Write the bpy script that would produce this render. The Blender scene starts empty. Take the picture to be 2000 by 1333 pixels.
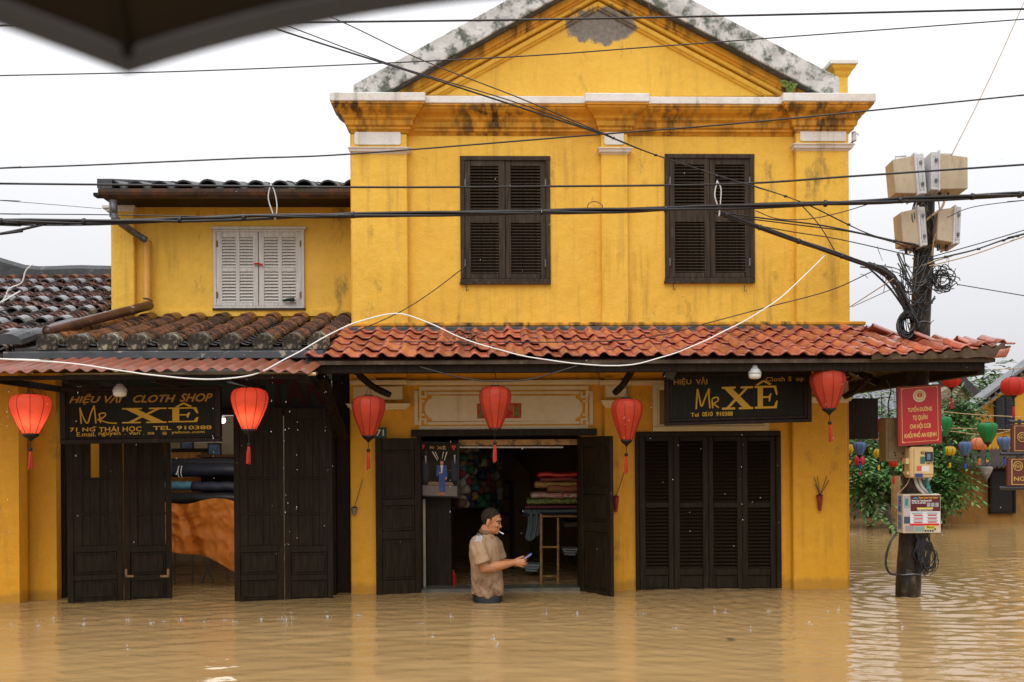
import bpy, math, random
import numpy as np
from mathutils import Vector, Matrix, noise

random.seed(7)
S = bpy.context.scene
COL = S.collection

# ------------------------------------------------------------------ camera, sky, sun, exposure
FPX, CX, CY, CAMZ, ROLL = 1944.0, 1000.0, 880.0, 1.31, 0.007
cr_, sr_ = math.cos(ROLL), math.sin(ROLL)
c_right, c_up, c_fwd = Vector((cr_, 0, -sr_)), Vector((sr_, 0, cr_)), Vector((0, 1, 0))
cam_d = bpy.data.cameras.new('camera')
cam = bpy.data.objects.new('camera', cam_d)
COL.objects.link(cam)
m3 = Matrix((c_right, c_up, -c_fwd)).transposed()
cam.matrix_world = Matrix.Translation((0, 0, CAMZ)) @ m3.to_4x4()
cam_d.sensor_width = 36.0
cam_d.lens = 36.0 * FPX / 2000.0
cam_d.shift_y = (CY - 666.5) / 2000.0
cam_d.clip_start = 0.05
cam_d.clip_end = 3000
cam_d.dof.use_dof = True
cam_d.dof.focus_distance = 9.0
cam_d.dof.aperture_fstop = 4.0
S.camera = cam

SUN_EL, SUN_AZ = math.radians(52), math.radians(200)      # high veiled sun behind the photographer
world = bpy.data.worlds.new('World')
S.world = world
world.use_nodes = True
wt = world.node_tree
bg = wt.nodes['Background']
sky = wt.nodes.new('ShaderNodeTexSky')
sky.sky_type = 'NISHITA'
sky.sun_disc = False
sky.sun_elevation = SUN_EL
sky.sun_rotation = SUN_AZ
sky.air_density = 1.0
sky.dust_density = 6.0
sky.ozone_density = 1.0
hs = wt.nodes.new('ShaderNodeHueSaturation')              # an overcast sky: nearly no colour
hs.inputs['Saturation'].default_value = 0.06
wt.links.new(sky.outputs[0], hs.inputs['Color'])
# rain cloud over it, with the standard overcast distribution: L = Lz (1 + 2 sin(elevation)) / 3
gm = wt.nodes.new('ShaderNodeNewGeometry')
sp_ = wt.nodes.new('ShaderNodeSeparateXYZ')
wt.links.new(gm.outputs['Incoming'], sp_.inputs[0])
ab = wt.nodes.new('ShaderNodeMath'); ab.operation = 'ABSOLUTE'
wt.links.new(sp_.outputs[2], ab.inputs[0])
ov = wt.nodes.new('ShaderNodeMath'); ov.operation = 'MULTIPLY_ADD'
wt.links.new(ab.outputs[0], ov.inputs[0]); ov.inputs[1].default_value = 2.0 / 3.0; ov.inputs[2].default_value = 1.0 / 3.0
vm = wt.nodes.new('ShaderNodeVectorMath'); vm.operation = 'SCALE'
vm.inputs[0].default_value = (12.4, 12.45, 12.95)
wt.links.new(ov.outputs[0], vm.inputs['Scale'])
cl = wt.nodes.new('ShaderNodeMix')
cl.data_type = 'RGBA'
cl.inputs[0].default_value = 0.88
wt.links.new(hs.outputs[0], cl.inputs[6])
wt.links.new(vm.outputs[0], cl.inputs[7])
wt.links.new(cl.outputs[2], bg.inputs['Color'])
bg.inputs['Strength'].default_value = 0.15

sun_d = bpy.data.lights.new('sun', 'SUN')
sun_d.energy = 1.0
sun_d.angle = math.radians(50)
sun_d.color = (1.0, 0.97, 0.93)
sun = bpy.data.objects.new('sun', sun_d)
COL.objects.link(sun)
sdir = Vector((math.cos(SUN_EL) * math.sin(SUN_AZ), math.cos(SUN_EL) * math.cos(SUN_AZ), math.sin(SUN_EL)))
sun.rotation_euler = sdir.to_track_quat('Z', 'Y').to_euler()
sun.location = sdir * 40

S.view_settings.view_transform = 'Standard'
S.view_settings.look = 'None'
S.view_settings.exposure = 0.17
S.view_settings.gamma = 1.0
S.view_settings.use_curve_mapping = False

# ------------------------------------------------------------------ frames
YAW = 0.03
O = Vector((0, 9.26, 0))
FM = Matrix.Translation(O) @ Matrix.Rotation(YAW, 4, 'Z')
FMI = FM.inverted()
CPOS = Vector((0, 0, CAMZ))

def ray(px, py):
    a, b = (px - CX) / FPX, (CY - py) / FPX
    return c_right * a + c_up * b + c_fwd

def W(px, py, D):
    """world point seen at a photo pixel, D metres ahead"""
    r = ray(px, py)
    return CPOS + r * (D / r.y)

_o = FMI @ CPOS
def L(px, py, n):
    """facade-frame point (u, -n, v) seen at a photo pixel on the plane n metres in front of the facade"""
    d = FMI.to_3x3() @ ray(px, py)
    t = (-n - _o.y) / d.y
    return _o + d * t

def LD(px, py, D):
    return FMI @ W(px, py, D)

# ------------------------------------------------------------------ mesh builder
class MB:
    def __init__(self):
        self.v, self.f = [], []
    def add(self, vs, fs):
        n = len(self.v)
        self.v += [tuple(p) for p in vs]
        self.f += [tuple(i + n for i in f) for f in fs]
        return self
    def box(self, x0, x1, y0, y1, z0, z1):
        if x0 > x1: x0, x1 = x1, x0
        if y0 > y1: y0, y1 = y1, y0
        if z0 > z1: z0, z1 = z1, z0
        return self.add([(x0, y0, z0), (x1, y0, z0), (x1, y1, z0), (x0, y1, z0), (x0, y0, z1), (x1, y0, z1), (x1, y1, z1), (x0, y1, z1)],
                        [(0, 3, 2, 1), (4, 5, 6, 7), (0, 1, 5, 4), (1, 2, 6, 5), (2, 3, 7, 6), (3, 0, 4, 7)])
    def bpx(self, x0, y0, x1, y1, n0, n1, zlow=None):
        """box whose front face (at n1) covers a photo rectangle, back at n0 (facade frame)"""
        a, b, c, d = L(x0, y0, n1), L(x1, y0, n1), L(x0, y1, n1), L(x1, y1, n1)
        u0, u1 = (a.x + c.x) / 2, (b.x + d.x) / 2
        v1, v0 = (a.z + b.z) / 2, (c.z + d.z) / 2
        if zlow is not None: v0 = zlow
        return self.box(u0, u1, -n1, -n0, v0, v1)
    def prism(self, pts, y0, y1):
        """polygon in (x, z) extruded from y0 (front) to y1 (back)"""
        n = len(pts)
        ar = sum(pts[i][0] * pts[(i + 1) % n][1] - pts[(i + 1) % n][0] * pts[i][1] for i in range(n))
        if ar < 0: pts = pts[::-1]
        vs = [(p[0], y0, p[1]) for p in pts] + [(p[0], y1, p[1]) for p in pts]
        fs = [tuple(range(n)), tuple(range(2 * n - 1, n - 1, -1))]
        fs += [(i, i + n, (i + 1) % n + n, (i + 1) % n) for i in range(n)]
        return self.add(vs, fs)
    def tube(self, pts, r, sides=6, cap=True, flat=None):
        pts = [Vector(p) for p in pts]
        n = len(pts)
        rs = r if isinstance(r, (list, tuple)) else [r] * n
        vs = []
        pu = None
        for i in range(n):
            t = (pts[min(i + 1, n - 1)] - pts[max(i - 1, 0)])
            if t.length < 1e-9: t = Vector((0, 0, 1))
            t.normalize()
            if pu is None:
                pu = t.orthogonal().normalized()
            pu = (pu - t * pu.dot(t))
            if pu.length < 1e-6: pu = t.orthogonal()
            pu.normalize()
            w = t.cross(pu)
            for k in range(sides):
                a = 2 * math.pi * k / sides
                o = pu * math.cos(a) * rs[i] + w * math.sin(a) * rs[i]
                if flat is not None: o.y *= flat
                vs.append(pts[i] + o)
        fs = []
        for i in range(n - 1):
            for k in range(sides):
                a, b = i * sides + k, i * sides + (k + 1) % sides
                fs.append((a, b, b + sides, a + sides))
        if cap:
            fs.append(tuple(range(sides - 1, -1, -1)))
            fs.append(tuple(range((n - 1) * sides, n * sides)))
        return self.add(vs, fs)
    def loft(self, rings, cap0=True, cap1=True):
        n = len(rings[0])
        vs = [p for r in rings for p in r]
        fs = []
        for i in range(len(rings) - 1):
            for k in range(n):
                a, b = i * n + k, i * n + (k + 1) % n
                fs.append((a, b, b + n, a + n))
        if cap0: fs.append(tuple(range(n - 1, -1, -1)))
        if cap1: fs.append(tuple(range((len(rings) - 1) * n, len(rings) * n)))
        return self.add(vs, fs)
    def lathe(self, prof, c=(0, 0, 0), seg=16, scallop=0.0, ribs=0):
        rings = []
        for (r, z) in prof:
            ring = []
            for k in range(seg):
                a = 2 * math.pi * k / seg
                rr = r
                if ribs:
                    ph = (a * ribs / (2 * math.pi)) % 1.0
                    rr = r * (1 - scallop * math.sin(math.pi * ph))
                ring.append((c[0] + rr * math.cos(a), c[1] + rr * math.sin(a), c[2] + z))
            rings.append(ring)
        return self.loft(rings)
    def ell(self, c, r, seg=12, rings=8, rot=None):
        vs = []
        for i in range(rings + 1):
            th = math.pi * i / rings
            for k in range(seg):
                a = 2 * math.pi * k / seg
                p = Vector((r[0] * math.sin(th) * math.cos(a), r[1] * math.sin(th) * math.sin(a), r[2] * math.cos(th)))
                if rot is not None: p = rot @ p
                vs.append(p + Vector(c))
        fs = []
        for i in range(rings):
            for k in range(seg):
                a, b = i * seg + k, i * seg + (k + 1) % seg
                if i == 0: fs.append((a, a + seg, b + seg))
                elif i == rings - 1: fs.append((a, a + seg, b))
                else: fs.append((a, a + seg, b + seg, b))
        return self.add(vs, fs)
    def mesh(self, name, base=(0, 0, 0), smooth=False):
        me = bpy.data.meshes.new(name)
        b = Vector(base)
        me.from_pydata([tuple(Vector(p) - b) for p in self.v], [], self.f)
        if smooth:
            me.polygons.foreach_set('use_smooth', [True] * len(me.polygons))
        me.update()
        return me

INFO = {}      # object name -> (base in its own frame, frame)

def tag(o, label=None, cat=None, group=None, kind=None):
    if label: o['label'] = label
    if cat: o['category'] = cat
    if group: o['group'] = group
    if kind: o['kind'] = kind
    return o

def place(o, base, parent, fr):
    base = Vector(base)
    if parent is not None:
        pb, pf = INFO[parent.name]
        o.parent = parent
        o.location = base - pb
        fr = pf
    else:
        if fr == 'F':
            o.location = FM @ base
            o.rotation_euler = (0, 0, YAW)
        else:
            o.location = base
    INFO[o.name] = (base, fr)

def thing(name, label, cat, base=(0, 0, 0), group=None, fr='F'):
    o = bpy.data.objects.new(name, None)
    o.empty_display_size = 0.1
    COL.objects.link(o)
    place(o, base, None, fr)
    return tag(o, label, cat, group)

def obj(name, mb, mat, parent=None, base=None, fr='F', smooth=False, bevel=0, kind=None, label=None):
    if base is None:
        base = INFO[parent.name][0] if parent is not None else (0, 0, 0)
    me = mb.mesh(name, base, smooth)
    if isinstance(mat, (list, tuple)):
        for q in mat: me.materials.append(q)
    elif mat is not None: me.materials.append(mat)
    o = bpy.data.objects.new(name, me)
    COL.objects.link(o)
    place(o, base, parent, fr)
    if bevel:
        b = o.modifiers.new('bevel', 'BEVEL')
        b.width = bevel; b.segments = 1; b.limit_method = 'ANGLE'; b.angle_limit = math.radians(40)
    if smooth == 'auto':
        pass
    return tag(o, label, None, None, kind)

def inst(name, me, parent, loc, rot=(0, 0, 0), scale=(1, 1, 1)):
    """a piece sharing mesh data, loc in the parent's frame"""
    o = bpy.data.objects.new(name, me)
    COL.objects.link(o)
    place(o, loc, parent, 'F')
    o.rotation_euler = rot
    o.scale = scale
    return o

def kids(o):
    return [c for c in bpy.data.objects if c.parent == o]

def copy_tree(o, parent=None):
    c = o.copy()
    COL.objects.link(c)
    INFO[c.name] = INFO[o.name]
    if parent is not None: c.parent = parent
    for ch in list(o.children):
        copy_tree(ch, c)
    return c

def smooth_path(pts, per=6):
    pts = [Vector(p) for p in pts]
    if len(pts) < 3: 
        return [pts[0].lerp(pts[1], i / per) for i in range(per + 1)]
    out = []
    for i in range(len(pts) - 1):
        p0 = pts[i - 1] if i else pts[0] * 2 - pts[1]
        p1, p2 = pts[i], pts[i + 1]
        p3 = pts[i + 2] if i + 2 < len(pts) else p2 * 2 - p1
        for k in range(per):
            t = k / per
            out.append(0.5 * ((2 * p1) + (p2 - p0) * t + (2 * p0 - 5 * p1 + 4 * p2 - p3) * t * t + (3 * p1 - p0 - 3 * p2 + p3) * t ** 3))
    out.append(pts[-1])
    return out

# ------------------------------------------------------------------ materials
def new_mat(name):
    m = bpy.data.materials.new(name)
    m.use_nodes = True
    nt = m.node_tree
    return m, nt, nt.nodes['Principled BSDF'], nt.links

def coords(nt, scale=(1, 1, 1), src='Object'):
    tc = nt.nodes.new('ShaderNodeTexCoord')
    mp = nt.nodes.new('ShaderNodeMapping')
    mp.inputs['Scale'].default_value = scale
    nt.links.new(tc.outputs[src], mp.inputs['Vector'])
    return mp.outputs['Vector']

def nz(nt, vec, scale, detail=4, rough=0.55, dist=0.0):
    n = nt.nodes.new('ShaderNodeTexNoise')
    n.inputs['Scale'].default_value = scale
    n.inputs['Detail'].default_value = detail
    n.inputs['Roughness'].default_value = rough
    n.inputs['Distortion'].default_value = dist
    nt.links.new(vec, n.inputs['Vector'])
    return n.outputs['Fac']

def ramp(nt, fac, stops):
    r = nt.nodes.new('ShaderNodeValToRGB')
    e = r.color_ramp.elements
    while len(e) < len(stops): e.new(0.5)
    for q, (p, c) in zip(e, stops):
        q.position = p
        q.color = (c[0], c[1], c[2], 1) if isinstance(c, (tuple, list)) else (c, c, c, 1)
    nt.links.new(fac, r.inputs['Fac'])
    return r.outputs['Color']

def mix(nt, fac, a, b, mode='MIX'):
    m = nt.nodes.new('ShaderNodeMix')
    m.data_type = 'RGBA'
    m.blend_type = mode
    for k, val in ((0, fac), (6, a), (7, b)):
        if hasattr(val, 'is_linked') or isinstance(val, bpy.types.NodeSocket):
            nt.links.new(val, m.inputs[k])
        elif isinstance(val, (int, float)):
            m.inputs[k].default_value = val if k == 0 else (val, val, val, 1)
        else:
            m.inputs[k].default_value = (val[0], val[1], val[2], 1)
    return m.outputs[2]

def math_n(nt, op, a, b=None, clamp=False):
    m = nt.nodes.new('ShaderNodeMath')
    m.operation = op
    m.use_clamp = clamp
    for k, val in ((0, a), (1, b)):
        if val is None: continue
        if isinstance(val, (int, float)): m.inputs[k].default_value = val
        else: nt.links.new(val, m.inputs[k])
    return m.outputs[0]

def bump(nt, bs, h, strength=0.3, dist=0.01):
    b = nt.nodes.new('ShaderNodeBump')
    b.inputs['Strength'].default_value = strength
    b.inputs['Distance'].default_value = dist
    nt.links.new(h, b.inputs['Height'])
    nt.links.new(b.outputs['Normal'], bs.inputs['Normal'])

def simple(name, col, rough=0.6, vary=0.15, scale=8, bstr=0.0, metal=0.0, spec=0.5, rnd=0.0, stretch=(1, 1, 1), col2=None, thr=(0.45, 0.62), bscale=60, src='Object', coat=0.0):
    """base colour with mottling, optional second colour in worn patches, optional per-object variation"""
    m, nt, bs, lk = new_mat(name)
    v = coords(nt, stretch, src)
    n = nz(nt, v, scale, 5)
    lo = tuple(c * (1 - vary) for c in col); hi = tuple(min(1, c * (1 + vary)) for c in col)
    c = ramp(nt, n, [(0.3, lo), (0.7, hi)])
    if col2 is not None:
        n2 = nz(nt, v, scale * 1.7, 7, 0.65)
        c = mix(nt, ramp(nt, n2, [(thr[0], 0), (thr[1], 1)]), c, col2)
    if rnd:
        oi = nt.nodes.new('ShaderNodeObjectInfo')
        k = math_n(nt, 'MULTIPLY_ADD', oi.outputs['Random'], 2 * rnd)
        k.node.inputs[2].default_value = 1 - rnd
        cc = nt.nodes.new('ShaderNodeCombineColor')
        for q in range(3): lk.new(k, cc.inputs[q])
        c = mix(nt, 1.0, c, cc.outputs[0], 'MULTIPLY')
    lk.new(c, bs.inputs['Base Color'])
    bs.inputs['Roughness'].default_value = rough
    bs.inputs['Metallic'].default_value = metal
    bs.inputs['Specular IOR Level'].default_value = spec
    bs.inputs['Coat Weight'].default_value = coat
    if bstr:
        bump(nt, bs, nz(nt, v, bscale, 4), bstr, 0.01)
    return m

def plaster(name, col, dirt=(0.22, 0.115, 0.02), streak=(0.52, 0.74), mould=(0.585, 0.72), patch=None, amt=0.55, tide=False):
    m, nt, bs, lk = new_mat(name)
    v = coords(nt)
    big = nz(nt, v, 1.1, 5, 0.6)
    c = ramp(nt, big, [(0.28, tuple(x * f for x, f in zip(col, (0.90, 0.84, 0.8)))), (0.5, col), (0.75, tuple(min(1, x * f) for x, f in zip(col, (1.05, 1.1, 1.3))))])
    fine = nz(nt, v, 16, 6, 0.65)
    c = mix(nt, ramp(nt, fine, [(0.35, 0.28), (0.6, 0.0)]), c, tuple(x * 0.72 for x in col))
    vs = coords(nt, (7.0, 7.0, 0.55))
    st = nz(nt, vs, 1.6, 6, 0.6)
    gate = nz(nt, v, 0.9, 3)
    s = math_n(nt, 'MULTIPLY', ramp(nt, st, [(streak[0], 0), (streak[1], 1)]), ramp(nt, gate, [(0.40, 0), (0.58, 1)]))
    c = mix(nt, math_n(nt, 'MULTIPLY', s, amt), c, dirt)
    mo = nz(nt, coords(nt, (1, 1, 0.42)), 3.4, 8, 0.72)
    c = mix(nt, math_n(nt, 'MULTIPLY', ramp(nt, mo, [(mould[0], 0), (mould[1], 1)]), 0.75), c, (0.07, 0.06, 0.03))
    pale = nz(nt, coords(nt, (1, 1, 0.4)), 2.1, 8, 0.72)   # faded, washed-out patches
    c = mix(nt, ramp(nt, pale, [(0.56, 0.0), (0.74, 0.30)]), c, tuple(min(1, x * f + .03) for x, f in zip(col, (1.04, 1.22, 2.4))))
    if tide:
        # damp mark along the flood line
        sz = nt.nodes.new('ShaderNodeSeparateXYZ')
        lk.new(v, sz.inputs[0])
        hh = math_n(nt, 'SUBTRACT', sz.outputs[2], math_n(nt, 'MULTIPLY', nz(nt, coords(nt, (3, 3, .4)), 2.5, 6, .65), 0.13))
        c = mix(nt, ramp(nt, hh, [(0.0, 0.42), (0.045, 0.0)]), c, (0.20, 0.105, 0.025))
    if patch is not None:
        # a patch of bare cement where the paint was cut away
        px, pz, rx, rz = patch
        sx = nt.nodes.new('ShaderNodeSeparateXYZ')
        tc = nt.nodes.new('ShaderNodeTexCoord')
        lk.new(tc.outputs['Object'], sx.inputs[0])
        dx = math_n(nt, 'DIVIDE', math_n(nt, 'SUBTRACT', sx.outputs[0], px), rx)
        dz = math_n(nt, 'DIVIDE', math_n(nt, 'SUBTRACT', sx.outputs[2], pz), rz)
        d = math_n(nt, 'ADD', math_n(nt, 'MULTIPLY', dx, dx), math_n(nt, 'MULTIPLY', dz, dz))
        nn = nz(nt, v, 7, 8, 0.7)
        d = math_n(nt, 'ADD', d, math_n(nt, 'MULTIPLY_ADD', nn, 3.2))
        d.node.inputs[1].default_value = 1.0
        k = math_n(nt, 'MULTIPLY', nn, 2.6)
        d2 = math_n(nt, 'ADD', math_n(nt, 'ADD', math_n(nt, 'MULTIPLY', dx, dx), math_n(nt, 'MULTIPLY', dz, dz)), k)
        mask = ramp(nt, math_n(nt, 'MULTIPLY', d2, 0.4), [(0.80, 1), (0.92, 0)])
        gc = ramp(nt, nz(nt, v, 22, 6, 0.7), [(0.3, (0.13, 0.115, 0.10)), (0.7, (0.27, 0.235, 0.20))])
        c = mix(nt, mask, c, gc)
    lk.new(c, bs.inputs['Base Color'])
    bs.inputs['Roughness'].default_value = 0.62
    bs.inputs['Specular IOR Level'].default_value = 0.35
    h = math_n(nt, 'ADD', nz(nt, v, 9, 6, 0.6), math_n(nt, 'MULTIPLY', nz(nt, v, 60, 3), 0.25))
    bump(nt, bs, h, 0.35, 0.03)
    return m

def wood(name, col, rough=0.45, vary=0.4, worn=None, rnd=0.0):
    m, nt, bs, lk = new_mat(name)
    v = coords(nt, (16, 16, 1.3))
    n = nz(nt, v, 3.0, 6, 0.6, 0.4)
    lo = tuple(c * (1 - vary) for c in col); hi = tuple(min(1, c * (1 + vary)) for c in col)
    c = ramp(nt, n, [(0.3, lo), (0.7, hi)])
    if worn:
        n2 = nz(nt, coords(nt, (5, 5, 1.5)), 2.5, 8, 0.7)
        c = mix(nt, math_n(nt, 'MULTIPLY', ramp(nt, n2, [(0.55, 0), (0.72, 1)]), 0.6), c, worn)
    lk.new(c, bs.inputs['Base Color'])
    bs.inputs['Roughness'].default_value = rough
    bs.inputs['Specular IOR Level'].default_value = 0.15
    bump(nt, bs, n, 0.25, 0.01)
    return m

def flat(name, col, rough=0.6, emit=0.0, spec=0.3, ecol=None):
    m, nt, bs, lk = new_mat(name)
    bs.inputs['Base Color'].default_value = (*col, 1)
    bs.inputs['Roughness'].default_value = rough
    bs.inputs['Specular IOR Level'].default_value = spec
    if emit:
        bs.inputs['Emission Color'].default_value = (*(ecol or col), 1)
        bs.inputs['Emission Strength'].default_value = emit
    return m

def silk(name, col, trans=0.5, rough=0.5):
    """lantern silk: a thin cloth that lets light through, with a fine weave"""
    m, nt, bs, lk = new_mat(name)
    v = coords(nt, (1, 1, 1))
    n = nz(nt, v, 9, 4)
    c = ramp(nt, n, [(0.3, tuple(x * 0.82 for x in col)), (0.7, tuple(min(1, x * 1.1) for x in col))])
    oi = nt.nodes.new('ShaderNodeObjectInfo')              # each lantern faded a little differently
    c = mix(nt, math_n(nt, 'MULTIPLY', oi.outputs['Random'], 0.30), c, tuple(min(1, x * .8 + .06) for x in col))
    lk.new(c, bs.inputs['Base Color'])
    bs.inputs['Roughness'].default_value = rough
    bs.inputs['Specular IOR Level'].default_value = 0.3
    tr = nt.nodes.new('ShaderNodeBsdfTranslucent')
    lk.new(c, tr.inputs['Color'])
    ms = nt.nodes.new('ShaderNodeMixShader')
    ms.inputs[0].default_value = trans
    lk.new(bs.outputs[0], ms.inputs[1]); lk.new(tr.outputs[0], ms.inputs[2])
    lk.new(ms.outputs[0], nt.nodes['Material Output'].inputs['Surface'])
    bump(nt, bs, math_n(nt, 'ADD', nz(nt, coords(nt, (1, 1, .35)), 26, 4), math_n(nt, 'MULTIPLY', nz(nt, coords(nt, (1, 1, 6)), 120, 2), .15)), 0.35, 0.012)
    return m

PC = L(1172, 52, 0)
M = {}
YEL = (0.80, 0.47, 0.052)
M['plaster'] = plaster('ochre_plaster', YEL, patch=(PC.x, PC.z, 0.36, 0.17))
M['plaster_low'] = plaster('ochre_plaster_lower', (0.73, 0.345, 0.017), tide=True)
M['cornice'] = plaster('stained_ochre_moulding', (0.68, 0.32, 0.02), dirt=(0.045, 0.026, 0.012), streak=(0.42, 0.60), mould=(0.57, 0.72), amt=0.95)
M['trim'] = plaster('white_trim', (0.74, 0.71, 0.66), dirt=(0.2, 0.18, 0.15), streak=(0.52, 0.75), mould=(0.62, 0.75), amt=0.7)
M['cream'] = plaster('cream_trim', (0.70, 0.58, 0.38), dirt=(0.25, 0.16, 0.07), streak=(0.6, 0.8), mould=(0.68, 0.8), amt=0.6)
M['coping'] = simple('lichen_coping', (0.55, 0.55, 0.54), 0.8, 0.25, 5, 0.4, col2=(0.10, 0.115, 0.09), thr=(0.47, 0.6), bscale=30)
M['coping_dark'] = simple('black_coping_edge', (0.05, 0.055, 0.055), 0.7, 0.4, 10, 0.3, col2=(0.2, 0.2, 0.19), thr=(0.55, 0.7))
M['wood'] = wood('dark_shutter_wood', (0.042, 0.030, 0.020), 0.55, 0.55, worn=(0.11, 0.088, 0.07))
M['wood2'] = wood('black_brown_door_wood', (0.0185, 0.0118, 0.0055), 0.5, 0.55, worn=(0.045, 0.030, 0.016))
M['beam'] = wood('wet_beam_wood', (0.016, 0.010, 0.0065), 0.55, 0.5, worn=(0.06, 0.035, 0.018))
M['greywood'] = wood('weathered_white_shutter', (0.56, 0.535, 0.50), 0.65, 0.16, worn=(0.30, 0.26, 0.22))
M['slat_w'] = wood('weathered_white_slat', (0.60, 0.575, 0.53), 0.65, 0.16, worn=(0.34, 0.28, 0.23))
M['hinge'] = simple('rusty_hinge', (0.16, 0.07, 0.03), 0.6, 0.4, 30)
M['tile'] = simple('red_pantile', (0.42, 0.108, 0.056), 0.3, 0.35, 7, 0.2, rnd=0.3, col2=(0.17, 0.055, 0.022), thr=(0.50, 0.70), bscale=25, spec=0.6, coat=0.25)
M['oldtile'] = simple('old_clay_tile', (0.30, 0.088, 0.022), 0.36, 0.5, 9, 0.3, rnd=0.75, col2=(0.030, 0.026, 0.014), thr=(0.40, 0.58), bscale=30, spec=0.5)
M['oldtile2'] = simple('dark_clay_tile', (0.33, 0.08, 0.02), 0.28, 0.5, 9, 0.3, rnd=0.8, col2=(0.022, 0.022, 0.022), thr=(0.36, 0.55), bscale=30, spec=0.6)
M['capmortar'] = simple('lichen_mortar_cap', (0.04, 0.036, 0.026), 0.55, 0.5, 9, 0.4, rnd=0.4, col2=(0.34, 0.29, 0.20), thr=(0.53, 0.60), bscale=30)
M['greycap'] = simple('wet_grey_mortar', (0.115, 0.115, 0.118), 0.2, 0.35, 9, 0.3, rnd=0.3, col2=(0.03, 0.03, 0.03), thr=(0.5, 0.66), bscale=30, spec=0.6)
M['ridge'] = simple('black_ridge_mortar', (0.03, 0.032, 0.033), 0.45, 0.4, 6, 0.4, col2=(0.12, 0.125, 0.125), thr=(0.56, 0.72), bscale=25)
M['fascia'] = simple('dark_fascia', (0.045, 0.05, 0.055), 0.4, 0.3, 6, 0.3, col2=(0.33, 0.29, 0.23), thr=(0.6, 0.68), bscale=25)
M['deck'] = simple('dark_roof_deck', (0.02, 0.016, 0.012), 0.6, 0.4, 6, 0.3)
M['corr'] = simple('rusty_red_sheet', (0.27, 0.058, 0.028), 0.4, 0.35, 5, 0.1, col2=(0.17, 0.07, 0.035), thr=(0.38, 0.60), stretch=(6, 0.8, 1), spec=0.5)
M['soffit'] = simple('old_soffit_boards', (0.075, 0.05, 0.03), 0.7, 0.5, 5, 0.4, col2=(0.16, 0.12, 0.075), thr=(0.55, 0.7))
M['gutter'] = simple('rusty_gutter', (0.055, 0.035, 0.024), 0.45, 0.4, 6, 0.3, col2=(0.13, 0.05, 0.02), thr=(0.5, 0.62), metal=0.2)
M['zinc'] = simple('grey_pipe', (0.13, 0.14, 0.15), 0.4, 0.3, 9, 0.1, metal=0.3, col2=(0.06, 0.05, 0.045), thr=(0.5, 0.65))
M['rustpipe'] = simple('rust_pipe', (0.085, 0.035, 0.018), 0.35, 0.4, 6, 0.2, col2=(0.3, 0.27, 0.25), thr=(0.62, 0.68), spec=0.5)
M['yelpipe'] = plaster('painted_pipe', (0.60, 0.29, 0.05))
M['wire'] = flat('black_cable', (0.012, 0.012, 0.013), 0.35, spec=0.5)
M['wire_white'] = flat('white_cable', (0.8, 0.8, 0.78), 0.4)
M['wire_tan'] = flat('tan_cable', (0.42, 0.30, 0.16), 0.5)
M['pole'] = simple('wet_timber_pole', (0.026, 0.018, 0.010), 0.5, 0.7, 9, 1.0, col2=(0.13, 0.085, 0.045), thr=(0.54, 0.68), bscale=22, stretch=(1, 1, 0.5), spec=0.25)
M['boxcream'] = simple('weathered_cream_box', (0.42, 0.335, 0.225), 0.5, 0.16, 5, 0.05, col2=(0.27, 0.19, 0.11), thr=(0.52, 0.72), stretch=(1.5, 1.5, .5))
M['boxgrey'] = simple('grey_plastic', (0.52, 0.52, 0.52), 0.45, 0.1, 8, 0.05, col2=(0.35, 0.31, 0.26), thr=(0.6, 0.75))
M['silk_red'] = silk('red_lantern_silk', (0.70, 0.075, 0.028), 0.40)
M['silk_lit'] = silk('lit_red_lantern_silk', (0.80, 0.115, 0.055), 0.6)
M['black'] = flat('black_paint', (0.008, 0.008, 0.008), 0.4)
M['tassel'] = flat('red_tassel', (0.42, 0.03, 0.015), 0.7)
M['gold'] = flat('gold_lettering', (0.62, 0.38, 0.035), 0.5)
M['gold2'] = flat('faded_gold_lettering', (0.40, 0.215, 0.035), 0.5)
M['signboard'] = wood('black_signboard', (0.012, 0.011, 0.006), 0.45, 0.4)
M['signframe'] = wood('sign_frame_wood', (0.020, 0.012, 0.008), 0.35, 0.5, worn=(0.07, 0.035, 0.015))
M['white'] = flat('white_print', (0.8, 0.8, 0.78), 0.5)
M['red'] = flat('red_print', (0.52, 0.02, 0.015), 0.45)

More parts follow.
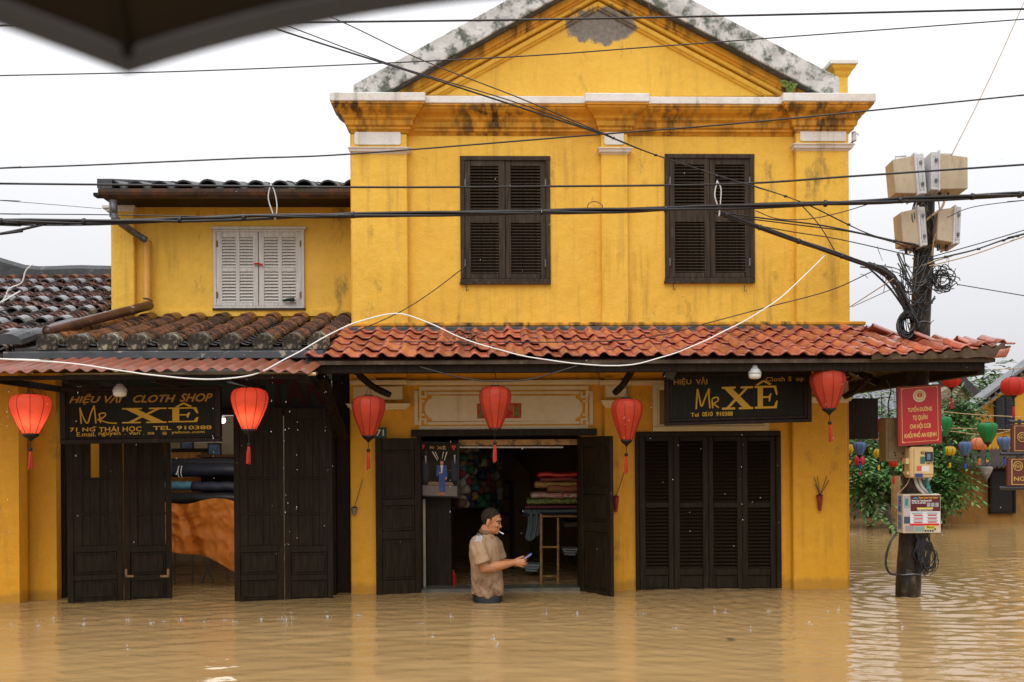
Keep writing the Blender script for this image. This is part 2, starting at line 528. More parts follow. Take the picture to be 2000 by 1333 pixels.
# ------------------------------------------------------------------ flood water
def waves(X, Y):
    h = np.zeros_like(X)
    rng = np.random.RandomState(3)
    for i in range(26):
        lam = 0.062 * (1.16 ** (i % 13)) * rng.uniform(0.85, 1.2)
        th = math.radians(90) + rng.normal(0, 0.36)
        k = 2 * math.pi / lam
        a = 0.0020 * lam ** 1.05 / 0.6
        ph = rng.uniform(0, 6.28)
        wob = 0.35 * np.sin(X * rng.uniform(0.4, 1.4) + rng.uniform(0, 6)) + 0.35 * np.sin(Y * rng.uniform(0.4, 1.3) + rng.uniform(0, 6))
        env = 0.55 + 0.45 * np.sin(X * rng.uniform(0.5, 1.7) + Y * rng.uniform(0.3, 1.2) + rng.uniform(0, 6))
        h += a * env * np.sin(k * (X * math.cos(th) + Y * math.sin(th)) + ph + 2.2 * wob)
    for (cx, cy, lam, amp, fall) in ((3.5, 8.75, 0.16, 0.0045, 1.6), (3.2, 9.35, 0.22, 0.003, 1.5), (-0.17, 8.65, 0.15, 0.0022, 0.8), (-2.9, 8.9, 0.2, 0.0022, 1.0)):
        r = np.sqrt((X - cx) ** 2 + (Y - cy) ** 2)
        h += amp * np.exp(-r / fall) * np.sin(2 * math.pi * r / lam + 0.8 * np.sin(3 * np.arctan2(Y - cy, X - cx)))
    # rain rings
    for i in range(70):
        cx, cy = rng.uniform(-5, 6), rng.uniform(5, 10)
        r = np.sqrt((X - cx) ** 2 + (Y - cy) ** 2)
        h += 0.0016 * np.exp(-((r - rng.uniform(0.04, 0.16)) / 0.03) ** 2)
    return h

def water_patch(x0, x1, y0, y1, st):
    nx, ny = int((x1 - x0) / st) + 1, int((y1 - y0) / st) + 1
    X, Y = np.meshgrid(np.linspace(x0, x1, nx), np.linspace(y0, y1, ny))
    H = waves(X, Y)
    e = np.minimum(np.minimum(X - x0, x1 - X), np.minimum(Y - y0, y1 - Y))
    H *= np.clip(e / 0.3, 0, 1)
    co = np.stack([X, Y, H], -1).reshape(-1, 3)
    idx = np.arange(nx * ny).reshape(ny, nx)
    q = np.stack([idx[:-1, :-1], idx[:-1, 1:], idx[1:, 1:], idx[1:, :-1]], -1).reshape(-1, 4)
    return co, q

wm, nt, bs, lk = new_mat('muddy_flood_water')
v = coords(nt, (0.35, 1.0, 1.0))
n1 = nz(nt, v, 1.3, 4)
lk.new(ramp(nt, n1, [(0.3, (0.335, 0.211, 0.086)), (0.7, (0.39, 0.25, 0.106))]), bs.inputs['Base Color'])
bs.inputs['Roughness'].default_value = 0.035
bs.inputs['IOR'].default_value = 1.33
vb = coords(nt, (0.5, 1.0, 1.0))
bump(nt, bs, math_n(nt, 'ADD', nz(nt, vb, 9, 3, 0.55, 0.3), math_n(nt, 'MULTIPLY', nz(nt, vb, 32, 2), 0.25)), 0.07, 0.05)

def make_water():
    a, qa = water_patch(-6.0, 7.5, 4.3, 12.0, 0.019)
    b, qb = water_patch(3.2, 14.0, 11.99, 24.0, 0.05)
    co = np.concatenate([a, b]); co2 = co
    base = np.array([[-900, -400, -0.02], [900, -400, -0.02], [900, 2200, -0.02], [-900, 2200, -0.02]])
    q = np.concatenate([qa, qb + len(a), np.array([[0, 1, 2, 3]]) + len(co)])
    co = np.concatenate([co, base])
    me = bpy.data.meshes.new('flood_water')
    me.vertices.add(len(co)); me.vertices.foreach_set('co', co.ravel())
    me.loops.add(q.size); me.loops.foreach_set('vertex_index', q.ravel().astype(np.int32))
    me.polygons.add(len(q)); me.polygons.foreach_set('loop_start', np.arange(0, q.size, 4, dtype=np.int32))
    me.polygons.foreach_set('use_smooth', [True] * len(q))
    me.update(); me.validate()
    me.materials.append(wm)
    o = bpy.data.objects.new('flood_water', me)
    COL.objects.link(o)
    tag(o, 'brown muddy flood water filling the street up to the doors', None, None, 'structure')
make_water()

# ------------------------------------------------------------------ helpers for the houses
def U(px, n=0, py=700): return L(px, py, n).x
def V(py, n=0, px=1150): return L(px, py, n).z

def holed_wall(mb, u0, u1, v0, v1, holes, n, d):
    """front skin of a wall with rectangular openings and their reveals"""
    us = sorted({u0, u1, *[h[0] for h in holes], *[h[1] for h in holes]})
    vs = sorted({v0, v1, *[h[2] for h in holes], *[h[3] for h in holes]})
    us = [x for x in us if u0 <= x <= u1]; vs = [x for x in vs if v0 <= x <= v1]
    for i in range(len(us) - 1):
        for j in range(len(vs) - 1):
            cu, cv = (us[i] + us[i + 1]) / 2, (vs[j] + vs[j + 1]) / 2
            if any(h[0] < cu < h[1] and h[2] < cv < h[3] for h in holes): continue
            for (y, flip) in ((-n, False), (-n + d, True)):
                q = [(us[i], y, vs[j]), (us[i + 1], y, vs[j]), (us[i + 1], y, vs[j + 1]), (us[i], y, vs[j + 1])]
                mb.add(q[::-1] if flip else q, [(0, 1, 2, 3)])
    for (a, b, c, e) in holes:
        e2 = min(e, v1); c2 = max(c, v0)
        mb.add([(a, -n, c2), (a, -n + d, c2), (a, -n + d, e2), (a, -n, e2)], [(0, 1, 2, 3)])
        mb.add([(b, -n, c2), (b, -n + d, c2), (b, -n + d, e2), (b, -n, e2)], [(3, 2, 1, 0)])
        mb.add([(a, -n, e2), (b, -n, e2), (b, -n + d, e2), (a, -n + d, e2)], [(3, 2, 1, 0)])
        if c > v0: mb.add([(a, -n, c2), (b, -n, c2), (b, -n + d, c2), (a, -n + d, c2)], [(0, 1, 2, 3)])
    for (a, s) in ((u0, 1), (u1, -1)):
        q = [(a, -n, v0), (a, -n, v1), (a, -n + d, v1), (a, -n + d, v0)]
        mb.add(q if s > 0 else q[::-1], [(0, 1, 2, 3)])
    mb.add([(u0, -n, v1), (u1, -n, v1), (u1, -n + d, v1), (u0, -n + d, v1)], [(0, 1, 2, 3)])
    return mb

def rect(x0, y0, x1, y1, n):
    a, b, c, d = L(x0, y0, n), L(x1, y0, n), L(x0, y1, n), L(x1, y1, n)
    return (a.x + c.x) / 2, (b.x + d.x) / 2, (c.z + d.z) / 2, (a.z + b.z) / 2

# ------------------------------------------------------------------ the corner house
HOUSE = thing('corner_house', 'tall ochre yellow corner house with gable, cornice and two dark shuttered upper windows', 'house', (0, 0, 0))
uL, uR = U(687), U(1657)
vCor = V(188)
DEPTH = 7.0
W1 = rect(899, 305, 1075, 553, 0)
W2 = rect(1299, 301, 1474, 551, 0)
DR = rect(822, 848, 1134, 1160, 0)
SH = rect(1242, 843, 1526, 1160, 0)
holes_up = [W1, W2]
vMid = V(640)
mb = MB(); holed_wall(mb, uL, uR, vMid, vCor, holes_up, 0, 0.22)
obj('front_wall', mb, M['plaster'], HOUSE)
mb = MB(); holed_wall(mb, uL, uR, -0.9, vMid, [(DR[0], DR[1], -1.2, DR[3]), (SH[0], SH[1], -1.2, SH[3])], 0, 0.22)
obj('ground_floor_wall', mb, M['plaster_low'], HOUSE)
mb = MB()
mb.box(uR - 0.22, uR - 0.001, 0.225, DEPTH, -0.9, vCor)
mb.box(uL + 0.001, uL + 0.22, 0.225, DEPTH, -0.9, vCor)
mb.box(uL + 0.001, uR - 0.001, DEPTH, DEPTH + 0.2, -0.9, vCor)
obj('side_wall', mb, M['plaster'], HOUSE)

# pilasters: upper and lower
def pil(px0, px1, py0, py1, n, name='pilaster', mat='plaster'):
    m_ = MB(); m_.bpx(px0, py0, px1, py1, 0.002, n)
    return obj(name, m_, M[mat], HOUSE, bevel=0.008)
pil(687, 796, 262, 637, 0.07)
pil(1175, 1227, 262, 637, 0.06)
pil(1556, 1659, 258, 632, 0.07)
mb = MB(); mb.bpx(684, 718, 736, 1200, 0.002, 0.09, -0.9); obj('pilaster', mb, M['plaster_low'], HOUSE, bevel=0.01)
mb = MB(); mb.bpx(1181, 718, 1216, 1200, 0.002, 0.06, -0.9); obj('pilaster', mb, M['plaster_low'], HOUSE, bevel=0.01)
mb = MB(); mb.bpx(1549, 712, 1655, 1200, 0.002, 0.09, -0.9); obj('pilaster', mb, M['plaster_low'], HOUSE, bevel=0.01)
# string course just above the awning
mb = MB(); mb.bpx(684, 629, 1692, 637, 0.001, 0.10); obj('string_course', mb, M['cornice'], HOUSE, bevel=0.01)
mb = MB(); mb.bpx(640, 637.4, 1690, 648, 0.001, 0.13); obj('awning_shade_strip', mb, M['coping_dark'], HOUSE, bevel=0.01)  # dark strip standing in for the shade between wall foot and tiles

# cornice: stepped blocks over the pilasters and a run between them
PROF = [(262, 0.0), (256, 0.018), (253, 0.035), (249, 0.035), (245, 0.055), (236, 0.062), (230, 0.085), (226, 0.09), (222, 0.105), (216, 0.135), (209, 0.16), (205, 0.165), (203, 0.178), (199, 0.178)]
def cornice_block(px0, px1, n0, spread, dy=0, label=None):
    u0, u1 = U(px0, n0, 250), U(px1, n0, 250)
    rings = []
    for (py, o) in PROF:
        o *= spread
        z = V(py + dy, n0 + o)
        rings.append([(u0 - o, -(n0 + o), z), (u1 + o, -(n0 + o), z), (u1 + o, 0.12, z), (u0 - o, 0.12, z)])
    m_ = MB(); m_.loft(rings)
    obj('cornice_block', m_, M['cornice'], HOUSE)
    o = 0.178 * spread + 0.012
    z0, z1 = V(199 + dy, n0 + o), V(181.5 + dy, n0 + o)
    m_ = MB(); m_.box(u0 - o, u1 + o, -(n0 + o), 0.13, z0 + 0.001, z1)
    obj('cornice_slab', m_, M['trim'], HOUSE, bevel=0.008)
cornice_block(687, 796, 0.07, 0.92)
cornice_block(1175, 1227, 0.06, 0.9)
cornice_block(1556, 1659, 0.07, 0.95, -2)
def cornice_run(px0, px1):
    u0, u1 = U(px0, 0.02, 230), U(px1, 0.02, 230)
    rings = []
    for (py, o) in PROF:
        o = 0.004 + o * 0.92
        z = V(py + 4, o)
        rings.append([(u0, -o, z), (u1, -o, z), (u1, 0.1, z), (u0, 0.1, z)])
    m_ = MB(); m_.loft(rings); obj('cornice_run', m_, M['cornice'], HOUSE)
    m_ = MB(); m_.box(u0, u1, -0.178, 0.1, V(202.5, 0.18), V(188, 0.18)); obj('cornice_slab', m_, M['trim'], HOUSE, bevel=0.006)
cornice_run(775, 1180)
cornice_run(1222, 1565)

# white frieze panels and pilaster caps
def rounded_panel(x0, y0, x1, y1, n, t, mat, name, rr=0.02, parent=HOUSE):
    a, b, c, d = rect(x0, y0, x1, y1, n + t)
    pts = []
    for (cx, cz, a0) in ((b - rr, d - rr, 0), (a + rr, d - rr, 90), (a + rr, c + rr, 180), (b - rr, c + rr, 270)):
        for k in range(4):
            t_ = math.radians(a0 + 30 * k)
            pts.append((cx + rr * math.cos(t_), cz + rr * math.sin(t_)))
    m_ = MB(); m_.prism(pts, -(n + t), -(n + 0.001))
    return obj(name, m_, mat, parent, bevel=0.003)
rounded_panel(692, 258, 783, 283, 0.07, 0.012, M['trim'], 'frieze_panel')
rounded_panel(1180, 258, 1219, 283, 0.06, 0.012, M['trim'], 'frieze_panel')
rounded_panel(1563, 252, 1653, 276, 0.07, 0.012, M['trim'], 'frieze_panel')
def cap(px0, px1, py0, py1, n0, mat='trim'):
    u0, u1 = U(px0, n0, py0), U(px1, n0, py0)
    rings = []
    for f_, o in ((1.0, 0.002), (0.75, 0.012), (0.6, 0.028), (0.3, 0.034), (0.1, 0.045), (0, 0.045)):
        z = V(py0 + (py1 - py0) * f_, n0 + o)
        rings.append([(u0 - o, -(n0 + o), z), (u1 + o, -(n0 + o), z), (u1 + o, 0.02, z), (u0 - o, 0.02, z)])
    m_ = MB(); m_.loft(rings); obj('pilaster_cap', m_, M[mat], HOUSE)
cap(690, 793, 288, 302, 0.07)
cap(1176, 1225, 288, 302, 0.06)
cap(1556, 1658, 279, 294, 0.07)
cap(686, 792, 786, 798, 0.09, 'cream')
cap(1183, 1224, 782, 797, 0.06, 'cream')
cap(1551, 1655, 778, 790, 0.09, 'cream')
rounded_panel(690, 755, 786, 781, 0.09, 0.008, M['cream'], 'frieze_panel', 0.005)
rounded_panel(1183, 753, 1224, 776, 0.06, 0.008, M['cream'], 'frieze_panel', 0.005)
rounded_panel(1590, 745, 1655, 771, 0.09, 0.008, M['cream'], 'frieze_panel', 0.005)
# cream string moulding above the plaque and brown run above it
for (x0, x1, n) in ((684, 795, 0.11), (795, 1172, 0.045), (1172, 1232, 0.09), (1232, 1552, 0.045), (1552, 1656, 0.115)):
    m_ = MB()
    m_.bpx(x0, 743, x1, 748, 0.001, n); m_.bpx(x0, 748, x1, 752, 0.001, n - 0.015)
    obj('string_moulding', m_, M['cream'], HOUSE)
    m_ = MB()
    m_.bpx(x0, 722, x1, 727, 0.001, n - 0.004); m_.bpx(x0, 727, x1, 733, 0.001, n - 0.018); m_.bpx(x0, 733, x1, 738, 0.001, n - 0.03 if n > 0.05 else 0.008)
    obj('string_moulding', m_, M['plaster_low'], HOUSE)

# gable: tympanum, raking mouldings, coping
xa, ya = 1168.0, -98.0
lx, ly, rx_, ry_ = 690.0, 165.0, 1640.0, 152.0
base_y = 186.0
def rake(side, o0, o1, n0, n1, name, mat):
    x0, y0 = (lx, ly) if side < 0 else (rx_, ry_)
    sl = (ya - y0) / (xa - x0)                         # dy/dx in pixels
    def at_base(o):                                     # where the line with offset o meets the cornice
        if y0 + o >= base_y: return x0 + (base_y - y0 - o) / sl
        return x0
    pts = []
    b0, b1 = at_base(o0), at_base(o1)
    if y0 + o0 < base_y:
        pts += [(x0, y0 + o0)]
    pts += [(b0, base_y), (b1, base_y), (xa, ya + o1), (xa, ya + o0)]
    P = [(L(x, y, n1).x, L(x, y, n1).z) for x, y in pts]
    m_ = MB(); m_.prism(P, -n1, -n0)
    obj(name, m_, M[mat], HOUSE, bevel=0.006)
mb = MB()
P = [(L(x, y, 0).x, L(x, y, 0).z) for x, y in ((lx + 20, 188), (rx_ - 20, 188), (xa, ya + 10))]
mb.prism(P, 0.0, 0.2); obj('tympanum', mb, M['plaster'], HOUSE)
for s in (-1, 1):
    rake(s, 0, 50, -0.2, 0.21, 'gable_coping', 'coping')
    rake(s, 50, 56, -0.1, 0.19, 'coping_edge', 'coping_dark')
    rake(s, 56, 76, -0.1, 0.12, 'raking_moulding', 'cornice')
    rake(s, 76, 83, -0.1, 0.10, 'raking_moulding', 'cornice')
    rake(s, 83, 93, -0.1, 0.075, 'raking_moulding', 'plaster')
    rake(s, 100, 110, -0.1, 0.045, 'raking_moulding', 'plaster')
    rake(s, 110, 116, -0.1, 0.025, 'raking_moulding', 'plaster')
# main roof behind the gable
ap, bl, br = L(xa, ya, 0), L(lx, 180, 0), L(rx_, 170, 0)
mb = MB()
for e in (bl, br):
    s = -1 if e is bl else 1
    mb.add([(e.x, 0.205, e.z), (ap.x, 0.205, ap.z - 0.05), (ap.x, DEPTH, ap.z - 0.05), (e.x, DEPTH, e.z),
            (e.x, 0.205, e.z - 0.12), (ap.x, 0.205, ap.z - 0.17), (ap.x, DEPTH, ap.z - 0.17), (e.x, DEPTH, e.z - 0.12)],
           [(0, 1, 2, 3), (7, 6, 5, 4), (0, 3, 7, 4), (0, 4, 5, 1), (1, 5, 6, 2), (2, 6, 7, 3)])
obj('main_roof', mb, M['ridge'], HOUSE)
# little post with a white cap behind the right end
u0, u1 = L(1634, 150, -0.35).x, L(1656, 150, -0.35).x
z = lambda py: L(1645, py, -0.35).z
mb = MB(); mb.box(u0, u1, 0.35, 0.5, z(196), z(152))
rings = []
for py, o in ((152, 0), (146, 0.02), (141, 0.03), (136, 0.055), (131, 0.065)):
    rings.append([(u0 - o, 0.35 - o, z(py)), (u1 + o, 0.35 - o, z(py)), (u1 + o, 0.5 + o, z(py)), (u0 - o, 0.5 + o, z(py))])
mb.loft(rings); fin = obj('corner_post', mb, M['plaster'], HOUSE)
mb = MB(); mb.box(u0 - 0.085, u1 + 0.075, 0.27, 0.58, z(131) + 0.001, z(122)); obj('post_cap', mb, M['trim'], fin, bevel=0.006)

# ------------------------------------------------------------------ shuttered windows of the corner house
def slat_mesh(w, name, mat, depth=0.035, th=0.007):
    m_ = MB(); m_.box(-w / 2, w / 2, -depth / 2, depth / 2, -th / 2, th / 2)
    me = m_.mesh(name); me.materials.append(mat)
    return me

def louvres(parent, x0, y0, x1, y1, n, count, mat, tilt=38, name='slat', depth=None):
    a, b, c, d = rect(x0, y0, x1, y1, n)
    pitch = (d - c) / count
    dp = depth or pitch * 1.25
    me = slat_mesh(b - a + 0.006, name, mat, dp, 0.006)
    for k in range(count):
        inst(name, me, parent, ((a + b) / 2, -n, c + pitch * (k + 0.5)), (math.radians(tilt), 0, 0))

def frame_rect(mb, x0, y0, x1, y1, w, n0, n1):
    """four rails around a photo rectangle"""
    mb.bpx(x0, y0, x1, y0 + w, n0, n1); mb.bpx(x0, y1 - w, x1, y1, n0, n1)
    mb.bpx(x0, y0 + w, x0 + w, y1 - w, n0, n1); mb.bpx(x1 - w, y0 + w, x1, y1 - w, n0, n1)

def shutter_leaf(parent, x0, y0, x1, y1, sx0, sx1, rows, n, mat, slatmat, counts, name='shutter', back=True):
    """one louvred leaf: stiles, rails between the slat fields, and its slats"""
    m_ = MB()
    m_.bpx(x0, y0, sx0, y1, n - 0.035, n); m_.bpx(sx1, y0, x1, y1, n - 0.035, n)
    ys = [y0] + [q for r in rows for q in r] + [y1]
    for k in range(0, len(ys), 2):
        m_.bpx(sx0, ys[k], sx1, ys[k + 1], n - 0.034, n - 0.001)
    lf = obj(name, m_, mat, parent, bevel=0.003)
    for r, c in zip(rows, counts):
        louvres(lf, sx0, r[0], sx1, r[1], n - 0.02, c, slatmat)
    return lf

def dark_window(x0, y0, x1, y1, sl, rows, counts):
    m_ = MB(); frame_rect(m_, x0, y0, x1, y1, 8.5, -0.10, 0.022)
    obj('window_frame', m_, M['wood'], HOUSE, bevel=0.004)
    m_ = MB(); m_.bpx(x0 + 2, y0 + 2, x1 - 2, y1 - 2, -0.16, -0.13); obj('window_back', m_, M['black'], HOUSE)
    xm = (x0 + x1) / 2
    for (a, b, sa, sb, s) in ((x0 + 8.7, xm - 0.4, sl[0], sl[1], -1), (xm + 0.4, x1 - 8.7, sl[2], sl[3], 1)):
        lf = shutter_leaf(HOUSE, a, y0 + 8.7, b, y1 - 8.7, sa, sb, rows, 0.012 if s < 0 else 0.006, M['wood'], M['wood'], counts)
        hx = a + 1 if s < 0 else b - 1
        for hy in (y0 + 45, y1 - 46):
            p0, p1 = L(hx, hy, 0.02), L(hx, hy + 15, 0.02)
            h_ = MB(); h_.tube([p0, p1], 0.008, 6); obj('hinge', h_, M['zinc'], lf)
    m_ = MB(); m_.bpx(x0 - 1, y1 - 2, x1 + 1, y1 + 2, -0.02, 0.035); obj('window_sill', m_, M['wood'], HOUSE)
dark_window(899, 305, 1075, 553, (919, 974, 998, 1056), [(325, 410), (436, 535)], (14, 17))
dark_window(1299, 301, 1474, 551, (1318, 1376, 1397, 1455), [(322, 408), (434, 533)], (14, 17))
for (hx, hy) in ((911, 556), (1315, 554), (1454, 557)):
    p = L(hx, hy, 0.02); q = L(hx, hy + 12, 0.02)
    mb = MB(); mb.tube([p, q, q + Vector((0.012, -0.01, -0.006)), q + Vector((0.02, -0.01, 0.012))], 0.003, 5); obj('window_hook', mb, M['wire'], HOUSE)

# ------------------------------------------------------------------ ground floor of the corner house
# plaque over the door: ochre recess, double cream line with meander corners, cream field
mb = MB()
def strip(x0, y0, x1, y1, n=0.016): mb.bpx(x0, y0, x1, y1, 0.001, n)
X0, X1, Y0, Y1 = 809, 1158, 755, 839
for (a, b, w) in ((Y0, Y0 + 7, 0), (Y1 - 7, Y1, 0)):
    strip(X0 + 9, a, X1 - 9, b)
strip(X0, Y0 + 9, X0 + 7, Y1 - 9); strip(X1 - 7, Y0 + 9, X1, Y1 - 9)
for sx in (0, 1):
    for sy in (0, 1):
        fx = (lambda x: X0 + x) if not sx else (lambda x: X1 - x)
        fy = (lambda y: Y0 + y) if not sy else (lambda y: Y1 - y)
        def s2(a, b, c, d, n=0.016):
            xx = sorted((fx(a), fx(c))); yy = sorted((fy(b), fy(d)))
            mb.bpx(xx[0], yy[0], xx[1], yy[1], 0.001, n)
        s2(9, 7.1, 14, 22); s2(7.1, 9, 8.9, 13.5); s2(14.1, 18, 24, 22); s2(20, 10, 24, 17.9); s2(10.2, 22.1, 14, 31); s2(14.1, 26.5, 20, 31)
strip(X0 + 26, Y0 + 10, X1 - 26, Y0 + 15, 0.0155); strip(X0 + 26, Y1 - 15, X1 - 26, Y1 - 10, 0.0155)
strip(X0 + 10, Y0 + 31.5, X0 + 15, Y1 - 31.5, 0.0155); strip(X1 - 15, Y0 + 31.5, X1 - 10, Y1 - 31.5, 0.0155)
obj('plaque_border', mb, M['cream'], HOUSE)
pts = []
cx0, cx1, cy0, cy1 = 829, 1138, 773, 823
for (ax, ay, sgn) in ((cx1 - 12, cy0, 1), (cx0 + 12, cy0, -1)):
    pass
def arc(cx, cy, r, a0, a1, k=7):
    return [(cx + r * math.cos(math.radians(a0 + (a1 - a0) * i / k)), cy + r * math.sin(math.radians(a0 + (a1 - a0) * i / k))) for i in range(k + 1)]
poly = [(843, 773), (1124, 773), (1124, 778)] + arc(1116, 798, 22, -66, 66) + [(1124, 818), (1124, 823), (843, 823), (843, 818)] + arc(851, 798, 22, 114, 246) + [(843, 778)]
mb = MB(); mb.prism([(L(x, y, 0.014).x, L(x, y, 0.014).z) for x, y in poly], -0.014, -0.001)
obj('plaque_field', mb, M['cream'], HOUSE)
# cream frame behind the hanging sign at the right
mb = MB(); frame_rect(mb, 1275, 748, 1502, 842, 9, 0.001, 0.03); frame_rect(mb, 1284.2, 757.2, 1492.8, 832.8, 4, 0.001, 0.018)
obj('panel_border', mb, M['cream'], HOUSE)
mb = MB(); mb.bpx(1288.4, 761.4, 1488.6, 828.6, 0.001, 0.006); obj('panel_field', mb, simple('grey_green_panel', (0.17, 0.13, 0.06), 0.7, 0.2, 5), HOUSE)
# door frames
mb = MB(); mb.bpx(803, 838.5, 1166, 852, 0.002, 0.05); mb.bpx(816, 852.3, 824, 1160, -0.18, 0.02, -0.9); mb.bpx(1131, 852.3, 1137, 1160, -0.18, 0.02, -0.9)
obj('door_frame', mb, M['wood2'], HOUSE, bevel=0.004)
mb = MB(); mb.bpx(896, 859, 1132, 870, -0.20, -0.12); obj('door_transom', mb, simple('peeling_yellow_transom', (0.40, 0.22, 0.06), 0.6, 0.3, 8, 0.2, col2=(0.12, 0.07, 0.03), thr=(0.5, 0.62)), HOUSE)
p0, p1 = L(897, 874, -0.1), L(1100, 874, -0.1)
mb = MB(); mb.tube([p0, p1], 0.008, 8); obj('curtain_rail', mb, M['greywood'], HOUSE)
mb = MB(); mb.bpx(816, 1150, 1140, 1200, -0.25, 0.03, -0.9); obj('door_threshold', mb, simple('wet_stone_sill', (0.11, 0.10, 0.075), 0.25, 0.3, 10, 0.1), HOUSE, bevel=0.01)

def panel_leaf(name, parent, hinge, w, h, ang, z0, fields, mat, thick=0.035, knob=None, frame=None, bars=None, rails=()):
    """a door leaf hinged at `hinge` (facade u, n), swung by ang; fields = recessed panels (fraction rects)"""
    u, n = hinge
    m_ = MB()
    st = 0.055
    sh = lambda q: [(x + u, y - n, z + z0) for x, y, z in q]
    m_.box(0, st, 0, thick, 0, h); m_.box(w - st, w, 0, thick, 0, h)
    edges = [0.0] + [q for f_ in fields for q in f_] + [1.0]
    for k in range(0, len(edges), 2):
        m_.box(st, w - st, 0.001, thick - 0.001, edges[k] * h, edges[k + 1] * h)
    m_.v = sh(m_.v)
    o = obj(name, m_, mat, parent, base=(u, -n, z0), bevel=0.004)
    o.rotation_euler = (0, 0, ang)
    for (a, b) in fields:
        p_ = MB()
        p_.box(st + 0.001, w - st - 0.001, 0.012, thick - 0.012, a * h + 0.001, b * h - 0.001)
        p_.box(st + 0.025, w - st - 0.025, 0.004, 0.0119, a * h + 0.025, b * h - 0.025)
        p_.v = sh(p_.v)
        p_ = obj('panel', p_, mat, o, base=(u, -n, z0), bevel=0.006)
    return o
# open leaves of the man's doorway
zb = -0.12
hL = V(855, 0.05) - zb
a, b = L(735, 1000, 0.16), L(822, 1000, 0.04)
leaf_w = (Vector((b.x, b.y)) - Vector((a.x, a.y))).length
dl = panel_leaf('door_leaf', HOUSE, (a.x, 0.16), leaf_w, V(854, 0.1) - zb, math.atan2(b.y - a.y, b.x - a.x), zb, [(0.16, 0.40), (0.45, 0.60), (0.64, 0.93)], M['wood2'])
a, b = L(1131, 1000, 0.03), L(1193, 1000, 0.42)
leaf_w = (Vector((b.x, b.y)) - Vector((a.x, a.y))).length
dr = panel_leaf('door_leaf', HOUSE, (a.x, 0.03), leaf_w, V(853, 0.1) - zb, math.atan2(b.y - a.y, b.x - a.x), zb, [(0.10, 0.44), (0.50, 0.66), (0.70, 0.95)], M['wood2'])

# shut louvred doors
mb = MB(); mb.bpx(1242, 843.5, 1525, 853, -0.1, 0.03); mb.bpx(1242, 853.2, 1249, 1200, -0.1, 0.03, -0.9); mb.bpx(1517, 853.2, 1526, 1200, -0.1, 0.03, -0.9)
obj('door_frame', mb, M['wood2'], HOUSE, bevel=0.004)
mb = MB(); mb.bpx(1244, 846, 1524, 1200, -0.16, -0.13, -0.9); obj('door_back', mb, M['black'], HOUSE)
for (x0, x1, sa, sb) in ((1249.3, 1316, 1261, 1306), (1316.6, 1384, 1328, 1373), (1384.6, 1450, 1394, 1440), (1450.6, 1516.7, 1461, 1505)):
    m_ = MB(); n = 0.004
    m_.bpx(x0, 853.4, sa, 1200, n - 0.04, n, -0.6); m_.bpx(sb, 853.4, x1, 1200, n - 0.04, n, -0.6)
    for (ya_, yb_) in ((853.4, 862), (982, 992), (1111, 1124)):
        m_.bpx(sa, ya_, sb, yb_, n - 0.039, n - 0.001)
    m_.bpx(sa, 1152, sb, 1200, n - 0.039, n - 0.001, -0.6)
    lf = obj('door_leaf', m_, M['wood2'], HOUSE, bevel=0.003)
    louvres(lf, sa, 862, sb, 982, n - 0.02, 17, M['wood2'])
    louvres(lf, sa, 992, sb, 1111, n - 0.02, 17, M['wood2'])
    m_ = MB(); m_.bpx(sa + 0.3, 1124.3, sb - 0.3, 1151.7, n - 0.03, n - 0.014); m_.bpx(sa + 5, 1128, sb - 5, 1148, n - 0.0139, n - 0.006)
    obj('panel', m_, M['wood2'], lf, bevel=0.003)

# room behind the doorway
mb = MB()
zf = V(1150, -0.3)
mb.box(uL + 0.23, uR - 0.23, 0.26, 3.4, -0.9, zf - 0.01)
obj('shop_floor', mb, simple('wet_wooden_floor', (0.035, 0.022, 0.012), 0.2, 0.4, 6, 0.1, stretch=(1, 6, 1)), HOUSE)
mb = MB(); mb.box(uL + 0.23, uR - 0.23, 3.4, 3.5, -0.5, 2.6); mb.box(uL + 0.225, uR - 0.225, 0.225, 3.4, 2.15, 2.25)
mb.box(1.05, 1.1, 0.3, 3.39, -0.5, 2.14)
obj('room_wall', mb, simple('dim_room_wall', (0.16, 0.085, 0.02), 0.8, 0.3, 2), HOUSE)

# ------------------------------------------------------------------ red tiled awning of the corner house
def pantile_mesh(name, w=0.148, ln=0.33, amp=0.023, th=0.012, ns=12):
    m_ = MB()
    rows = 4
    grid = []
    for j in range(rows + 1):
        t = j / rows
        row = []
        for i in range(ns + 1):
            s = i / ns
            x = (s - 0.5) * (w + 0.012)
            h = amp * (math.cos(2 * math.pi * (s - 0.28)) * 0.8 + 0.25 * math.cos(4 * math.pi * (s - 0.28)))
            nose = 0.018 * math.cos(2 * math.pi * (s - 0.28)) if j == 0 else 0
            row.append((x, t * ln - nose, h + (0.010 if j == 0 else 0.004 if j == 1 else 0)))
        grid.append(row)
    n = ns + 1
    vs = [p for r in grid for p in r] + [(p[0], p[1], p[2] - th) for r in grid for p in r]
    k0 = n * (rows + 1)
    fs = []
    for j in range(rows):
        for i in range(ns):
            a = j * n + i
            fs.append((a, a + 1, a + n + 1, a + n))
            fs.append((k0 + a + n, k0 + a + n + 1, k0 + a + 1, k0 + a))
    for i in range(ns):
        fs.append((i, k0 + i, k0 + i + 1, i + 1))
    for j in range(rows):
        a = j * n; fs.append((a, a + n, k0 + a + n, k0 + a))
        a = j * n + ns; fs.append((a + n, a, k0 + a, k0 + a + n))
    m_.add(vs, fs)
    me = m_.mesh(name, smooth=True)
    return me

